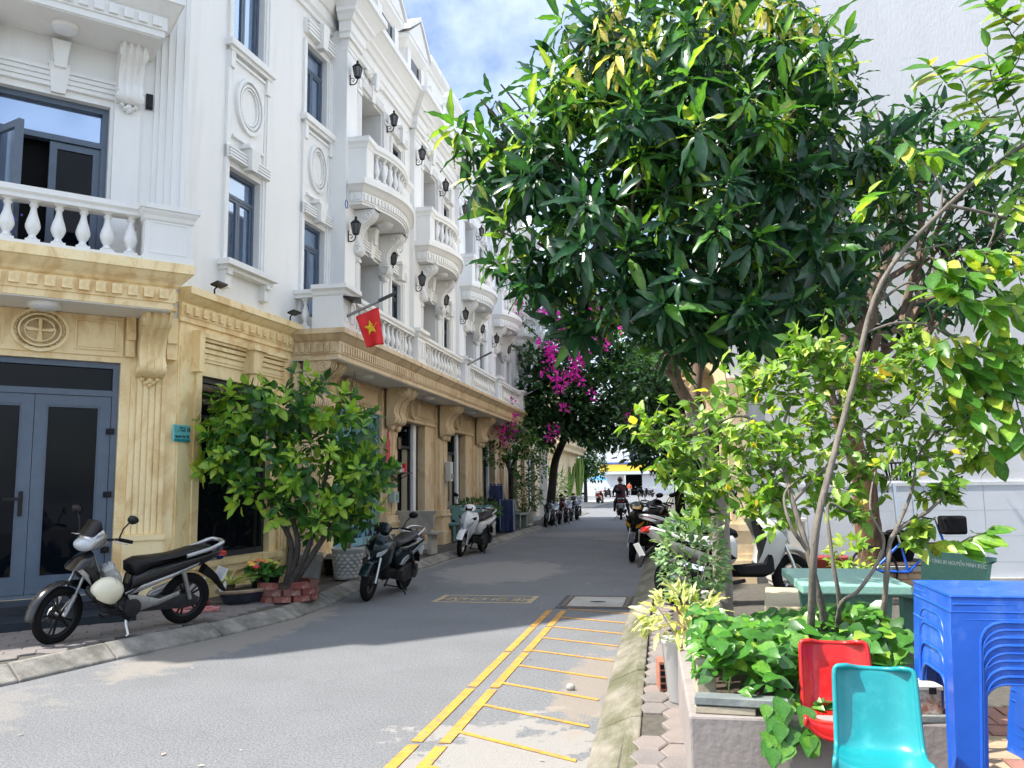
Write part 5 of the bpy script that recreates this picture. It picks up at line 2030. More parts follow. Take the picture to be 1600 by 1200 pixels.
# ------------------------------------------------------------------ people
def skin_body(name, joints, edges, radii, material, parent, root=0):
    me = bpy.data.meshes.new(name)
    me.from_pydata(joints, edges, [])
    me.materials.append(material)
    o = inst(name, me, parent)
    md = o.modifiers.new('skin', 'SKIN')
    md.use_smooth_shade = True
    for i, r in enumerate(radii):
        r = r if hasattr(r, '__len__') else (r, r)
        me.skin_vertices[0].data[i].radius = r
        me.skin_vertices[0].data[i].use_root = (i == root)
    sb = o.modifiers.new('sub', 'SUBSURF')
    sb.levels = 2
    sb.render_levels = 2
    return o


def clothes_mat(name, bands):
    """plain cloth that changes with height above the ground (trousers, skin, shirt)"""
    m = bpy.data.materials.new(name)
    m.use_nodes = True
    n, l = m.node_tree.nodes, m.node_tree.links
    b = n['Principled BSDF']; b.inputs['Roughness'].default_value = .85
    tc = n.new('ShaderNodeTexCoord'); sp = n.new('ShaderNodeSeparateXYZ')
    l.new(tc.outputs['Object'], sp.inputs['Vector'])
    mr = n.new('ShaderNodeMapRange'); mr.inputs['From Max'].default_value = 2.0
    l.new(sp.outputs['Z'], mr.inputs['Value'])
    r = n.new('ShaderNodeValToRGB'); r.color_ramp.interpolation = 'CONSTANT'
    e = r.color_ramp.elements
    e[0].position, e[0].color = 0, (*bands[0][1], 1)
    e[1].position, e[1].color = bands[1][0] / 2, (*bands[1][1], 1)
    for z, c in bands[2:]:
        k = e.new(z / 2); k.color = (*c, 1)
    l.new(mr.outputs['Result'], r.inputs['Fac'])
    l.new(r.outputs['Color'], b.inputs['Base Color'])
    return m


SKIN = (.36, .21, .14)
rider = thing('person', 'person in maroon vest and dark red helmet riding away on a scooter', 'person', (-2.45, 36.2, 0), R(94))
dk, mar = (.014, .013, .015), (.085, .012, .02)
# x forward
J = [(-.12, 0, .92), (-.10, 0, 1.08), (-.04, 0, 1.28), (0, 0, 1.42), (.03, 0, 1.50), (.07, 0, 1.62), (.08, 0, 1.72),
     (-.02, .19, 1.40), (.10, .30, 1.18), (.32, .32, 1.02), (.37, .32, 1.0),
     (-.02, -.19, 1.40), (.10, -.30, 1.18), (.32, -.32, 1.02), (.37, -.32, 1.0),
     (-.06, .13, .88), (.26, .24, .74), (.18, .27, .40), (.22, .27, .36), (.32, .28, .36),
     (-.06, -.13, .88), (.28, -.24, .76), (.10, -.33, .36), (.06, -.36, .09), (.20, -.37, .05)]
E_ = [(0, 1), (1, 2), (2, 3), (3, 4), (4, 5), (5, 6), (3, 7), (7, 8), (8, 9), (9, 10), (3, 11), (11, 12), (12, 13), (13, 14), (0, 15), (15, 16), (16, 17), (17, 18), (18, 19), (0, 20), (20, 21), (21, 22), (22, 23), (23, 24)]
Rr = [(.15, .19), (.14, .17), (.13, .18), (.10, .13), .06, .10, .085, .075, .055, .04, .035, .075, .055, .04, .035, .10, .085, .055, .05, .045, .10, .085, .06, .05, .045]
skin_body('body', J, E_, Rr, clothes_mat('rider_clothes', [(0, (.02, .02, .02)), (.12, (.05, .008, .014)), (.7, dk), (1.5, SKIN)]), rider)
q = MB(); q.M = T(-.07, 0, 0)
q.lathe([(.20, .90), (.215, .98), (.20, 1.10), (.205, 1.25), (.20, 1.36), (.13, 1.45), (.06, 1.48)], 18, cap=False)
q.v = [(-.07 + (x + .07) * .82 + (z - 1.0) * .12, y * 1.08, z) for x, y, z in q.v]
q.build('vest', mat('maroon_quilt', mar, .8, .25, 18, .6, 30), rider, 60)
q = MB(); q.blob((.08, 0, 1.70), (.145, .125, .13), 16, 10)
q.build('helmet', mat('dark_red_gloss', (.10, .008, .012), .25, coat=.6), rider, 80)
q = MB(); q.blob((.13, 0, 1.63), (.12, .115, .07), 14, 8)
q.build('helmet_rim', 'black', rider, 80)

ped = thing('person', 'person in an orange top standing far off before the dark shop opening', 'person', (-5.75, 101, 0), R(-80))
J = [(0, 0, .92), (0, 0, 1.12), (0, 0, 1.35), (0, 0, 1.43), (0, 0, 1.52), (.01, 0, 1.62), (0, .17, 1.36), (.02, .24, 1.10), (.06, .25, .86), (0, -.17, 1.36), (.02, -.24, 1.10), (.06, -.25, .86), (0, .09, .86), (.02, .10, .48), (0, .10, .08), (.12, .11, .04), (0, -.09, .86), (.04, -.10, .48), (.02, -.10, .08), (.14, -.11, .04)]
E_ = [(0, 1), (1, 2), (2, 3), (3, 4), (4, 5), (2, 6), (6, 7), (7, 8), (2, 9), (9, 10), (10, 11), (0, 12), (12, 13), (13, 14), (14, 15), (0, 16), (16, 17), (17, 18), (18, 19)]
Rr = [(.12, .15), (.11, .14), (.11, .16), .055, .085, .09, .065, .05, .035, .065, .05, .035, .085, .06, .04, .04, .085, .06, .04, .04]
skin_body('body', J, E_, Rr, clothes_mat('walker_clothes', [(0, (.6, .6, .6)), (.5, (.55, .55, .55)), (.92, (.75, .16, .08)), (1.46, SKIN), (1.62, (.6, .6, .55))]), ped)

# ================================================================== PLANTS
def crown_tips(blobs, dens, r, inner=.35, squash=.9):
    tips = []
    for (c, rad) in blobs:
        c = Vector(c)
        for _ in range(int(dens * rad * rad)):
            n = rvec(r)
            p = c + Vector((n.x, n.y, n.z * squash)) * rad * r.uniform(.86, 1.06)
            if any((p - Vector(c2)).length < r2 * .8 for c2, r2 in blobs if c2 is not c and (Vector(c2) - c).length > 1e-4):
                if r.random() > inner:
                    continue
            tips.append((p, n))
        for _ in range(int(dens * rad * rad * inner)):
            n = rvec(r)
            tips.append((c + n * rad * r.uniform(.35, .8), n))
    return tips


def fan_limbs(parent, start, blobs, r0, material, r, name='branch', n=6, per=2, r1=.008):
    """limbs from a fork into each part of the crown"""
    for c, rad in blobs:
        m = MB()
        pts = limb(m, start, c, r0, r0 * .4, r, .12, n)
        for _ in range(per):
            d = rvec(r)
            limb(m, pts[r.randrange(3, 7)], Vector(c) + d * rad * .85, r0 * .42, r1, r, .1, 5, 5)
        m.build(name, material, parent, 60)


# ------------------------------------------------------------------ mango tree at the right kerb
r_ = random.Random(21)
MG = leafmat('mango_leaf', [(0, (.013, .044, .028)), (.35, (.025, .086, .034)), (.6, (.075, .21, .03)), (.8, (.22, .38, .05)), (1, (.74, .62, .17))], .27, .30)
mango = thing('mango_tree', 'large mango tree with dark glossy leaves and yellow young shoots over the street', 'tree', (0.40, 8.93, 0.12))
base = mango.location.copy()
L = lambda p: tuple(Vector(p) - base)
m = MB()
fork = Vector((0.16, 8.39, 2.22))
tr = spline([base, (0.41, 8.95, 0.81), (0.37, 8.74, 1.46), fork], 6)
m.tube([p - base for p in tr], [.105 - .03 * i / len(tr) for i in range(len(tr))], 12)
m.build('trunk', 'barkgrey', mango, 60)
for pts, r0 in (([tuple(fork), (0.01, 8.21, 2.52), (-0.07, 8.04, 2.88), (-0.12, 7.83, 3.21), (-0.33, 7.48, 3.56)], .062), ([tuple(fork), (0.25, 8.51, 2.75), (0.25, 8.31, 3.29), (0.45, 7.94, 3.95)], .062), ([(0.01, 8.21, 2.52), (-0.14, 8.02, 2.60)], .03), ([(-0.07, 8.04, 2.88), (-0.14, 7.92, 2.95)], .03)):
    m = MB()
    s = spline(pts, 5)
    m.tube([p - base for p in s], [r0 * (1 - .5 * i / len(s)) for i in range(len(s))], 9)
    m.build('branch', 'bark', mango, 60)
mblobs = [((-1.53, 7.14, 4.67), .42), ((-1.45, 7.16, 4.21), .45), ((-1.09, 7.23, 5.06), .52), ((-0.96, 7.05, 4.30), .6), ((-1.17, 7.21, 3.67), .5), ((-0.80, 7.18, 3.40), .55), ((-0.49, 7.24, 5.50), .6), ((-0.44, 6.95, 4.57), .75), ((-0.45, 6.84, 3.73), .7), ((-0.21, 6.99, 3.20), .5),
          ((0.07, 7.15, 5.08), .8), ((0.20, 6.87, 4.19), .85), ((0.22, 6.87, 3.36), .72), ((0.67, 7.47, 5.67), .75), ((0.77, 7.18, 4.67), .85), ((0.84, 7.20, 3.86), .8), ((0.76, 7.28, 3.16), .6), ((1.18, 7.67, 5.28), .5), ((1.44, 7.72, 4.66), .6), ((1.53, 7.84, 3.96), .65), ((1.40, 7.92, 3.33), .5), ((0.27, 7.39, 2.92), .42), ((1.78, 8.10, 4.53), .4), ((-0.08, 7.63, 5.99), .7), ((1.08, 7.86, 2.85), .35), ((-0.85, 7.37, 3.15), .35)]
fan_limbs(mango, Vector((0.25, 8.41, 2.99)) - base, [(Vector(c) - base, rd) for c, rd in mblobs], .034, 'bark', r_, per=3)
lv = []
nv = 8
VAR = leaf_variants('mango', MG, [.02, .12, .2, .3, .42, .55, .68, .78])
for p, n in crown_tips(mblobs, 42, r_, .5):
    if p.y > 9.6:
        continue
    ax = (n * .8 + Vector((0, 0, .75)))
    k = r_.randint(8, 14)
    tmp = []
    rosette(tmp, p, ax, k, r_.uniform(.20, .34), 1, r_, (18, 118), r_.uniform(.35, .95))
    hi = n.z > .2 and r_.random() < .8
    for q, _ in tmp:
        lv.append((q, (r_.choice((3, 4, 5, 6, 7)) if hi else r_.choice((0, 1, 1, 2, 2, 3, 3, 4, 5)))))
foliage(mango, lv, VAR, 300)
# limp yellow shoots
YG = leaf_variants('mango', MG, [.84, .93, 1.0])
lv = []
for c, n in (((-0.27, 6.78, 5.28), 16), ((-0.16, 6.69, 5.08), 14), ((-0.58, 6.92, 5.33), 14), ((-0.73, 6.99, 5.15), 9), ((0.86, 7.10, 5.60), 14), ((0.99, 7.13, 5.52), 10), ((-0.41, 6.95, 5.63), 12), ((1.33, 7.40, 5.61), 9), ((-0.79, 6.98, 4.97), 6), ((0.42, 7.01, 5.62), 8), ((-1.65, 7.01, 4.17), 6), ((-0.51, 6.73, 5.40), 12), ((-0.37, 6.65, 5.02), 12), ((-0.02, 6.72, 5.33), 8), ((0.63, 6.95, 5.57), 10), ((1.14, 7.26, 5.46), 8), ((1.46, 7.42, 5.00), 5)):
    rosette(lv, Vector(c) + Vector((0, -.18, 0)), (0, -.2, .4), max(4, int(n * .62)), .21, 3, r_, (70, 140), 1.3)
foliage(mango, lv, YG, 120, rest='young_foliage')

# second, broader tree by the tiled wall
r_ = random.Random(5)
tree2 = thing('mango_tree', 'mango tree with peeling brown trunk in front of the white flank wall', 'tree', (2.40, 11.55, .45))
base = tree2.location.copy()
m = MB()
s = spline([(0, 0, 0), (-.05, -.1, .6), (-.10, -.2, 1.2), (-.35, -.4, 1.9)], 6)
m.tube(s, [.17 - .05 * i / len(s) for i in range(len(s))], 12)
m.v = [tuple(Vector(p) + rvec(r_) * .008) for p in m.v]
m.build('trunk', mat('peeling_bark', (.20, .105, .05), .9, .5, 10, 1.0, 24, dark=(.035, .025, .02), dscale=6, dlo=.45, dhi=.6, damt=.9, stretch=(1, 1, .2)), tree2, 60)
t2b = [((2.33, 10.96, 4.34), .8), ((3.00, 10.99, 5.13), .8), ((3.62, 11.21, 4.49), .75), ((3.17, 11.33, 4.13), .7), ((3.90, 11.16, 5.38), .7), ((2.56, 11.10, 3.69), .6), ((3.44, 11.07, 5.72), .6), ((4.21, 11.33, 4.90), .7), ((1.72, 10.94, 3.04), .4), ((2.84, 11.06, 6.03), .45)]
fan_limbs(tree2, (-.35, -.4, 1.9), [(Vector(c) - base, rd) for c, rd in t2b], .07, 'bark', r_)
lv = []
for p, n in crown_tips(t2b, 26, r_, .4):
    rosette(lv, p, n * .8 + Vector((0, 0, .7)), r_.randint(7, 11), r_.uniform(.24, .32), 6, r_, (18, 112), .45)
foliage(tree2, lv, VAR[:6], 160)

# ------------------------------------------------------------------ citrus shrub in the planter
r_ = random.Random(8)
CT = leafmat('citrus_leaf', [(0, (.06, .15, .025)), (.4, (.15, .29, .04)), (.75, (.30, .43, .07)), (.9, (.46, .50, .09)), (1, (.70, .45, .05))], .42, .38, (1.2, 1.2, .5))
shrub = thing('citrus_shrub', 'sprawling yellow-green citrus shrub with bare grey stems rising from the planter bed', 'shrub', (0.75, 4.89, 0.51))
base = shrub.location.copy()
stems = [([(0.75, 4.89, 0.51), (0.72, 4.73, 0.82), (0.66, 4.72, 1.14), (0.61, 4.81, 1.39), (0.56, 5.00, 1.69), (0.39, 5.17, 1.90), (0.09, 5.22, 1.79), (-0.22, 5.26, 1.80)], .026),
         ([(0.78, 4.89, 0.51), (0.80, 4.69, 0.84), (0.77, 4.64, 1.11), (0.78, 4.74, 1.37), (0.86, 4.76, 1.35), (0.93, 4.82, 1.33)], .018),
         ([(1.00, 4.94, 0.51), (1.02, 4.74, 0.79), (1.05, 4.69, 1.07), (1.12, 4.81, 1.22), (1.33, 4.95, 1.33), (1.47, 5.08, 1.43), (1.58, 5.15, 1.52)], .024),
         ([(0.80, 4.90, 0.51), (0.79, 4.64, 0.85), (0.88, 4.61, 0.94), (1.00, 4.68, 1.08), (1.05, 4.74, 1.20), (1.00, 4.78, 1.37), (1.14, 5.01, 1.68), (1.40, 5.17, 1.98)], .016),
         ([(0.66, 4.72, 1.14), (0.58, 4.70, 1.27), (0.57, 4.80, 1.44), (0.71, 4.93, 1.54)], .016),
         ([(0.56, 5.00, 1.69), (0.69, 5.13, 2.00), (0.89, 5.17, 2.25)], .013), ([(0.61, 4.81, 1.39), (0.96, 4.98, 1.72), (1.25, 5.14, 1.91)], .013), ([(1.12, 4.81, 1.22), (1.25, 4.94, 1.43), (1.38, 5.16, 1.68), (1.65, 5.32, 1.91)], .014)]
for pts, r0 in stems:
    m = MB()
    s = spline(pts, 5)
    m.tube([p - base for p in s], [max(.003, .78 * r0 * (1 - .75 * i / len(s)) * (1 + .12 * math.sin(i * 2.3))) for i in range(len(s))], 8)
    m.build('stem', 'stembark', shrub, 60)
cb = [((-0.16, 5.27, 1.83), .20), ((0.07, 5.21, 1.75), .27), ((0.32, 5.16, 1.90), .32), ((0.46, 5.19, 2.15), .16), ((0.65, 5.12, 2.04), .30), ((0.87, 5.16, 2.21), .25), ((0.19, 5.13, 1.52), .20), ((0.51, 4.99, 1.69), .30), ((0.73, 5.04, 1.73), .30), ((0.99, 5.09, 1.87), .30), ((1.26, 5.14, 2.02), .27), ((1.12, 5.01, 1.61), .25),
      ((1.42, 5.17, 1.72), .22), ((1.61, 5.21, 1.90), .18), ((1.47, 5.08, 1.43), .12), ((0.43, 4.98, 1.44), .20), ((0.81, 4.95, 1.47), .22), ((1.38, 5.16, 2.21), .2), ((1.74, 5.24, 1.68), .14), ((-0.04, 5.19, 1.58), .14), ((1.06, 5.10, 2.10), .2), ((0.54, 4.90, 1.33), .13), ((0.92, 4.87, 1.33), .10), ((1.29, 4.94, 1.21), .10), ((0.14, 5.12, 1.33), .13), ((1.76, 5.24, 1.98), .18), ((1.85, 5.26, 2.20), .15), ((0.76, 5.14, 2.31), .14)]
lv, tw = [], MB()
for c, rad in cb:
    for _ in range(int(6 + rad * 58)):
        d = rvec(r_)
        d.z = d.z * .6 + .15
        p0 = Vector(c) + rvec(r_) * rad * .45
        ln = rad * r_.uniform(.5, 1.0)
        p1 = p0 + d.normalized() * ln
        tw.tube([p0 - base, p0.lerp(p1, .5) - base + rvec(r_) * .015, p1 - base], [.0035, .003, .0015], 4)
        for i in range(r_.randint(5, 9)):
            t = r_.uniform(.15, 1)
            dd = (d.normalized() * .5 + rvec(r_) * .9 + Vector((0, 0, -.15)))
            k = r_.choices(range(6), (3, 4, 4, 3, 1.2, .35))[0]
            lv.append((frame_for(p0.lerp(p1, t), dd, Vector((-.3, -.35, .9)) + rvec(r_) * .6, r_.uniform(.045, .105)), k))
tw.build('twigs', 'barkgrey', shrub)['kind'] = 'stuff'
foliage(shrub, lv, leaf_variants('ovate', CT, [.12, .3, .45, .62, .8, .97]), 300)

# ------------------------------------------------------------------ slender soursop with the long leaning stem
SP = leafmat('soursop_leaf', [(0, (.035, .11, .02)), (.5, (.085, .23, .03)), (.8, (.26, .40, .05)), (1, (.50, .44, .07))], .30, .34)
sours = thing('soursop_tree', 'slender leaning tree with long bare stem and broad bright leaves at upper right', 'tree', (0.66, 4.87, 0.51))
base = sours.location.copy()
for pts, r0, r1 in (([(0.66, 4.87, 0.51), (0.65, 4.61, 0.84), (0.68, 4.52, 1.25), (0.80, 4.64, 1.61), (0.95, 4.77, 2.02), (1.17, 4.92, 2.62), (1.60, 5.10, 3.09), (2.11, 5.31, 3.50), (2.56, 5.50, 3.76)], .022, .009), ([(1.16, 4.92, 2.51), (1.32, 4.95, 2.61), (1.40, 4.96, 2.50), (1.43, 4.97, 2.39)], .008, .005),
                     ([(1.06, 4.85, 2.32), (1.22, 4.88, 2.37), (1.41, 4.97, 2.36), (1.58, 5.00, 2.28)], .008, .005), ([(1.60, 5.10, 3.09), (1.78, 5.14, 3.05), (2.05, 5.25, 3.01), (2.30, 5.35, 3.08)], .011, .008), ([(1.30, 4.98, 2.75), (1.34, 4.98, 2.79), (1.58, 5.10, 2.86)], .008, .005), ([(1.89, 5.18, 3.06), (1.84, 5.15, 2.90), (1.71, 5.13, 2.67)], .007, .004), ([(1.56, 5.10, 3.06), (1.57, 5.10, 3.21), (1.47, 5.08, 3.37)], .006, .004)):
    m = MB()
    s = spline(pts, 5)
    m.tube([p - base for p in s], [r0 + (r1 - r0) * i / (len(s) - 1) for i in range(len(s))], 9)
    m.build('stem' if r0 > .02 else 'branch', 'stembark', sours, 60)
lv = []


def spray(out, p0, p1, n, size, r, kk, w=None, drop=-.25):
    """leaves in two ranks along a twig"""
    p0, p1 = Vector(p0), Vector(p1)
    ax = (p1 - p0).normalized()
    side = ax.cross(Vector((0, 0, 1)))
    side = side.normalized() if side.length > .01 else Vector((1, 0, 0))
    for i in range(n):
        t = (i + .5) / n
        d = ax * .55 + side * (1 if i % 2 else -1) * .9 + Vector((0, 0, drop)) + rvec(r) * .3
        if i == n - 1:
            d = ax + Vector((0, 0, drop))
        out.append((frame_for(p0.lerp(p1, t), d, Vector((-.2, -.45, .9)) + rvec(r) * .4, size * r.uniform(.75, 1.15)), r.choices(range(len(kk)), kk)[0]))


kk = (3, 4, 4, 2, .8)
st_ = MB()
for a, b in (((1.43, 4.97, 2.76), (1.70, 4.92, 2.59)), ((1.45, 4.97, 2.69), (1.56, 4.89, 2.48)), ((1.71, 5.13, 2.71), (1.89, 5.06, 2.68)), ((1.73, 5.03, 2.24), (1.90, 5.06, 1.99)), ((1.51, 4.99, 2.32), (1.74, 4.93, 2.12)), ((1.57, 5.00, 2.25), (1.83, 5.05, 1.74)), ((1.44, 4.97, 2.32), (1.55, 4.99, 1.96)), ((1.85, 5.15, 2.59), (2.00, 5.08, 2.31)), ((1.50, 4.98, 2.17), (1.86, 5.06, 1.95)), ((1.36, 4.96, 2.25), (1.64, 4.91, 1.81)), ((1.56, 5.00, 2.03), (1.73, 5.03, 1.60)),
             ((2.07, 5.40, 3.94), (2.17, 5.32, 4.17)), ((2.02, 5.39, 3.77), (1.94, 5.27, 4.14)), ((2.16, 5.42, 3.65), (2.00, 5.29, 3.97)), ((2.26, 5.44, 3.81), (2.10, 5.31, 3.40)), ((1.94, 5.38, 3.73), (1.76, 5.24, 3.85)), ((1.72, 5.33, 3.94), (1.58, 5.20, 4.02)), ((2.24, 5.44, 4.10), (2.03, 5.29, 4.34)), ((2.05, 5.30, 3.20), (2.08, 5.20, 2.71)), ((1.95, 5.28, 2.93), (1.99, 5.18, 2.56)),
             ((1.43, 5.28, 3.59), (1.50, 5.19, 3.37)), ((1.45, 5.18, 3.45), (1.62, 5.21, 3.43)), ((1.59, 5.00, 2.50), (1.39, 4.86, 2.55)), ((1.73, 5.03, 2.46), (1.78, 5.04, 2.24)), ((1.42, 4.97, 1.12), (1.65, 5.01, 1.22)), ((1.32, 4.95, 1.16), (1.56, 5.00, 1.15)), ((1.04, 5.00, 2.99), (1.16, 5.02, 3.18)), ((2.14, 5.31, 4.26), (1.88, 5.16, 4.41)), ((2.15, 5.32, 3.93), (1.84, 5.15, 3.84)), ((2.05, 5.30, 3.68), (1.71, 5.13, 3.60)), ((2.11, 5.31, 3.48), (1.83, 5.15, 3.29)), ((2.22, 5.33, 4.30), (2.08, 5.20, 4.45)), ((1.96, 5.28, 3.97), (1.70, 5.13, 3.96)), ((2.10, 5.31, 3.32), (1.96, 5.18, 3.01)), ((1.61, 5.01, 2.80), (1.89, 4.96, 2.73)), ((1.66, 5.02, 2.50), (1.90, 4.96, 2.44)), ((1.82, 5.05, 2.31), (1.91, 4.96, 2.12)), ((1.69, 5.02, 1.99), (1.84, 4.95, 1.70)), ((1.50, 4.98, 2.65), (1.69, 4.92, 2.37)), ((1.84, 5.05, 2.03), (1.86, 4.95, 1.60))):
    spray(lv, a, b, r_.randint(9, 12), .155, r_, kk)
    st_.tube([Vector(a) - base, Vector(a).lerp(Vector(b), .5) + rvec(r_) * .02 - base, Vector(b) - base], [.005, .004, .002], 5)
st_.build('twigs', 'stembark', sours)['kind'] = 'stuff'
foliage(sours, lv, leaf_variants('oval', SP, [.2, .42, .62, .8, .95]), 300)

# ------------------------------------------------------------------ betel-leaf ground cover in the planter
r_ = random.Random(9)
LL = leafmat('betel_leaf', [(0, (.022, .085, .016)), (.5, (.055, .19, .022)), (.85, (.13, .30, .035)), (1, (.30, .42, .06))], .33, .27, spec=.6)
betel = thing('betel_plant', 'glossy heart-leaved betel plants filling the planter bed and trailing over its front', 'plant', (.55, 4.6, .45))
lv = []
for i in range(1400):
    x = r_.uniform(.06, 1.05)
    y = r_.uniform(3.98, 5.7)
    hgt = .15 + .17 * math.sin(math.pi * min(1, (y - 3.8) / 1.8)) + .05 * math.sin(6 * x + 3 * y)
    z = .47 + hgt * r_.uniform(.3, 1.05)
    if x > .44 and y < 4.30:
        if y < 4.06 or x > .84:
            continue
        z = .47 + .05 * r_.random()
    if x < .28 and y < 4.15:
        continue
    d = Vector((r_.uniform(-1, 1), r_.uniform(-1.2, .5), r_.uniform(-.6, .15)))
    lv.append((frame_for((x, y, z), d, Vector((-.25, -.5, 1)) + rvec(r_) * .45, r_.uniform(.055, .10)), r_.choices(range(4), (3, 5, 4, .6))[0]))
for i in range(34):   # trailing over the front edge
    x = r_.uniform(.34, .52)
    lv.append((frame_for((x, r_.uniform(3.84, 3.94), r_.uniform(.36, .56)), (r_.uniform(-.6, .6), -.5, -.8), (0, -1, .6), r_.uniform(.06, .09)), r_.choice((1, 2))))
foliage(betel, lv, leaf_variants('heart', LL, [.1, .4, .7, .95]), 300)
m = MB()
for i in range(60):
    x, y = r_.uniform(-.4, .5), r_.uniform(-.5, .9)
    m.tube([(x, y, 0), (x + r_.uniform(-.05, .05), y + r_.uniform(-.05, .05), r_.uniform(.12, .3))], .003, 4)
m.build('stems', mat('green_stem', (.07, .14, .03), .6), betel)['kind'] = 'stuff'


def potted(name, label, cat, loc, pot, leaves_fn, group=None, rz=0):
    t = thing(name, label, cat, loc, rz, group)
    pot(t)
    leaves_fn(t)
    return t


def pot_lathe(prof, material, soil_r, soil_z, n=24, name='pot'):
    def f(t):
        MB().lathe(prof, n).build(name, material, t, 50)
        MB().lathe([(soil_r, soil_z - .02), (soil_r * .9, soil_z), (.01, soil_z + .015)], 16).build('soil', 'soil', t, 60)
    return f


def bush(n, size, kind, material, tints, rx, rz, z0, r, nobj=0, stems=6, stem_r=.006, bark='barkgrey', up=.5, w=None):
    def f(t):
        base = t.location
        lv = []
        for _ in range(n):
            d = rvec(r)
            p = Vector((d.x * rx, d.y * rx, z0 + rz + d.z * rz)) * 1.0
            q = r.uniform(.45, 1) ** .5
            p = Vector((p.x * q, p.y * q, z0 + rz + d.z * rz * q))
            dd = Vector((d.x, d.y, d.z * .5 + up * .3)) + rvec(r) * .7
            lv.append((frame_for(base + p, dd, Vector((-.2, -.3, 1)) + rvec(r) * .5, size * r.uniform(.7, 1.2)), r.randrange(len(tints))))
        m = MB()
        for _ in range(stems):
            a = r.uniform(0, 6.28)
            m.tube([(0, 0, z0 - .05), (.3 * rx * math.cos(a), .3 * rx * math.sin(a), z0 + rz * .5), (.7 * rx * math.cos(a), .7 * rx * math.sin(a), z0 + rz * r.uniform(.9, 1.6))], [stem_r, stem_r * .8, stem_r * .4], 5)
        m.build('stems', bark, t)['kind'] = 'stuff'
        foliage(t, lv, leaf_variants(kind, material, tints), nobj)
    return f


GN = leafmat('garden_leaf', [(0, (.02, .07, .02)), (.5, (.05, .16, .03)), (.8, (.13, .26, .04)), (1, (.36, .46, .10))], .4, .3)
PALE = leafmat('pale_leaf', [(0, (.07, .16, .06)), (.5, (.16, .28, .12)), (1, (.34, .44, .22))], .45, .3)
VAR_ = leafmat('variegated_leaf', [(0, (.12, .21, .04)), (.4, (.33, .37, .10)), (1, (.56, .54, .28))], .45, .35)
whitepot = mat('white_plastic_pot', (.56, .56, .555), .45, .04, 3)
r_ = random.Random(31)
potted('potted_croton', 'cream variegated plant in a tapered white pot at the planter corner', 'potted plant', (.0, 5.62, .12),
       pot_lathe([(.10, 0), (.11, .01), (.145, .36), (.155, .37), (.155, .39), (.14, .385)], whitepot, .14, .36), bush(150, .13, 'mango', VAR_, [.2, .4, .6, .8, 1.0], .24, .16, .36, r_, 150, 8))
potted('potted_shrub', 'pale green leafy shrub in a low pot before the dusty white scooter', 'potted shrub', (.10, 8.35, .12),
       pot_lathe([(.13, 0), (.17, .22), (.18, .23), (.165, .22)], mat('terracotta', (.35, .15, .09), .8, .15, 8), .16, .21), bush(640, .085, 'ovate', PALE, [.1, .35, .6, .85], .34, .46, .20, r_, 120, 12))
potted('dracaena', 'spiky yellow-green dracaena beside the mango trunk', 'potted plant', (.30, 9.1, .12),
       pot_lathe([(.12, 0), (.15, .25), (.14, .25)], 'concrete', .13, .24), bush(70, .34, 'blade', GN, [.6, .85, 1.0], .22, .16, 1.35, r_, 70, 3, .016))

# hollow brick on the pavement
hb = thing('hollow_brick', 'red perforated clay brick standing beside the white croton pot', 'brick', (-.14, 5.95, .12), R(8))
m = MB()
BR = mat('red_clay', (.36, .14, .09), .9, .2, 14, .4, 50)
m.box(-.045, .045, -.09, .09, 0, .19)
m.build('clay_block', BR, hb, bevel=.004)
for i in range(2):
    for j in range(4):
        MB().box(-.036 + .038 * i, -.004 + .038 * i, -.0915, -.085, .015 + .042 * j, .045 + .042 * j).build('hole', 'blackmat', hb)

# ------------------------------------------------------------------ left side: tree in the brick ring
r_ = random.Random(14)
BX, BY = -4.86, 9.92
ringp = thing('brick_planter', 'ring planter of loose red bricks round the small street tree', 'planter', (BX, BY, .12))
bm_ = [MB().box(-.10, .10, -.05, .05, 0, .072).mesh('brick', mat('red_brick_%d' % i, c, .9, .25, 12, .5, 60, dark=(.45, .42, .38), dscale=7, dlo=.55, dhi=.7, damt=.6)) for i, c in enumerate(((.20, .055, .042), (.24, .08, .06), (.18, .075, .06)))]
for lay in range(3):
    for k in range(10):
        if lay == 2 and k % 4 == 0:
            continue
        a = 2 * math.pi * (k + .5 * (lay % 2)) / 10 + rnd.uniform(-.03, .03)
        inst('brick', rnd.choice(bm_), ringp, T(.32 * math.cos(a), .32 * math.sin(a), .077 * lay) @ RZ(a + math.pi / 2 + rnd.uniform(-.07, .07)))
MB().lathe([(.27, 0), (.26, .14), (.2, .17), (.01, .18)], 18).build('soil', 'soil', ringp, 60)
LT = leafmat('street_tree_leaf', [(0, (.016, .058, .018)), (.4, (.05, .16, .025)), (.7, (.20, .38, .04)), (1, (.36, .46, .05))], .36, .32)
ltree = thing('street_tree', 'small multi-stemmed green tree growing from the brick ring planter', 'tree', (BX, BY, .27))
base = ltree.location.copy()
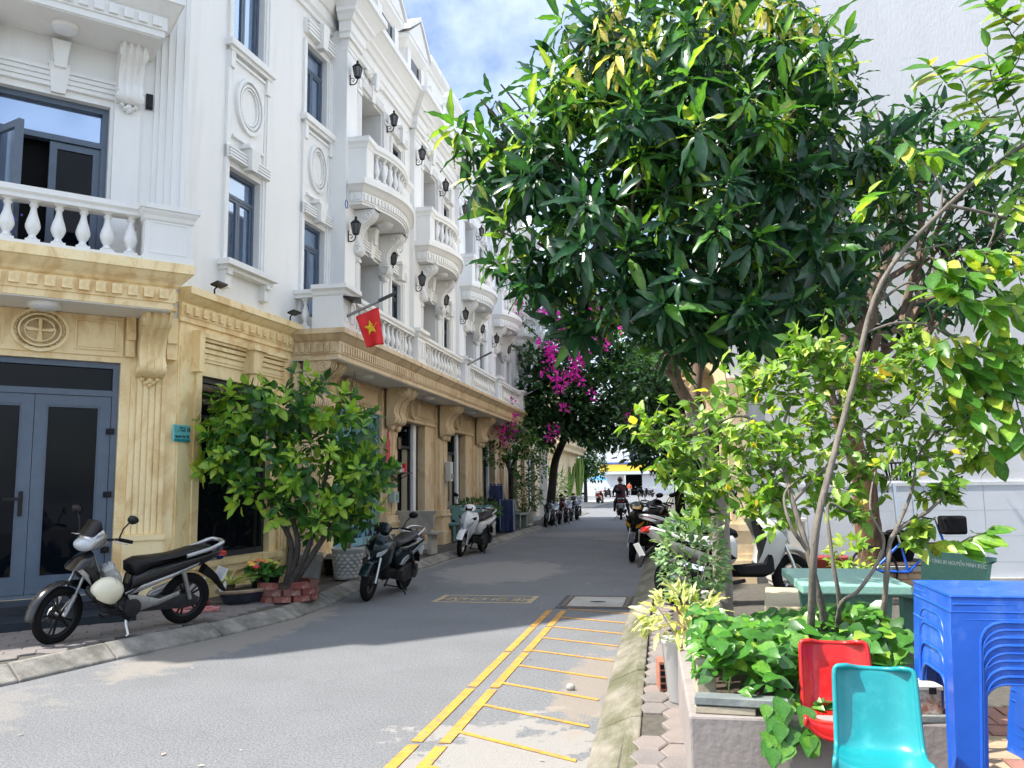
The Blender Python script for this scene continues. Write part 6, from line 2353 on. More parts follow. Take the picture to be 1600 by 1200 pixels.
lb = [((-5.62, 10.00, 2.45), .40), ((-5.08, 10.11, 2.52), .48), ((-4.63, 10.30, 2.53), .45), ((-4.17, 10.39, 2.18), .40), ((-5.70, 9.78, 1.81), .33), ((-5.09, 9.80, 1.89), .42), ((-4.53, 9.91, 1.76), .45), ((-4.05, 10.21, 1.63), .34), ((-3.95, 10.64, 1.89), .26), ((-4.93, 10.24, 2.87), .25), ((-5.39, 10.15, 2.79), .22), ((-5.50, 9.72, 2.09), .35), ((-4.89, 9.94, 1.36), .28), ((-4.33, 10.05, 1.31), .28), ((-5.89, 9.85, 2.36), .2), ((-4.19, 10.59, 1.26), .26), ((-3.98, 10.73, 1.59), .26), ((-4.64, 9.99, 1.03), .2), ((-5.23, 9.67, 1.45), .25), ((-4.95, 9.73, 1.28), .22), ((-4.36, 9.84, 1.08), .2), ((-4.24, 10.38, 1.01), .22)]
for a, b, c, d in (((-.02, 0, 0), (-4.79, 9.86, 0.80), (-5.04, 9.81, 1.28), (-5.42, 9.84, 2.02)), ((0, .02, 0), (-4.71, 9.88, 0.80), (-4.89, 9.94, 1.36), (-5.08, 10.11, 2.36)), ((.03, 0, 0), (-4.59, 9.90, 0.72), (-4.49, 10.02, 1.27), (-4.42, 10.24, 2.10)), ((.05, .02, 0), (-4.44, 9.93, 0.80), (-4.17, 10.08, 1.27), (-4.00, 10.32, 1.76))):
    s = spline([base + Vector(a), b, c, d], 6)
    m = MB()
    m.tube([p - base for p in s], [.045 * (1 - .62 * i / len(s)) for i in range(len(s))], 9)
    m.build('trunk', 'barkdark', ltree, 60)
lv = []
for p, n in crown_tips(lb, 105, r_, .4):
    tmp = []
    rosette(tmp, p, n * .9 + Vector((0, 0, .6)), r_.randint(6, 9), r_.uniform(.13, .20), 1, r_, (25, 105), .3)
    fr_ = r_.random()
    for q, _ in tmp:
        lv.append((q, r_.choice((4, 4, 5, 5)) if fr_ < .40 else r_.choice((0, 1, 1, 2, 3))))
foliage(ltree, lv, leaf_variants('oval', LT, [.05, .2, .35, .5, .68, .85]), 300)

# embossed white pot with money tree
r_ = random.Random(15)
PXY = (-4.98, 12.15)


def embossed(t):
    MB().lathe([(.17, 0), (.18, .01), (.235, .42), (.245, .43), (.245, .46), (.225, .455)], 28).build('pot', whitepot, t, 50)
    m = MB()
    for j in range(7):
        z = .05 + j * .052
        rr = .182 + (.235 - .182) * z / .42
        for k in range(14):
            a = 2 * math.pi * (k + .5 * (j % 2)) / 14
            m.M = RZ(a) @ T(rr + .002, 0, z)
            m.prism([(-.042, 0), (0, -.026), (.042, 0), (0, .026)], -.004, .007, 'yz')
    m.M = None
    m.build('embossed_diamonds', whitepot, t)['kind'] = 'stuff'
    MB().lathe([(.21, .40), (.2, .425), (.01, .43)], 16).build('soil', 'soil', t, 60)
    m = MB()
    for k in range(3):
        a = k * 2.1
        m.tube(spline([(.04 * math.cos(a), .04 * math.sin(a), .40), (.05 * math.cos(a + 1.5), .05 * math.sin(a + 1.5), .75), (.05 * math.cos(a + 3), .05 * math.sin(a + 3), 1.1), (.12 * math.cos(a), .12 * math.sin(a), 1.6)], 4), [.03 - .0012 * i for i in range(13)], 7)
    m.build('plaited_trunk', 'barkgrey', t, 60)


def money_leaves(t):
    lv = []
    for _ in range(46):
        d = rvec(r_)
        p = Vector(t.location) + Vector((d.x * .42, d.y * .42, 1.45 + d.z * .55))
        rosette(lv, p, Vector((d.x, d.y, .5)), 7, r_.uniform(.15, .23), 4, r_, (60, 100), .45)
    foliage(t, lv, leaf_variants('oval', LT, [.05, .2, .4, .6]), 150)


potted('money_tree', 'money tree with plaited trunk in the white embossed pot beside the blue gate', 'potted tree', (PXY[0], PXY[1], .12), embossed, money_leaves)

# ------------------------------------------------------------------ bougainvillea
r_ = random.Random(17)
BG = leafmat('bougainvillea_leaf', [(0, (.018, .055, .028)), (.6, (.045, .125, .042)), (1, (.11, .22, .07))], .4, .25)
FL = leafmat('magenta_bract', [(0, (.45, .008, .28)), (1, (.75, .05, .50))], .6, .4, (1.2, .6, 1.2))
boug = thing('bougainvillea_tree', 'broad dark bougainvillea tree with magenta blossom arching over the street', 'tree', (-4.75, 30.6, .1))
base = boug.location.copy()
m = MB()
s = spline([(0, 0, 0), (-4.38, 29.20, 1.22) and tuple(Vector((-4.44, 29.60, 1.22)) - base), tuple(Vector((-4.29, 29.63, 2.35)) - base), tuple(Vector((-3.85, 29.41, 3.24)) - base)], 6)
m.tube(s, [.17 - .05 * i / len(s) for i in range(len(s))], 10)
m.build('trunk', 'barkdark', boug, 60)
bb = [((-4.18, 28.73, 4.45), 1.15), ((-3.38, 28.89, 5.91), 1.1), ((-2.28, 28.70, 4.49), 1.25), ((-4.36, 28.29, 3.41), .7), ((-1.18, 28.82, 4.91), 1.3), ((-3.28, 29.22, 7.11), .75), ((-0.35, 28.98, 3.80), 1.1), ((-1.71, 29.22, 6.57), 1.1), ((-2.52, 28.65, 3.39), .75), ((-1.03, 28.95, 2.93), .65), ((-3.37, 28.38, 3.83), .9), ((-0.07, 29.34, 5.84), 1.2), ((-4.73, 28.63, 5.02), .6), ((-1.55, 28.74, 3.41), .7), ((0.26, 29.20, 2.70), .8), ((-3.83, 29.01, 7.33), .6), ((-2.59, 29.25, 7.55), .7), ((-4.71, 28.63, 5.93), .5), ((-5.03, 28.36, 4.10), .45)]
fan_limbs(boug, s[-1], [(Vector(c) - base, rd) for c, rd in bb], .07, 'barkdark', r_)
lv = []
for p, n in crown_tips(bb, 230, r_, .6):
    for _ in range(3):
        lv.append((frame_for(p + rvec(r_) * .16, n + rvec(r_) * .9, Vector((0, 0, 1)) + rvec(r_) * .6, r_.uniform(.16, .26)), r_.randrange(3)))
foliage(boug, lv, leaf_variants('ovate', BG, [.1, .45, .85]), 0)
# arching shoots to the left
lv = []
sh = MB()
for pts in ([(-3.80, 28.81, 7.18), (-4.82, 28.10, 7.70), (-5.64, 27.63, 7.38), (-6.14, 27.33, 7.19)], [(-4.04, 28.56, 4.98), (-4.80, 27.80, 5.81), (-5.51, 27.45, 6.23), (-6.04, 27.14, 5.98)], [(-4.48, 28.67, 6.38), (-4.83, 28.10, 6.87), (-5.17, 27.72, 7.15)], [(-4.46, 28.27, 4.08), (-5.17, 27.83, 3.62), (-5.44, 27.47, 3.06)], [(-4.46, 28.27, 4.08), (-5.05, 27.85, 4.06), (-5.30, 27.49, 3.60)]):
    s2 = spline(pts, 6)
    sh.tube([p - base for p in s2], .02, 5)
    for p in s2:
        for _ in range(5):
            lv.append((frame_for(p + rvec(r_) * .08, rvec(r_), (0, 0, 1), r_.uniform(.12, .18)), r_.randrange(3)))
sh.build('arching_shoots', 'barkdark', boug)['kind'] = 'stuff'
foliage(boug, lv, leaf_variants('ovate', BG, [.3, .6, .95]), 0, rest='shoot_foliage')
FV = leaf_variants('ovate', FL, [.1, .5, .9])
fl = [(812,494,28.2,.24,40), (768,548,27.8,.16,18), (880,606,27.8,.30,60), (800,682,27.8,.30,60), (806,660,27.9,.18,24), (868,562,27.9,.25,34), (905,563,27.9,.28,40), (902,578,27.8,.22,30), (876,530,28,.24,30), (890,525,28,.2,20), (918,510,28,.25,30), (912,488,28.3,.2,20), (925,495,28.2,.22,24), (873,510,28.3,.2,16), (886,645,27.8,.1,10), (865,575,27.9,.2,20), (850,550,28.2,.15,14), (866,683,28,.22,24), (905,545,27.9,.22,24), (897,590,27.8,.2,20), (930,538,27.8,.2,16), (925,625,27.7,.14,12), (908,603,27.8,.16,12), (984,657,27.6,.18,22), (1000,640,27.6,.14,12), (1018,516,27.5,.12,10), (985,522,27.6,.14,12), (943,548,27.7,.22,24), (970,528,27.7,.14,10), (862,560,28,.12,10), (852,507,28.4,.16,16), (847,478,28.6,.16,14), (805,637,28,.12,8), (855,590,28,.14,10), (874,548,28,.18,16), (940,520,27.8,.14,10)]
lv = []
cl_ = [(-5.16, 27.72, 7.28), (-6.04, 27.14, 6.02), (-3.69, 27.61, 4.73), (-5.40, 27.27, 3.12), (-5.28, 27.40, 3.59), (-3.94, 27.66, 5.71), (-3.15, 27.82, 5.67), (-3.21, 27.70, 5.33), (-3.77, 27.80, 6.43), (-3.47, 27.86, 6.53), (-2.86, 27.98, 6.86), (-3.01, 28.25, 7.41), (-2.72, 28.21, 7.23), (-3.86, 28.08, 6.93), (-3.58, 27.63, 3.89), (-4.01, 27.65, 5.42), (-4.36, 27.88, 6.02), (-4.04, 27.74, 3.09), (-3.14, 27.82, 6.07), (-3.32, 27.68, 5.07), (-2.60, 27.82, 6.20), (-2.74, 27.69, 4.30), (-3.09, 27.72, 4.79), (-1.51, 27.83, 3.59), (-1.17, 27.90, 3.95), (-0.70, 27.89, 6.61), (-1.41, 27.85, 6.50), (-2.32, 27.78, 5.96), (-1.73, 27.89, 6.39), (-4.08, 27.73, 5.77), (-4.33, 28.09, 7.02), (-4.46, 28.27, 7.72), (-5.32, 27.49, 4.10), (-4.24, 27.70, 5.11), (-3.82, 27.79, 6.03), (-2.37, 27.87, 6.59)]
for c, f_ in zip(cl_, fl):
    c = Vector(c)
    for _ in range(int(f_[4] * 1.7)):
        d = rvec(r_)
        lv.append((frame_for(c + d * f_[3] * 1.25 * r_.uniform(.2, 1) + Vector((.15, -1.55, .02)), d + rvec(r_) * .5, rvec(r_), r_.uniform(.09, .14)), r_.randrange(3)))
foliage(boug, lv, FV, 0, rest='blossom')

# dark tree over the right row
dtree = thing('shade_tree', 'dark leafy tree over the right kerb behind the mango trunk', 'tree', (.05, 21.5, .1))
base = dtree.location.copy()
m = MB()
s = spline([(0, 0, 0), (-.05, 0, 1.4), (-.1, .1, 2.6), (-.3, .2, 3.4)], 5)
m.tube(s, [.14 - .004 * i for i in range(len(s))], 9)
m.build('trunk', 'barkdark', dtree, 60)
db_ = [((-0.27, 20.33, 2.50), .75), ((0.28, 20.44, 3.10), .8), ((-0.73, 21.26, 3.20), .7), ((0.09, 20.91, 4.10), .9), ((-0.54, 21.30, 4.17), .8), ((0.24, 19.92, 2.17), .5), ((-1.08, 21.19, 2.39), .45), ((-0.36, 20.11, 1.96), .4)]
fan_limbs(dtree, s[-1], [(Vector(c) - base, rd) for c, rd in db_], .06, 'barkdark', r_)
lv = []
for p, n in crown_tips(db_, 170, r_, .6):
    for _ in range(3):
        lv.append((frame_for(p + rvec(r_) * .12, n + rvec(r_) * .9, Vector((0, 0, 1)) + rvec(r_) * .6, r_.uniform(.13, .22)), r_.randrange(3)))
foliage(dtree, lv, leaf_variants('ovate', BG, [.0, .3, .7]), 0)

# potted street tree on the left pavement
r_ = random.Random(18)
ptree = thing('street_tree', 'small dark green tree in a bed beside the carved white pot', 'tree', (-5.35, 26.8, .12))
base = ptree.location.copy()
for pts in ([(0, 0, 0), tuple(Vector((-5.18, 25.79, 1.86)) - base), tuple(Vector((-5.41, 25.74, 2.37)) - base)], [(0.02, 0, 0), tuple(Vector((-5.12, 25.80, 1.96)) - base), tuple(Vector((-4.87, 25.85, 2.66)) - base)]):
    m = MB()
    s = spline(pts, 6)
    m.tube(s, [.075 - .003 * i for i in range(len(s))], 8)
    m.build('trunk', 'barkdark', ptree, 60)
pb = [((-5.61, 25.70, 2.47), .42), ((-5.09, 25.70, 2.76), .5), ((-4.54, 25.81, 2.65), .5), ((-4.82, 25.96, 3.17), .42), ((-4.32, 25.65, 1.95), .36), ((-5.93, 25.74, 2.38), .25), ((-4.67, 25.58, 2.05), .4), ((-4.21, 25.88, 2.45), .3)]
lv = []
for p, n in crown_tips(pb, 260, r_, .4):
    for _ in range(3):
        lv.append((frame_for(p + rvec(r_) * .08, n + rvec(r_) * .8, Vector((0, 0, 1)) + rvec(r_) * .6, r_.uniform(.08, .14)), r_.randrange(4)))
foliage(ptree, lv, leaf_variants('ovate', GN, [.05, .25, .5, .72]), 0)

carved = mat('carved_stone_pot', (.52, .50, .47), .85, .15, 9, .4, 40)
r_ = random.Random(19)
potted('potted_shrub', 'bushy plant in a round carved white pot behind the grey scooter', 'potted shrub', (-5.18, 28.5, .12),
       pot_lathe([(.22, 0), (.24, .04), (.21, .07), (.30, .16), (.32, .36), (.33, .40), (.35, .42), (.35, .47), (.31, .46)], carved, .31, .44), bush(700, .15, 'mango', GN, [.05, .2, .45, .7], .55, .55, .42, r_, 0, 10))
potted('planter_shrub', 'low dark shrub in a long concrete trough behind the white scooter', 'potted shrub', (-5.35, 22.2, .12),
       lambda t: (MB().box(-.28, .28, -.9, .9, 0, .42).build('trough', 'concrete', t, bevel=.01), MB().box(-.24, .24, -.86, .86, .42, .43).build('soil', 'soil', t)), bush(900, .13, 'mango', GN, [.05, .2, .4, .6], .62, .32, .40, r_, 0, 12))
potted('potted_palm', 'feathery palm in a pot behind the three scooters', 'potted palm', (-5.6, 37.5, .1),
       pot_lathe([(.2, 0), (.28, .4), (.26, .4)], 'concrete', .25, .38), bush(260, .55, 'palm', GN, [.5, .7, .9], .8, .8, .5, r_, 0, 8, .02))
# far end
for x, y, h_, lab in ((-7.6, 58.6, 1.1, 'tall column cactus in a white pot, nearer the cream house'), (-6.9, 59.0, 1.35, 'taller column cactus next to the orange scooter')):
    t = thing('cactus', lab, 'cactus', (x, y, .1), 0, 'potted cacti down the street')
    MB().lathe([(.28, 0), (.36, .62), (.33, .62)], 16).build('pot', whitepot, t, 50)
    m = MB()
    rr_ = random.Random(int(h_ * 10))
    for k in range(16):
        a, q = rr_.uniform(0, 6.28), rr_.uniform(.05, .5)
        m.tube([(.1 * math.cos(a), .1 * math.sin(a), .55), (q * math.cos(a) * .7, q * math.sin(a) * .7, .55 + h_), (q * math.cos(a), q * math.sin(a), .6 + h_ * rr_.uniform(1.4, 2.1))], [.09, .11, .05], 6)
    m.build('stems', mat('cactus_green_%d' % k, (.16, .26, .05), .6, .2, 6), t, 50)
r_ = random.Random(20)
ft = thing('round_tree', 'round dark green tree at the far street corner', 'tree', (-7.2, 66, .1))
base = ft.location.copy()
MB().tube([(0, 0, 0), (0, 0, 1.6), (.1, 0, 3)], [.16, .13, .1], 8).build('trunk', 'barkdark', ft, 60)
lv = []
for p, n in crown_tips([((-7.2, 66, 3.6), 1.6), ((-6.6, 65.6, 2.7), 1.1), ((-7.9, 66, 2.9), 1.1), ((-7.0, 66, 4.6), 1.0)], 130, r_, .4):
    for _ in range(3):
        lv.append((frame_for(p + rvec(r_) * .15, n + rvec(r_), (0, 0, 1), r_.uniform(.2, .34)), r_.randrange(3)))
foliage(ft, lv, leaf_variants('ovate', GN, [.1, .3, .55]), 0)

# ================================================================== THINGS ON THE RIGHT
rough_cem = mat('rough_cement', (.27, .24, .225), .95, .14, 4, .4, 28, dark=(.19, .165, .15), dscale=2.5, dlo=.5, dhi=.75, damt=.5)
pln = thing('planter', 'rough cement planter box with betel leaves behind the plastic chairs', 'planter', (.01, 3.9, .1), R(2))
m = MB()
m.box(0, 1.10, 0, .09, 0, .38).box(0, .09, .09, 1.9, 0, .38).box(1.01, 1.10, .09, 1.9, 0, .38).box(.09, 1.01, 1.81, 1.9, 0, .38)
m.build('wall', rough_cem, pln, bevel=.012)
MB().box(.09, 1.01, .09, 1.81, 0, .33).build('soil', 'soil', pln)
greystone = mat('grey_stone_slab', (.16, .18, .175), .7, .25, 6, .3, 30, dark=(.40, .38, .32), dscale=4, dlo=.55, dhi=.75, damt=.6)
creamst = mat('cream_stone', (.40, .35, .26), .85, .1, 5, .3, 40)
q = MB(); q.box(-.20, .20, -.06, .06, 0, .035)
sl = q.build('stone_slab', greystone, None, bevel=.004, M=T(.24, 3.985, .515) @ RZ(R(-4)) @ RX(R(-3)))
tag(sl, 'flat grey stone slab lying on the planter front edge below the betel leaves', 'slab')
sl = MB().box(-.13, .13, -.05, .05, 0, .03).build('stone_slab', creamst, None, bevel=.004, M=T(.17, 3.985, .482) @ RZ(R(-3)))
tag(sl, 'thin cream stone strip under the grey slab on the planter', 'slab')
sl = MB().box(-.045, .045, -.10, .10, 0, .17).build('stone_block', creamst, None, bevel=.006, M=T(.09, 4.35, .48) @ RZ(R(5)))
tag(sl, 'upright cream stone block at the planter corner beside the white pot', 'block')
sl = MB().box(-.17, .17, -.09, .09, 0, .03).build('stone_slab', greystone, None, bevel=.004, M=T(.94, 4.02, .48) @ RZ(R(6)))
tag(sl, 'small grey slab on the planter under the rusty box', 'slab')
rust = mat('rusty_painted_steel', (.55, .52, .46), .7, .15, 8, .3, 30, dark=(.26, .075, .03), dscale=7, dlo=.5, dhi=.62, damt=.9)
rbx = thing('metal_box', 'rusty white metal box on the planter end behind the teal chair', 'box', (.96, 4.02, .51), R(8))
MB().box(-.10, .10, -.07, .07, 0, .10).build('case', rust, rbx, bevel=.004)
MB().box(-.108, .108, -.078, .078, .10, .118).build('lid', mat('dusty_lid', (.45, .44, .42), .75, .15, 10, dark=(.12, .12, .12), dscale=5, dlo=.55, dhi=.65, damt=.8), rbx, bevel=.003)
for x in (-.06, .06):
    MB().box(x - .015, x + .015, -.082, -.076, .085, .112).build('clasp', 'iron', rbx)


def bucket_chair(label, loc, rz, colour, foot=0.0, scale=1.0):
    t = thing('plastic_chair', label, 'chair', loc, rz, None, scale)
    pm = mat('chair_plastic', colour, .33, .08, 4, .08, 30, coat=.3, dark=tuple(min(1, c * 1.5 + .06) for c in colour), dscale=9, dlo=.55, dhi=.75, damt=.4)
    prof = spline([(-.20, .300), (-.195, .335), (-.165, .352), (-.05, .335), (.07, .330), (.125, .352), (.155, .42), (.180, .54), (.198, .64), (.205, .665)], 4)
    n = len(prof)
    v, f = [], []
    k = 13
    for i, p in enumerate(prof):
        t_ = i / (n - 1)
        hw = .182 - .022 * t_
        if t_ > .86:
            q_ = (t_ - .86) / .14
            hw -= .05 * (1 - math.sqrt(max(0, 1 - q_ * q_)))
        if t_ < .06:
            hw -= .02 * ((.06 - t_) / .06) ** 2
        for j in range(k):
            u = -1 + 2 * j / (k - 1)
            e = abs(u) ** 4
            seatness = max(0, 1 - t_ * 2.0)
            v.append((hw * u, p.x - e * .055 * min(1, t_ * 1.6), p.y + e * .045 * (.4 + .6 * seatness) - (.012 * (1 - u * u)) * seatness))
    for i in range(n - 1):
        for j in range(k - 1):
            f.append((i * k + j, i * k + j + 1, (i + 1) * k + j + 1, (i + 1) * k + j))
    mb = MB(); mb.add(v, f)
    o = mb.build('bucket_seat', pm, t, 60)
    sm = o.modifiers.new('thick', 'SOLIDIFY'); sm.thickness = .012; sm.offset = 0
    bv = o.modifiers.new('bevel', 'BEVEL'); bv.width = .004; bv.segments = 2; bv.limit_method = 'ANGLE'; bv.angle_limit = R(60)
    # rolled rim
    rim = [Vector(v[i * k]) for i in range(n)] + [Vector(v[(n - 1) * k + j]) for j in range(1, k - 1)] + [Vector(v[i * k + k - 1]) for i in range(n - 1, -1, -1)] + [Vector(v[j]) for j in range(k - 2, 0, -1)]
    rim.append(rim[0])
    MB().tube([p for p in rim], .011, 7, cap=False).build('rolled_rim', pm, t, 70)
    for sx in (-1, 1):
        for sy in (-1, 1):
            MB().tube([(.12 * sx, .10 * sy, .33), (.155 * sx, .15 * sy, foot)] if foot < .1 else [(.12 * sx, .05 * sy, .33), (.12 * sx, .05 * sy, foot)], .011, 8).build('leg', 'steel', t, 60)
    return t


bucket_chair('teal plastic bucket chair in front of the planter', (.685, 3.36, .20), R(-9), (.008, .25, .275), -.093, .87)
bucket_chair('red plastic bucket chair half hidden behind the teal one', (.655, 3.96, .18), R(-3), (.52, .010, .008), .335, .88)

# nested blue tables
bluep = mat('blue_plastic', (.010, .088, .46), .38, .10, 4, .12, 25, dark=(.16, .27, .60), dscale=4, dlo=.54, dhi=.72, damt=.45, coat=.15)
TW, TD, TH, TP = .72, .53, .70, .029


def table_meshes():
    def panel(wd):
        lw, sk, fr_ = .085, .10, .085
        h_ = TH
        pts = [(0, 0), (lw * .9, 0), (lw + .012, h_ - sk - fr_)]
        pts += [(lw + .012 + fr_ - fr_ * math.cos(a), h_ - sk - fr_ + fr_ * math.sin(a)) for a in [R(15 * i) for i in range(1, 7)]]
        L_ = pts[1:]
        pts2 = pts + [(wd - x, z) for x, z in reversed(L_)] + [(wd, 0), (wd, h_), (0, h_)]
        return pts2, L_ + [(wd - x, z) for x, z in reversed(L_)]
    out = {}
    for nm, wd in (('long', TW), ('short', TD)):
        P_, edge = panel(wd)
        m = MB()
        # strips instead of one concave face
        top = TH
        lw = .085
        n_ = len(edge)
        vs, fs = [], []
        for (x, z) in edge:
            vs += [(x, 0, z), (min(max(x, 0), wd), 0, top)]
        for i in range(n_ - 1):
            fs.append((2 * i, 2 * i + 2, 2 * i + 3, 2 * i + 1))
        b = len(vs)
        vs += [(0, 0, 0), (0, 0, top)]
        fs.append((b, 0, 1, b + 1))
        b2 = len(vs)
        vs += [(wd, 0, 0), (wd, 0, top)]
        fs.append((2 * (n_ - 1), b2, b2 + 1, 2 * (n_ - 1) + 1))
        m.add(vs, fs)
        m.tube([(x, 0, z) for x, z in edge], .006, 6)
        out[nm] = m
    # flare towards the feet
    res = {}
    for nm, m in out.items():
        wd = TW if nm == 'long' else TD
        m.v = [(x + (x / wd - .5) * 2 * .030 * (1 - z / TH), y - .030 * (1 - z / TH), z) for x, y, z in m.v]
        me = m.mesh('leg_panel', bluep, 40)
        res[nm] = me
    t = MB()
    t.box(-.004, TW + .004, -.004, TD + .004, TH - .012, TH)
    res['top'] = t.mesh('tabletop', bluep)
    return res


TM = table_meshes()
nth = ['topmost', 'second from the top', 'third from the top', 'fourth from the top', 'fifth from the top', 'sixth from the top', 'seventh from the top', 'eighth from the top', 'lowest']
for k in range(9):
    t = thing('plastic_table', 'blue plastic table in the nested stack beside the planter, ' + nth[k], 'table', (1.035 + .006 * math.sin(k * 2.1), 3.62, 1.05 - TH - TP * k), R(.6 * math.sin(k * 1.7)), 'nested blue tables')
    o = inst('tabletop', TM['top'], t)
    bv = o.modifiers.new('bevel', 'BEVEL'); bv.width = .012; bv.segments = 3
    inst('leg_panel', TM['long'], t)
    inst('leg_panel', TM['long'], t, T(TW, TD, 0) @ RZ(R(180)))
    inst('leg_panel', TM['short'], t, T(TW, 0, 0) @ RZ(R(90)))
    inst('leg_panel', TM['short'], t, T(0, TD, 0) @ RZ(R(-90)))
# nested stools
for k in range(4):
    t = thing('plastic_stool', 'low blue plastic stool in the small stack beyond the table legs, ' + ['topmost', 'second from the top', 'third from the top', 'lowest'][k], 'stool', (1.78, 4.75, .12 + .05 * (3 - k)), R(4 * k), 'nested blue stools')
    m = MB()
    m.frustum(-.15, .15, -.15, .15, 0, -.12, .12, -.12, .12, .25)
    m.f = m.f[2:]
    m.build('side_skirt', bluep, t)
    m = MB(); m.box(-.125, .125, -.125, .125, .25, .262)
    m.build('seat', bluep, t, bevel=.01)
    MB().box(-.05, .05, -.151, -.12, .10, .15).build('hand_hole', 'blackmat', t)

# stone table, cream bench and inscribed bench
mt = thing('stone_table', 'mint terrazzo table among the shrub stems by the green bench', 'table', (1.24, 7.15, .12))
MB().box(-.38, .38, -.62, .62, .56, .63).build('tabletop', 'mint', mt, bevel=.012)
for y in (-.4, .4):
    MB().frustum(-.22, .22, y - .06, y + .06, 0, -.28, .28, y - .06, y + .06, .56).build('leg', 'greenbench', mt)
cbn = thing('stone_bench', 'cream stone bench slab before the dusty white scooter', 'bench', (1.02, 8.2, .12), R(-6))
MB().box(-.27, .27, -.70, .70, .27, .33).build('seat', mat('cream_terrazzo', (.50, .43, .29), .6, .07, 40), cbn, bevel=.012)
for y in (-.45, .45):
    MB().box(-.2, .2, y - .05, y + .05, 0, .27).build('leg', 'concrete', cbn)


def stone_bench(label, loc, rz, lines, ink, size, material='greenbench', w=1.1, scale=1.0):
    t = thing('stone_bench', label, 'bench', loc, rz, None, scale)
    for x in (-w * .34, w * .34):
        MB().prism([(-.20, 0), (.16, 0), (.14, .40), (-.20, .40)], x - .04, x + .04, 'yz').build('leg', material, t)
        q = MB(); q.M = T(x, .16, .40) @ RX(R(-10)); q.box(-.04, .04, -.03, .03, 0, .12); q.build('back_post', material, t)
    MB().box(-w / 2, w / 2, -.24, .20, .40, .46).build('seat', material, t, bevel=.012)
    q = MB(); q.M = T(0, .19, .52) @ RX(R(-10))
    q.prism([(-w / 2 + .04, 0), (w / 2 - .04, 0), (w / 2 - .02, .30), (w / 2 + .04, .33), (w / 2 + .04, .37), (-w / 2 - .04, .37), (-w / 2 - .04, .33), (-w / 2 + .02, .30)], -.025, .025)
    b = q.build('backrest', material, t)
    for i, (ln, s_) in enumerate(lines):
        text('inscription', ln, ink, b, T(0, .19, .52) @ RX(R(-10)) @ T(0, -.0265, .26 - .10 * i) @ RX(R(90)))
    return t


inkw = mat('white_lettering', (.72, .74, .70), .6)
stone_bench('green terrazzo bench with white donor lettering near the tiled wall', (2.22, 8.12, .12), R(-66), [('KÍNH TẶNG BS NGUYỄN MINH ĐỨC', .058)], inkw, .06, mat('mid_green_terrazzo', (.10, .25, .195), .42, .2, 70, dark=(.28, .44, .38), dscale=110, dlo=.52, dhi=.62, damt=.5), w=1.02, scale=.82)
stone_bench('green stone bench with white lettering behind the white scooter on the left pavement', (-5.20, 20.6, .12), R(6), [('HLAN ĐẠT', .10), ('BT', .08), ('BM', .07)], inkw, .1, mat('blue_green_stone', (.13, .27, .26), .5, .15, 40), w=1.0)
stone_bench('weathered concrete bench seen from behind between the two left scooters', (-5.35, 16.75, .12), R(175), [], inkw, .1, 'concrete', w=1.0)
stone_bench('grey-green bench beside the carved pot farther down the left pavement', (-5.25, 27.4, .12), R(80), [], inkw, .1, mat('grey_green_stone', (.22, .27, .25), .6, .15, 40), w=.9)

# cabinet and other clutter by the tiled wall
cab = thing('utility_cabinet', 'cream metal utility cabinet with louvres against the tiled wall', 'cabinet', (1.40, 12.05, .12), WA)
MB().box(-.24, .24, -.16, .16, .06, .84).build('case', mat('cream_enamel', (.60, .57, .50), .5, .08, 4, dark=(.35, .3, .25), dscale=4, dlo=.55, dhi=.75, damt=.5), cab, bevel=.008)
MB().box(-.26, .26, -.18, .18, .84, .89).build('lid', mat('cream_lid', (.62, .59, .52), .5), cab, bevel=.008)
MB().box(-.22, .22, -.14, .14, 0, .06).build('plinth', 'concrete', cab)
for j in range(7):
    MB().box(.02, .20, -.168, -.158, .20 + .04 * j, .215 + .04 * j).build('louvre', 'concrete', cab)
rpl = thing('tree_planter', 'low brick and cement bed round the peeling mango trunk', 'planter', (2.55, 11.55, .1), WA)
MB().box(-.62, .62, -.52, .52, .0, .30).build('bed_wall', mat('small_brick', (.42, .27, .17), .9, .3, 30), rpl)
MB().box(-.66, .66, -.56, .56, .30, .36).build('coping', 'concrete', rpl, bevel=.01)
MB().box(-.56, .56, -.46, .46, .36, .375).build('soil', 'soil', rpl)
bks = MB().box(-.075, .075, -.012, .012, 0, .055).mesh('brick', mat('tan_brick', (.45, .30, .19), .9, .2, 12))
for j in range(4):
    for i in range(8):
        inst('brick', bks, rpl, T(-.56 + .16 * i + (.08 if j % 2 else 0), -.528, .02 + .066 * j))
potb = thing('black_pot', 'large black plastic tub behind the peeling mango trunk', 'pot', (2.75, 11.75, .47))
MB().lathe([(.18, 0), (.27, .30), (.29, .31), (.29, .35), (.26, .34)], 22).build('tub', 'blackmat', potb, 50)
MB().lathe([(.25, .28), (.24, .31), (.01, .32)], 16).build('soil', 'soil', potb, 60)
rbx2 = thing('red_crate', 'dark red plastic box behind the mint table', 'box', (1.75, 10.9, .12))
MB().frustum(-.20, .20, -.14, .14, .20, -.24, .24, -.18, .18, .44).box(-.25, .25, -.19, .19, .44, .47).build('tub', mat('dark_red_plastic', (.28, .03, .03), .5), rbx2)
MB().box(-.2, .2, -.14, .14, 0, .20).build('stand', 'concrete', rbx2)
lad = thing('ladder', 'grey aluminium ladder leaning on the tiled wall', 'ladder', (3.02, 12.1, .12), WA)
for x in (-.12, .12):
    q = MB(); q.M = RX(R(-7)); q.box(x - .018, x + .018, -.025, .025, 0, 1.35); q.build('rail', 'steel', lad)
for j in range(4):
    q = MB(); q.M = RX(R(-7)); q.box(-.105, .105, -.015, .015, .2 + .3 * j, .23 + .3 * j); q.build('rung', 'steel', lad)
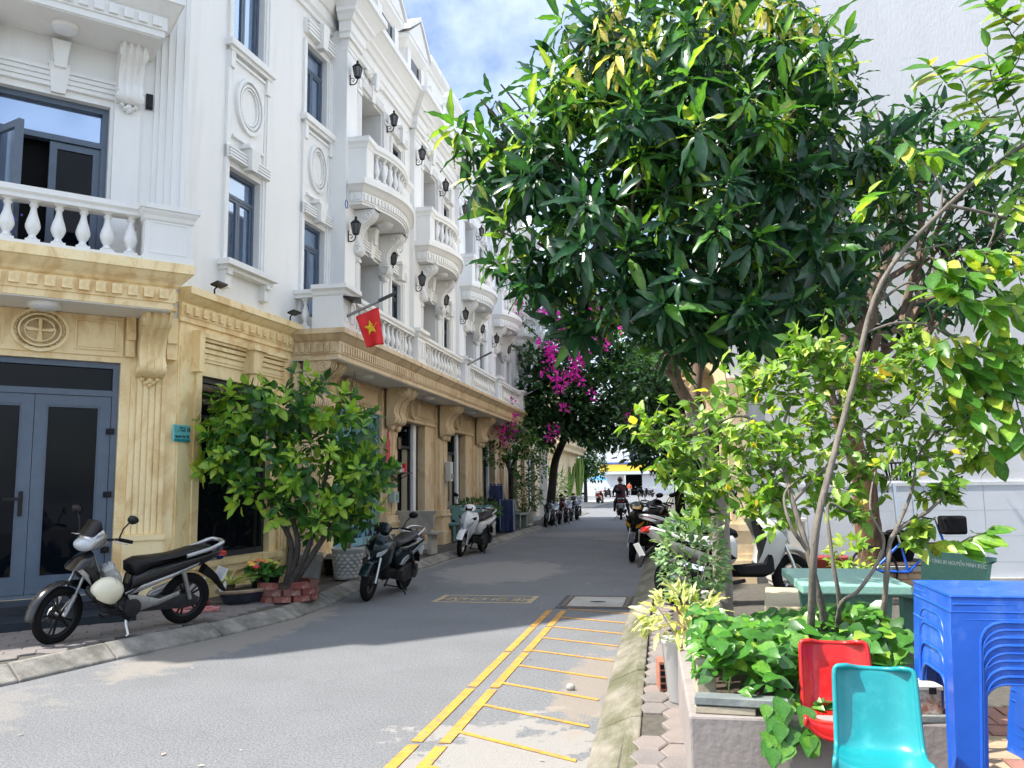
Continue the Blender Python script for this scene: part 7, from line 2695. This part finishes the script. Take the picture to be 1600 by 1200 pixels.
bsk = thing('wire_basket', 'black slatted plastic basket hanging in the shrub branches', 'basket', (2.70, 11.2, 1.50))
MB().frustum(-.12, .12, -.10, .10, 0, -.14, .14, -.12, .12, .012).build('base', 'blackmat', bsk)
for k in range(20):
    a = 2 * math.pi * k / 20
    MB().tube([(.13 * math.cos(a), .11 * math.sin(a), 0), (.165 * math.cos(a), .14 * math.sin(a), .22)], .007, 4).build('slat', 'blackmat', bsk)
MB().tube([(.165 * math.cos(k * .3142), .14 * math.sin(k * .3142), .22) for k in range(21)], .009, 5).build('rim', 'blackmat', bsk)
MB().tube([(0, 0, .22), (0, 0, .9)], .003, 4).tube([(-.16, 0, .22), (0, 0, .45), (.16, 0, .22)], .003, 4).build('hanger', 'iron', bsk)

bic = thing('bicycle', 'blue bicycle with black bag standing by the tiled wall', 'bicycle', (2.75, 11.0, .12), WA + R(4))
bl = paint('blue_frame_paint', (.01, .10, .55), .1)
for nm, x in (('front_wheel', .48), ('rear_wheel', -.48)):
    q = MB(); q.M = T(x, 0, .30) @ RX(R(90))
    q.lathe([(.28, -.018), (.30, 0), (.28, .018), (.27, 0), (.28, -.018)], 26, cap=False)
    w_ = q.build(nm, 'rubber', bic, 60)
    q = MB(); q.M = T(x, 0, .30)
    for k in range(16):
        a = math.pi * k / 8
        q.tube([(0, .02 * (1 if k % 2 else -1), 0), (.272 * math.cos(a), 0, .272 * math.sin(a))], .0025, 3)
    q.build('spokes', 'steel', w_)
for pts in ([(-.48, 0, .30), (-.06, 0, .28), (.30, 0, .62), (-.14, 0, .62), (-.06, 0, .28)], [(-.48, 0, .30), (-.14, 0, .62)], [(.48, 0, .30), (.36, 0, .72), (.33, 0, .82)]):
    MB().tube(pts, .017, 8).build('frame_tube', bl, bic, 50)
MB().tube([(.33, 0, .80), (.36, .12, .90), (.27, .26, .92)], .011, 7).tube([(.33, 0, .80), (.36, -.12, .90), (.27, -.26, .92)], .011, 7).build('handlebar', 'iron', bic, 60)
MB().tube([(-.14, 0, .62), (-.17, 0, .74)], .014, 7).build('seat_post', 'steel', bic)
MB().blob((-.18, 0, .76), (.13, .075, .035), 12, 7).build('saddle', 'blackmat', bic, 70)
q = MB(); q.box(-.14, .14, -.10, .10, -.1, .12); q.M = None
bgk = q.build('shopping_bag', 'blackmat', None, bevel=.03, M=T(3.22, 11.0, .95) @ RZ(WA))
tag(bgk, 'black cloth bag hung on the blue bicycle handlebar', 'bag')
r_ = random.Random(41)
potted('potted_shrub', 'bright young plant in front of the red crate by the utility cabinet', 'potted shrub', (1.95, 10.4, .12), pot_lathe([(.10, 0), (.14, .2), (.13, .2)], 'concrete', .12, .19), bush(110, .13, 'ovate', CT, [.4, .6, .8], .26, .26, .25, r_, 0, 5))
# pebble on the parking bay
pb_ = MB().blob((0, 0, .02), (.035, .026, .028), 9, 6).build('pebble', 'concrete', None, 60, M=T(-.83, 6.30, 0))
tag(pb_, 'single pale pebble lying between the yellow parking lines', 'stone')
# fallen petals and leaves
m = MB()
r_ = random.Random(51)
for _ in range(150):
    x, y = r_.uniform(-1.9, -.65), r_.uniform(10, 24)
    if r_.random() < .35:
        x, y = r_.uniform(-4.6, -.6), r_.uniform(3.5, 20)
    a, s_ = r_.uniform(0, 6.28), r_.uniform(.010, .026)
    m.add([(x + s_ * math.cos(a), y + s_ * math.sin(a), .008), (x - s_ * .5 * math.sin(a), y + s_ * .5 * math.cos(a), .012), (x - s_ * math.cos(a), y - s_ * math.sin(a), .007), (x + s_ * .5 * math.sin(a), y - s_ * .5 * math.cos(a), .009)], [(0, 1, 2, 3)])
lit = m.build('leaf_litter', mat('dry_petals', (.50, .38, .28), .9, .5, 3))
tag(lit, 'scattered dry petals and leaf scraps on the asphalt', 'litter', kind='stuff')

# ================================================================== THINGS ON THE LEFT PAVEMENT
# glazed bowl with flowers
bwl = thing('bonsai_bowl', 'shallow dark glazed oval bowl planted with flowers by the black shop window', 'planter', (-5.24, 9.62, .12), R(72))
glz = mat('dark_glaze', (.018, .024, .04), .2, .4, 5, coat=.5)
MB().lathe([(.30, 0), (.33, .015), (.36, .05), (.40, .13)], 30, squash=.55).build('bowl', glz, bwl, 50)
MB().lathe([(.40, .13), (.45, .14), (.46, .165), (.44, .18), (.40, .165), (.39, .15)], 30, squash=.55, cap=False).build('rim', mat('tan_glaze', (.26, .19, .13), .45, .3, 9), bwl, 50)
MB().lathe([(.40, .14), (.3, .16), (.01, .165)], 24, squash=.55).build('soil', 'soil', bwl, 60)
r_ = random.Random(61)
potted('spider_plant', 'striped spider plant with arching blades in the glazed bowl', 'plant', (-5.36, 9.38, .27), lambda t: MB().lathe([(.06, 0), (.08, .08), (.07, .08)], 12).build('root_ball', 'soil', t),
       lambda t: foliage(t, [(frame_for(Vector(t.location) + Vector((0, 0, .06)), Vector((math.cos(a), math.sin(a), r_.uniform(.35, 1.3))), (0, 0, 1), r_.uniform(.28, .42)), r_.randrange(3)) for a in [r_.uniform(0, 6.28) for _ in range(64)]], leaf_variants('blade', VAR_, [.15, .5, .9]), 64))


def flowers(cols, r):
    def f(t):
        bush(46, .12, 'heart', GN, [.25, .45, .6], .13, .08, .10, r, 46, 4)(t)
        for i, c in enumerate(cols):
            mm = mat('petal_%d_%s' % (i, t.name), c, .55)
            for _ in range(2):
                x, y, z = r.uniform(-.12, .12), r.uniform(-.12, .12), r.uniform(.24, .34)
                m = MB()
                for k in range(7):
                    a = k * .9
                    m.blob((x + .022 * math.cos(a), y + .022 * math.sin(a), z + .008 * (k % 2)), (.02, .02, .016), 7, 5)
                m.blob((x, y, z + .012), (.02, .02, .02), 7, 5)
                m.build('flower', mm, t, 70)
    return f


potted('flower_pot', 'pot of pink and yellow flowers in the glazed bowl', 'potted plant', (-5.16, 9.74, .28), pot_lathe([(.07, 0), (.10, .12), (.095, .12)], 'blackmat', .09, .11), flowers([(.75, .03, .10), (.80, .55, .06), (.85, .40, .08), (.70, .25, .10)], r_))
potted('flower_pot', 'leafy pot with greenish yellow blooms at the bowl end by the brick ring', 'potted plant', (-5.10, 9.98, .28), pot_lathe([(.07, 0), (.10, .12), (.095, .12)], 'blackmat', .09, .11), flowers([(.70, .62, .08), (.62, .60, .10)], r_))
rst = thing('rooster_figurine', 'small white rooster figurine with red comb at the bowl edge', 'figurine', (-5.34, 9.20, .27), R(-100))
MB().blob((0, 0, .06), (.05, .035, .05), 10, 8).blob((.035, 0, .11), (.022, .02, .05), 8, 6).blob((-.05, 0, .09), (.03, .015, .05), 8, 6).build('body', whitepot, rst, 70)
MB().blob((.04, 0, .165), (.022, .008, .016), 8, 5).build('comb', mat('comb_red', (.6, .02, .02), .5), rst, 70)
bv_ = mat('cobalt_glaze', (.008, .02, .22), .15, coat=.6)
for i, s in enumerate((-1.74, -1.60, -1.40)):
    t = thing('blue_vase', 'small cobalt blue vase on the shop window sill, ' + ['nearest the motorcycle seat', 'middle of three', 'nearest the spider plant'][i], 'vase', tuple(TB @ Vector((s, -.08, .58))), 0, 'blue vases on the sill')
    MB().lathe([(.03, 0), (.05, .02), (.062, .07), (.05, .12), (.024, .15), (.022, .17), (.032, .185), (.028, .18)], 16).build('vase_body', bv_, t, 60)
t = thing('white_pot', 'white planter pot on a red saucer behind the motorcycle rear wheel', 'pot', (-5.70, 9.15, .12))
MB().lathe([(.15, 0), (.19, .02), (.21, .06), (.20, .06), (.15, .03)], 22).build('saucer', mat('red_saucer', (.45, .05, .07), .5), t, 50)
MB().lathe([(.11, .03), (.15, .30), (.165, .31), (.165, .33), (.145, .32)], 22).build('pot', whitepot, t, 50)
MB().lathe([(.14, .28), (.12, .30), (.01, .31)], 14).build('soil', 'soil', t, 60)
hs = MB()
pts = []
for k in range(70):
    a = k * .19
    pts.append((.24 * math.cos(a) + .02 * math.sin(3 * a), .20 * math.sin(a), .012 + .008 * (k % 3 == 0) + .0012 * k * .3))
hs.tube(spline(pts, 2), .011, 6)
o = hs.build('garden_hose', mat('pink_hose', (.62, .22, .22), .5), None, 70, M=T(-5.42, 8.78, .122))
tag(o, 'coil of pink garden hose on the pavement under the motorcycle rear wheel', 'hose')
bkt = thing('metal_bucket', 'dented galvanised bucket between the brick ring and the white pot', 'bucket', (-5.33, 11.55, .12))
MB().lathe([(.15, 0), (.20, .40), (.21, .41), (.21, .43), (.195, .42)], 24).build('pail', mat('galvanised', (.42, .43, .42), .45, .2, 6, metallic=.5), bkt, 50)
MB().lathe([(.19, .36), (.18, .38), (.01, .385)], 14).build('soil', 'soil', bkt, 60)
MB().tube(spline([(.2, 0, .40), (.16, .14, .30), (0, .22, .24), (-.16, .14, .30), (-.2, 0, .40)], 4), .006, 5).build('bail_handle', 'iron', bkt, 60)
bx_ = thing('storage_box', 'dark lidded plastic box behind the white embossed pot', 'box', (-5.30, 12.9, .12), R(10))
MB().frustum(-.25, .25, -.32, .32, 0, -.28, .28, -.36, .36, .26).build('tub', 'blackmat', bx_)
MB().frustum(-.30, .30, -.38, .38, .26, -.24, .24, -.30, .30, .33).build('lid', mat('grey_lid', (.10, .10, .11), .5), bx_)

# navy covered stack
cov = thing('covered_stack', 'tall stack under a navy blue cover with pale piping by the shop columns', 'covered stack', (-5.25, 25.0, .12), R(8))
nav = mat('navy_cloth', (.010, .022, .085), .75, .25, 4, .4, 9)
r_ = random.Random(71)
for nm, (x0, x1, y0, y1, h0, h1) in (('tall_bundle', (-.42, .02, -.25, .75, 1.42, 1.12)), ('low_bundle', (-.05, .34, -.55, .35, .98, .84))):
    m = MB()
    n = 9
    v, f = [], []
    for k in range(7):
        z = k / 6
        for i in range(n * 4):
            sd, u = divmod(i, n)
            u /= n
            P4 = [(x0, y0), (x1, y0), (x1, y1), (x0, y1), (x0, y0)]
            a, b = P4[sd], P4[sd + 1]
            x, y = a[0] + (b[0] - a[0]) * u, a[1] + (b[1] - a[1]) * u
            cx, cy = (x0 + x1) / 2, (y0 + y1) / 2
            fl_ = 1 + .05 * (1 - z) * math.sin(i * 1.7) + .03 * math.sin(i * .8 + z * 5) - (.12 if k == 6 else 0)
            hh = h0 + (h1 - h0) * (y - y0) / (y1 - y0) + .03 * math.sin(i * 2.3)
            v.append((cx + (x - cx) * fl_, cy + (y - cy) * fl_, z * hh))
    nn = n * 4
    for k in range(6):
        for i in range(nn):
            f.append((k * nn + i, k * nn + (i + 1) % nn, (k + 1) * nn + (i + 1) % nn, (k + 1) * nn + i))
    f.append(tuple(6 * nn + i for i in range(nn)))
    m.add(v, f)
    m.build(nm, nav, cov, 35)
    MB().tube([(x0, y0 - .02, .05), (x0, y0 - .02, h0 * .97), (x1, y0 - .02, h0 * .97), (x1 + .02, y0 - .02, .05)], .012, 5).build('piping', mat('pale_piping', (.45, .5, .6), .7), cov)

# fittings on the shop columns
shf = thing('shrine_shelf', 'small wall shelf with red offering boxes on the shop column', 'shelf', (-5.70, 16.35, 1.62), R(90))
MB().sb(-.26, .26, 0, .30, .14, .165).build('board', mat('dark_board', (.06, .05, .045), .6), shf)
for s in (-.18, .18):
    MB().tube([(s, -.01, 0), (s, -.26, .14)], .010, 5).tube([(s, -.01, 0), (s, -.01, .14)], .010, 5).build('bracket', 'iron', shf)
redp = mat('red_card', (.62, .03, .05), .5)
for i, (s, w_, h_, c) in enumerate(((.14, .10, .19, redp), (-.02, .12, .09, mat('pink_box', (.62, .35, .35), .6)), (-.17, .11, .16, mat('cream_box', (.6, .52, .48), .6)))):
    o = MB().sb(s - w_ / 2, s + w_ / 2, .06, .20, 0, h_).build('offering_box', c, None, M=T(-5.70, 16.35, 1.785) @ RZ(R(90)))
    tag(o, ['bright red box on the column shelf', 'low pink box in the middle of the column shelf', 'pale box at the near end of the column shelf'][i], 'box')
o = MB().prism([(-.12, 0), (.12, 0), (.12, .40), (.06, .46), (.03, .62), (-.03, .62), (-.06, .46), (-.12, .40)], 0, .006).build('red_poster', mat('faded_red_paper', (.55, .07, .08), .8, .2, 14), None, M=T(-5.70, 15.98, 2.0) @ RZ(R(90)))
tag(o, 'bottle-shaped red paper sign stuck on the first shop column', 'poster')
o = MB().sb(-.09, .09, 0, .02, 0, .24).build('house_plaque', mat('brown_plaque', (.13, .08, .05), .5, .3, 20), None, M=T(-5.70, 16.62, 2.28) @ RZ(R(90)))
tag(o, 'small brown plaque on the shop column above the shelf', 'plaque')
mtr = thing('meter_box', 'grey-white electric meter box on the second shop column', 'meter box', (-5.70, 20.28, 1.62), R(90))
MB().sb(-.13, .13, 0, .14, 0, .48).build('case', mat('grey_white_plastic', (.55, .58, .58), .5), mtr, bevel=.008)
MB().sb(-.06, .06, .14, .17, .06, .18).build('switch', 'concrete', mtr)
MB().tube([(0, -.06, 0), (0, -.06, -.5)], .012, 6).build('conduit', 'iron', mtr)
mtr = thing('meter_box', 'small green-grey box low on the first shop column behind the black scooter', 'meter box', (-5.70, 16.15, 1.18), R(90))
MB().sb(-.14, .14, 0, .12, 0, .22).build('case', mat('pale_green_box', (.35, .45, .42), .5), mtr, bevel=.006)
MB().sb(-.02, .04, .12, .13, .05, .16).build('window', 'greenbench', mtr)
r_ = random.Random(81)
hp = thing('hanging_pot', 'red hanging pot with spiky plant above the blue gate', 'hanging pot', (-5.42, 13.45, 2.62))
MB().lathe([(.10, 0), (.14, .16), (.15, .165), (.14, .16)], 16).build('pot', mat('red_lacquer', (.42, .03, .03), .4), hp, 50)
MB().tube([(0, 0, .86), (-.13, 0, .16)], .003, 4).tube([(0, 0, .86), (.13, 0, .16)], .003, 4).build('hanger', 'iron', hp)
foliage(hp, [(frame_for(Vector(hp.location) + Vector((0, 0, .15)), Vector((math.cos(a), math.sin(a), r_.uniform(.4, 1.6))), (0, 0, 1), r_.uniform(.25, .4)), r_.randrange(2)) for a in [r_.uniform(0, 6.28) for _ in range(40)]], leaf_variants('blade', GN, [.7, .95]), 40)
# purple blooms on the first balcony
r_ = random.Random(82)
pf = thing('balcony_flowers', 'purple flower sprigs behind the balusters of the corner house balcony', 'flowers', tuple(T(*CORN) @ RZ(R(46)) @ Vector((-2.02, -.50, 4.13))))
MB().lathe([(.08, 0), (.11, .18), (.10, .18)], 14).build('pot', whitepot, pf, 50)
PF = leafmat('purple_petal', [(0, (.10, .05, .42)), (1, (.28, .14, .62))], .6, .3)
foliage(pf, [(frame_for(Vector(pf.location) + Vector((r_.gauss(0, .08), r_.gauss(0, .08), .20 + r_.uniform(0, .2))), rvec(r_), (0, 0, 1), r_.uniform(.03, .06)), r_.randrange(2)) for _ in range(90)], leaf_variants('small', PF, [.2, .8]) , 0) if False else None
m = MB()
for _ in range(60):
    m.blob((r_.gauss(0, .07), r_.gauss(0, .07), .18 + r_.uniform(0, .22)), r_.uniform(.010, .02), 6, 4)
m.build('blooms', mat('violet_bloom', (.20, .11, .55), .6), pf, 70)['kind'] = 'stuff'

# solar street lamps on the balustrade and the flag
def street_lamp(label, base_, d, L_):
    t = thing('solar_lamp', label, 'street lamp', base_, math.atan2(d[1], d[0]), 'solar lamps on the terrace balustrades')
    t.rotation_euler = (0, -R(27), math.atan2(d[1], d[0]))
    MB().tube([(-.12, 0, 0), (L_ * .62, 0, 0)], .024, 9).build('arm', 'grey_metal', t, 60)
    MB().box(L_ * .58, L_ * 1.0, -.065, .065, -.015, .022).build('lamp_head', mat('dark_grey_head', (.05, .052, .055), .45), t, bevel=.008)
    q = MB(); q.M = T(L_ * .12, 0, .20) @ RY(R(32)) ; q.box(-.14, .14, -.20, .20, -.01, .01); q.build('solar_panel', 'black', t)
    MB().tube([(L_ * .16, 0, .02), (L_ * .14, 0, .19)], .012, 6).build('panel_post', 'grey_metal', t)


street_lamp('solar lamp arm carrying the red flag on the nearest terrace pedestal', (-4.98, 12.25, 4.24), (.68, .25), .78)
street_lamp('solar lamp arm on the third terrace pedestal without a flag', (-5.15, 19.9, 4.45), (.68, .25), .80)
street_lamp('solar lamp arm on the far terrace pedestal near the bougainvillea', (-5.15, 27.6, 4.45), (.68, .25), .80)
flg = thing('flag', 'red flag with a yellow star hanging from the nearest solar lamp arm', 'flag', (-4.94, 12.28, 4.19))
dv = Vector((.33, .13, .17))
nu, nw = 12, 14
v, f = [], []


def flag_pt(u, w_):
    top = dv * u
    low = Vector((.17, .05, -.50)) + Vector((.27, .05, .06)) * u
    p = top.lerp(low, w_)
    p += Vector((.35, -.9, 0)) * (.035 * math.sin(u * 9 + w_ * 2.5) * (.3 + w_) + .015 * math.sin(w_ * 7))
    return p


for i in range(nw + 1):
    for j in range(nu + 1):
        v.append(tuple(flag_pt(j / nu, i / nw)))
for i in range(nw):
    for j in range(nu):
        a = i * (nu + 1) + j
        f.append((a, a + 1, a + nu + 2, a + nu + 1))
m = MB(); m.add(v, f)
fo = m.build('cloth', mat('red_flag_cloth', (.72, .02, .02), .7, .06, 6), flg, 80)
sd = fo.modifiers.new('thick', 'SOLIDIFY'); sd.thickness = .003
star = MB()
pts = []
for k in range(10):
    a = R(90 + 36 * k)
    rr_ = .30 if k % 2 == 0 else .125
    pts.append((.5 + rr_ * math.cos(a) * 1.05, .46 - rr_ * math.sin(a) * .72))
ctr = flag_pt(.5, .46) + Vector((.004, -.008, 0))
sv = [tuple(flag_pt(u, w_) + Vector((.004, -.008, 0))) for u, w_ in pts] + [tuple(ctr)]
star.add(sv, [(k, (k + 1) % 10, 10) for k in range(10)])
so = star.build('star', mat('flag_yellow', (.85, .60, .02), .7), flg)
sd = so.modifiers.new('thick', 'SOLIDIFY'); sd.thickness = .003

# ================================================================== FAR END OF THE STREET
cream = mat('sunny_cream_wall', (.70, .55, .34), .8, .08, .8)
fh = thing('far_house', 'sunlit cream house with pale grille gate beyond the left row', 'house', (-17, 52.5, 0), 0)
m = wall_with_openings(MB(), 0, 9.4, 0, 9.0, -.3, 0, [(6.6, 8.6, 0, 3.1), (1.5, 3.5, 0, 3.1)])
m.sb(0, 9.4, -12, -.3, 0, 9.0)
m.build('wall', cream, fh)
m = MB(); m.sweep([(0, 0), (9.4, 0), (9.4, -12)], [(0, 3.7), (.5, 3.7), (.5, 3.9), (.7, 4.1), (.7, 4.25), (0, 4.25)], cap=False)
m.build('canopy', cream, fh)
for s in (6.2, 9.0):
    m = MB(); m.sb(s - .2, s + .2, 0, .25, 0, 3.7).sb(s - .28, s + .28, 0, .32, 0, .5).sb(s - .26, s + .26, 0, .45, 3.2, 3.7)
    m.build('column', cream, fh)
gt = MB().sb(6.6, 8.6, -.12, -.08, 2.35, 2.45).build('grille_gate', mat('pale_grille', (.45, .52, .54), .5), fh)
for i in range(22):
    MB().sb(6.62 + .09 * i, 6.65 + .09 * i, -.12, -.08, .1, 3.1).build('bar', mat('pale_grille_bar', (.45, .52, .54), .5) if i == 0 else bpy.data.materials['pale_grille_bar'], gt)
MB().sb(6.6, 8.6, -.3, -.25, 0, 3.1).build('dark_interior', 'alu_dark', fh)
fp = MB().prism([(-20, 52.5), (-6.0, 52.5), (-5.6, 54), (-5.4, 75), (-20, 75)], 0, .1, 'xy').build('pavement', 'concrete')
tag(fp, kind='structure')
shp = thing('shop', 'street-end shop with yellow fascia, blue lettered sign and dark opening', 'shop', (-16, 110, 0), 0)
wht = mat('shop_white', (.66, .68, .70), .8)
m = wall_with_openings(MB(), 0, 22, 0, 3.0, -.3, 0, [(9.1, 11.4, 0, 2.7)])
m.sb(0, 22, -8, -.3, 2.7, 9.5).sb(0, 22, -.3, 0, 3.0, 9.5)
m.build('wall', wht, shp)
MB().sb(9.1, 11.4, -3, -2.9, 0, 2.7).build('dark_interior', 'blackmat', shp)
MB().sb(6.0, 14.5, 0, .5, 3.15, 3.95).build('yellow_fascia', mat('yellow_fascia', (.80, .52, .05), .6), shp)
MB().sb(6.5, 14, .5, .9, 2.75, 3.1).build('awning', mat('pale_awning', (.62, .68, .74), .7), shp)
sg = MB().sb(6.0, 14.5, 0, .25, 4.1, 5.4).build('signboard', mat('sign_white', (.68, .72, .82), .5), shp)
text('sign_text', 'TRAN', mat('sign_blue', (.03, .08, .40), .5), sg, T(11.3, -.26, 4.82) @ RX(R(90)))
MB().sb(6.0, 14.5, .25, .27, 4.1, 4.3).build('sign_band', mat('sign_blue_band', (.05, .12, .45), .5), sg)
um = thing('parasol', 'blue and white parasol before the street-end shop', 'parasol', (-9.2, 98, 0))
MB().tube([(0, 0, 0), (0, 0, 2.6)], .03, 6).build('pole', 'steel', um)
MB().lathe([(1.2, 1.95), (.6, 2.4), (.02, 2.65)], 10, cap=False).build('canopy', mat('sky_blue_cloth', (.10, .35, .68), .7), um)
for i, (x, y) in enumerate(((-7.9, 96), (-6.6, 97), (-4.2, 95), (-3.3, 96))):
    scooter('motor_scooter', ['dark scooter parked under the far parasol', 'dark scooter left of the far orange figure', 'dark scooter right of the far orange figure', 'dark scooter at the far right before the shop'][i], (x, y, 0), R(70 + 20 * i), (BK, GR_, 'iron'), 6, 0, 'far scooters before the shop')

coil = MB()
coil.tube([(0, .055 * math.cos(k * .3), .055 * math.sin(k * .3) * 1.3) for k in range(43)], .008, 6).tube([(0, 0, .06), (0, .01, .42)], .004, 4)
o = coil.build('cable_coil', mat('blue_cable', (.02, .09, .35), .5), None, 60, M=T(-5.46, 13.10, 6.36))
tag(o, 'small blue cable coil hanging beside the first bowed balcony', 'cable')
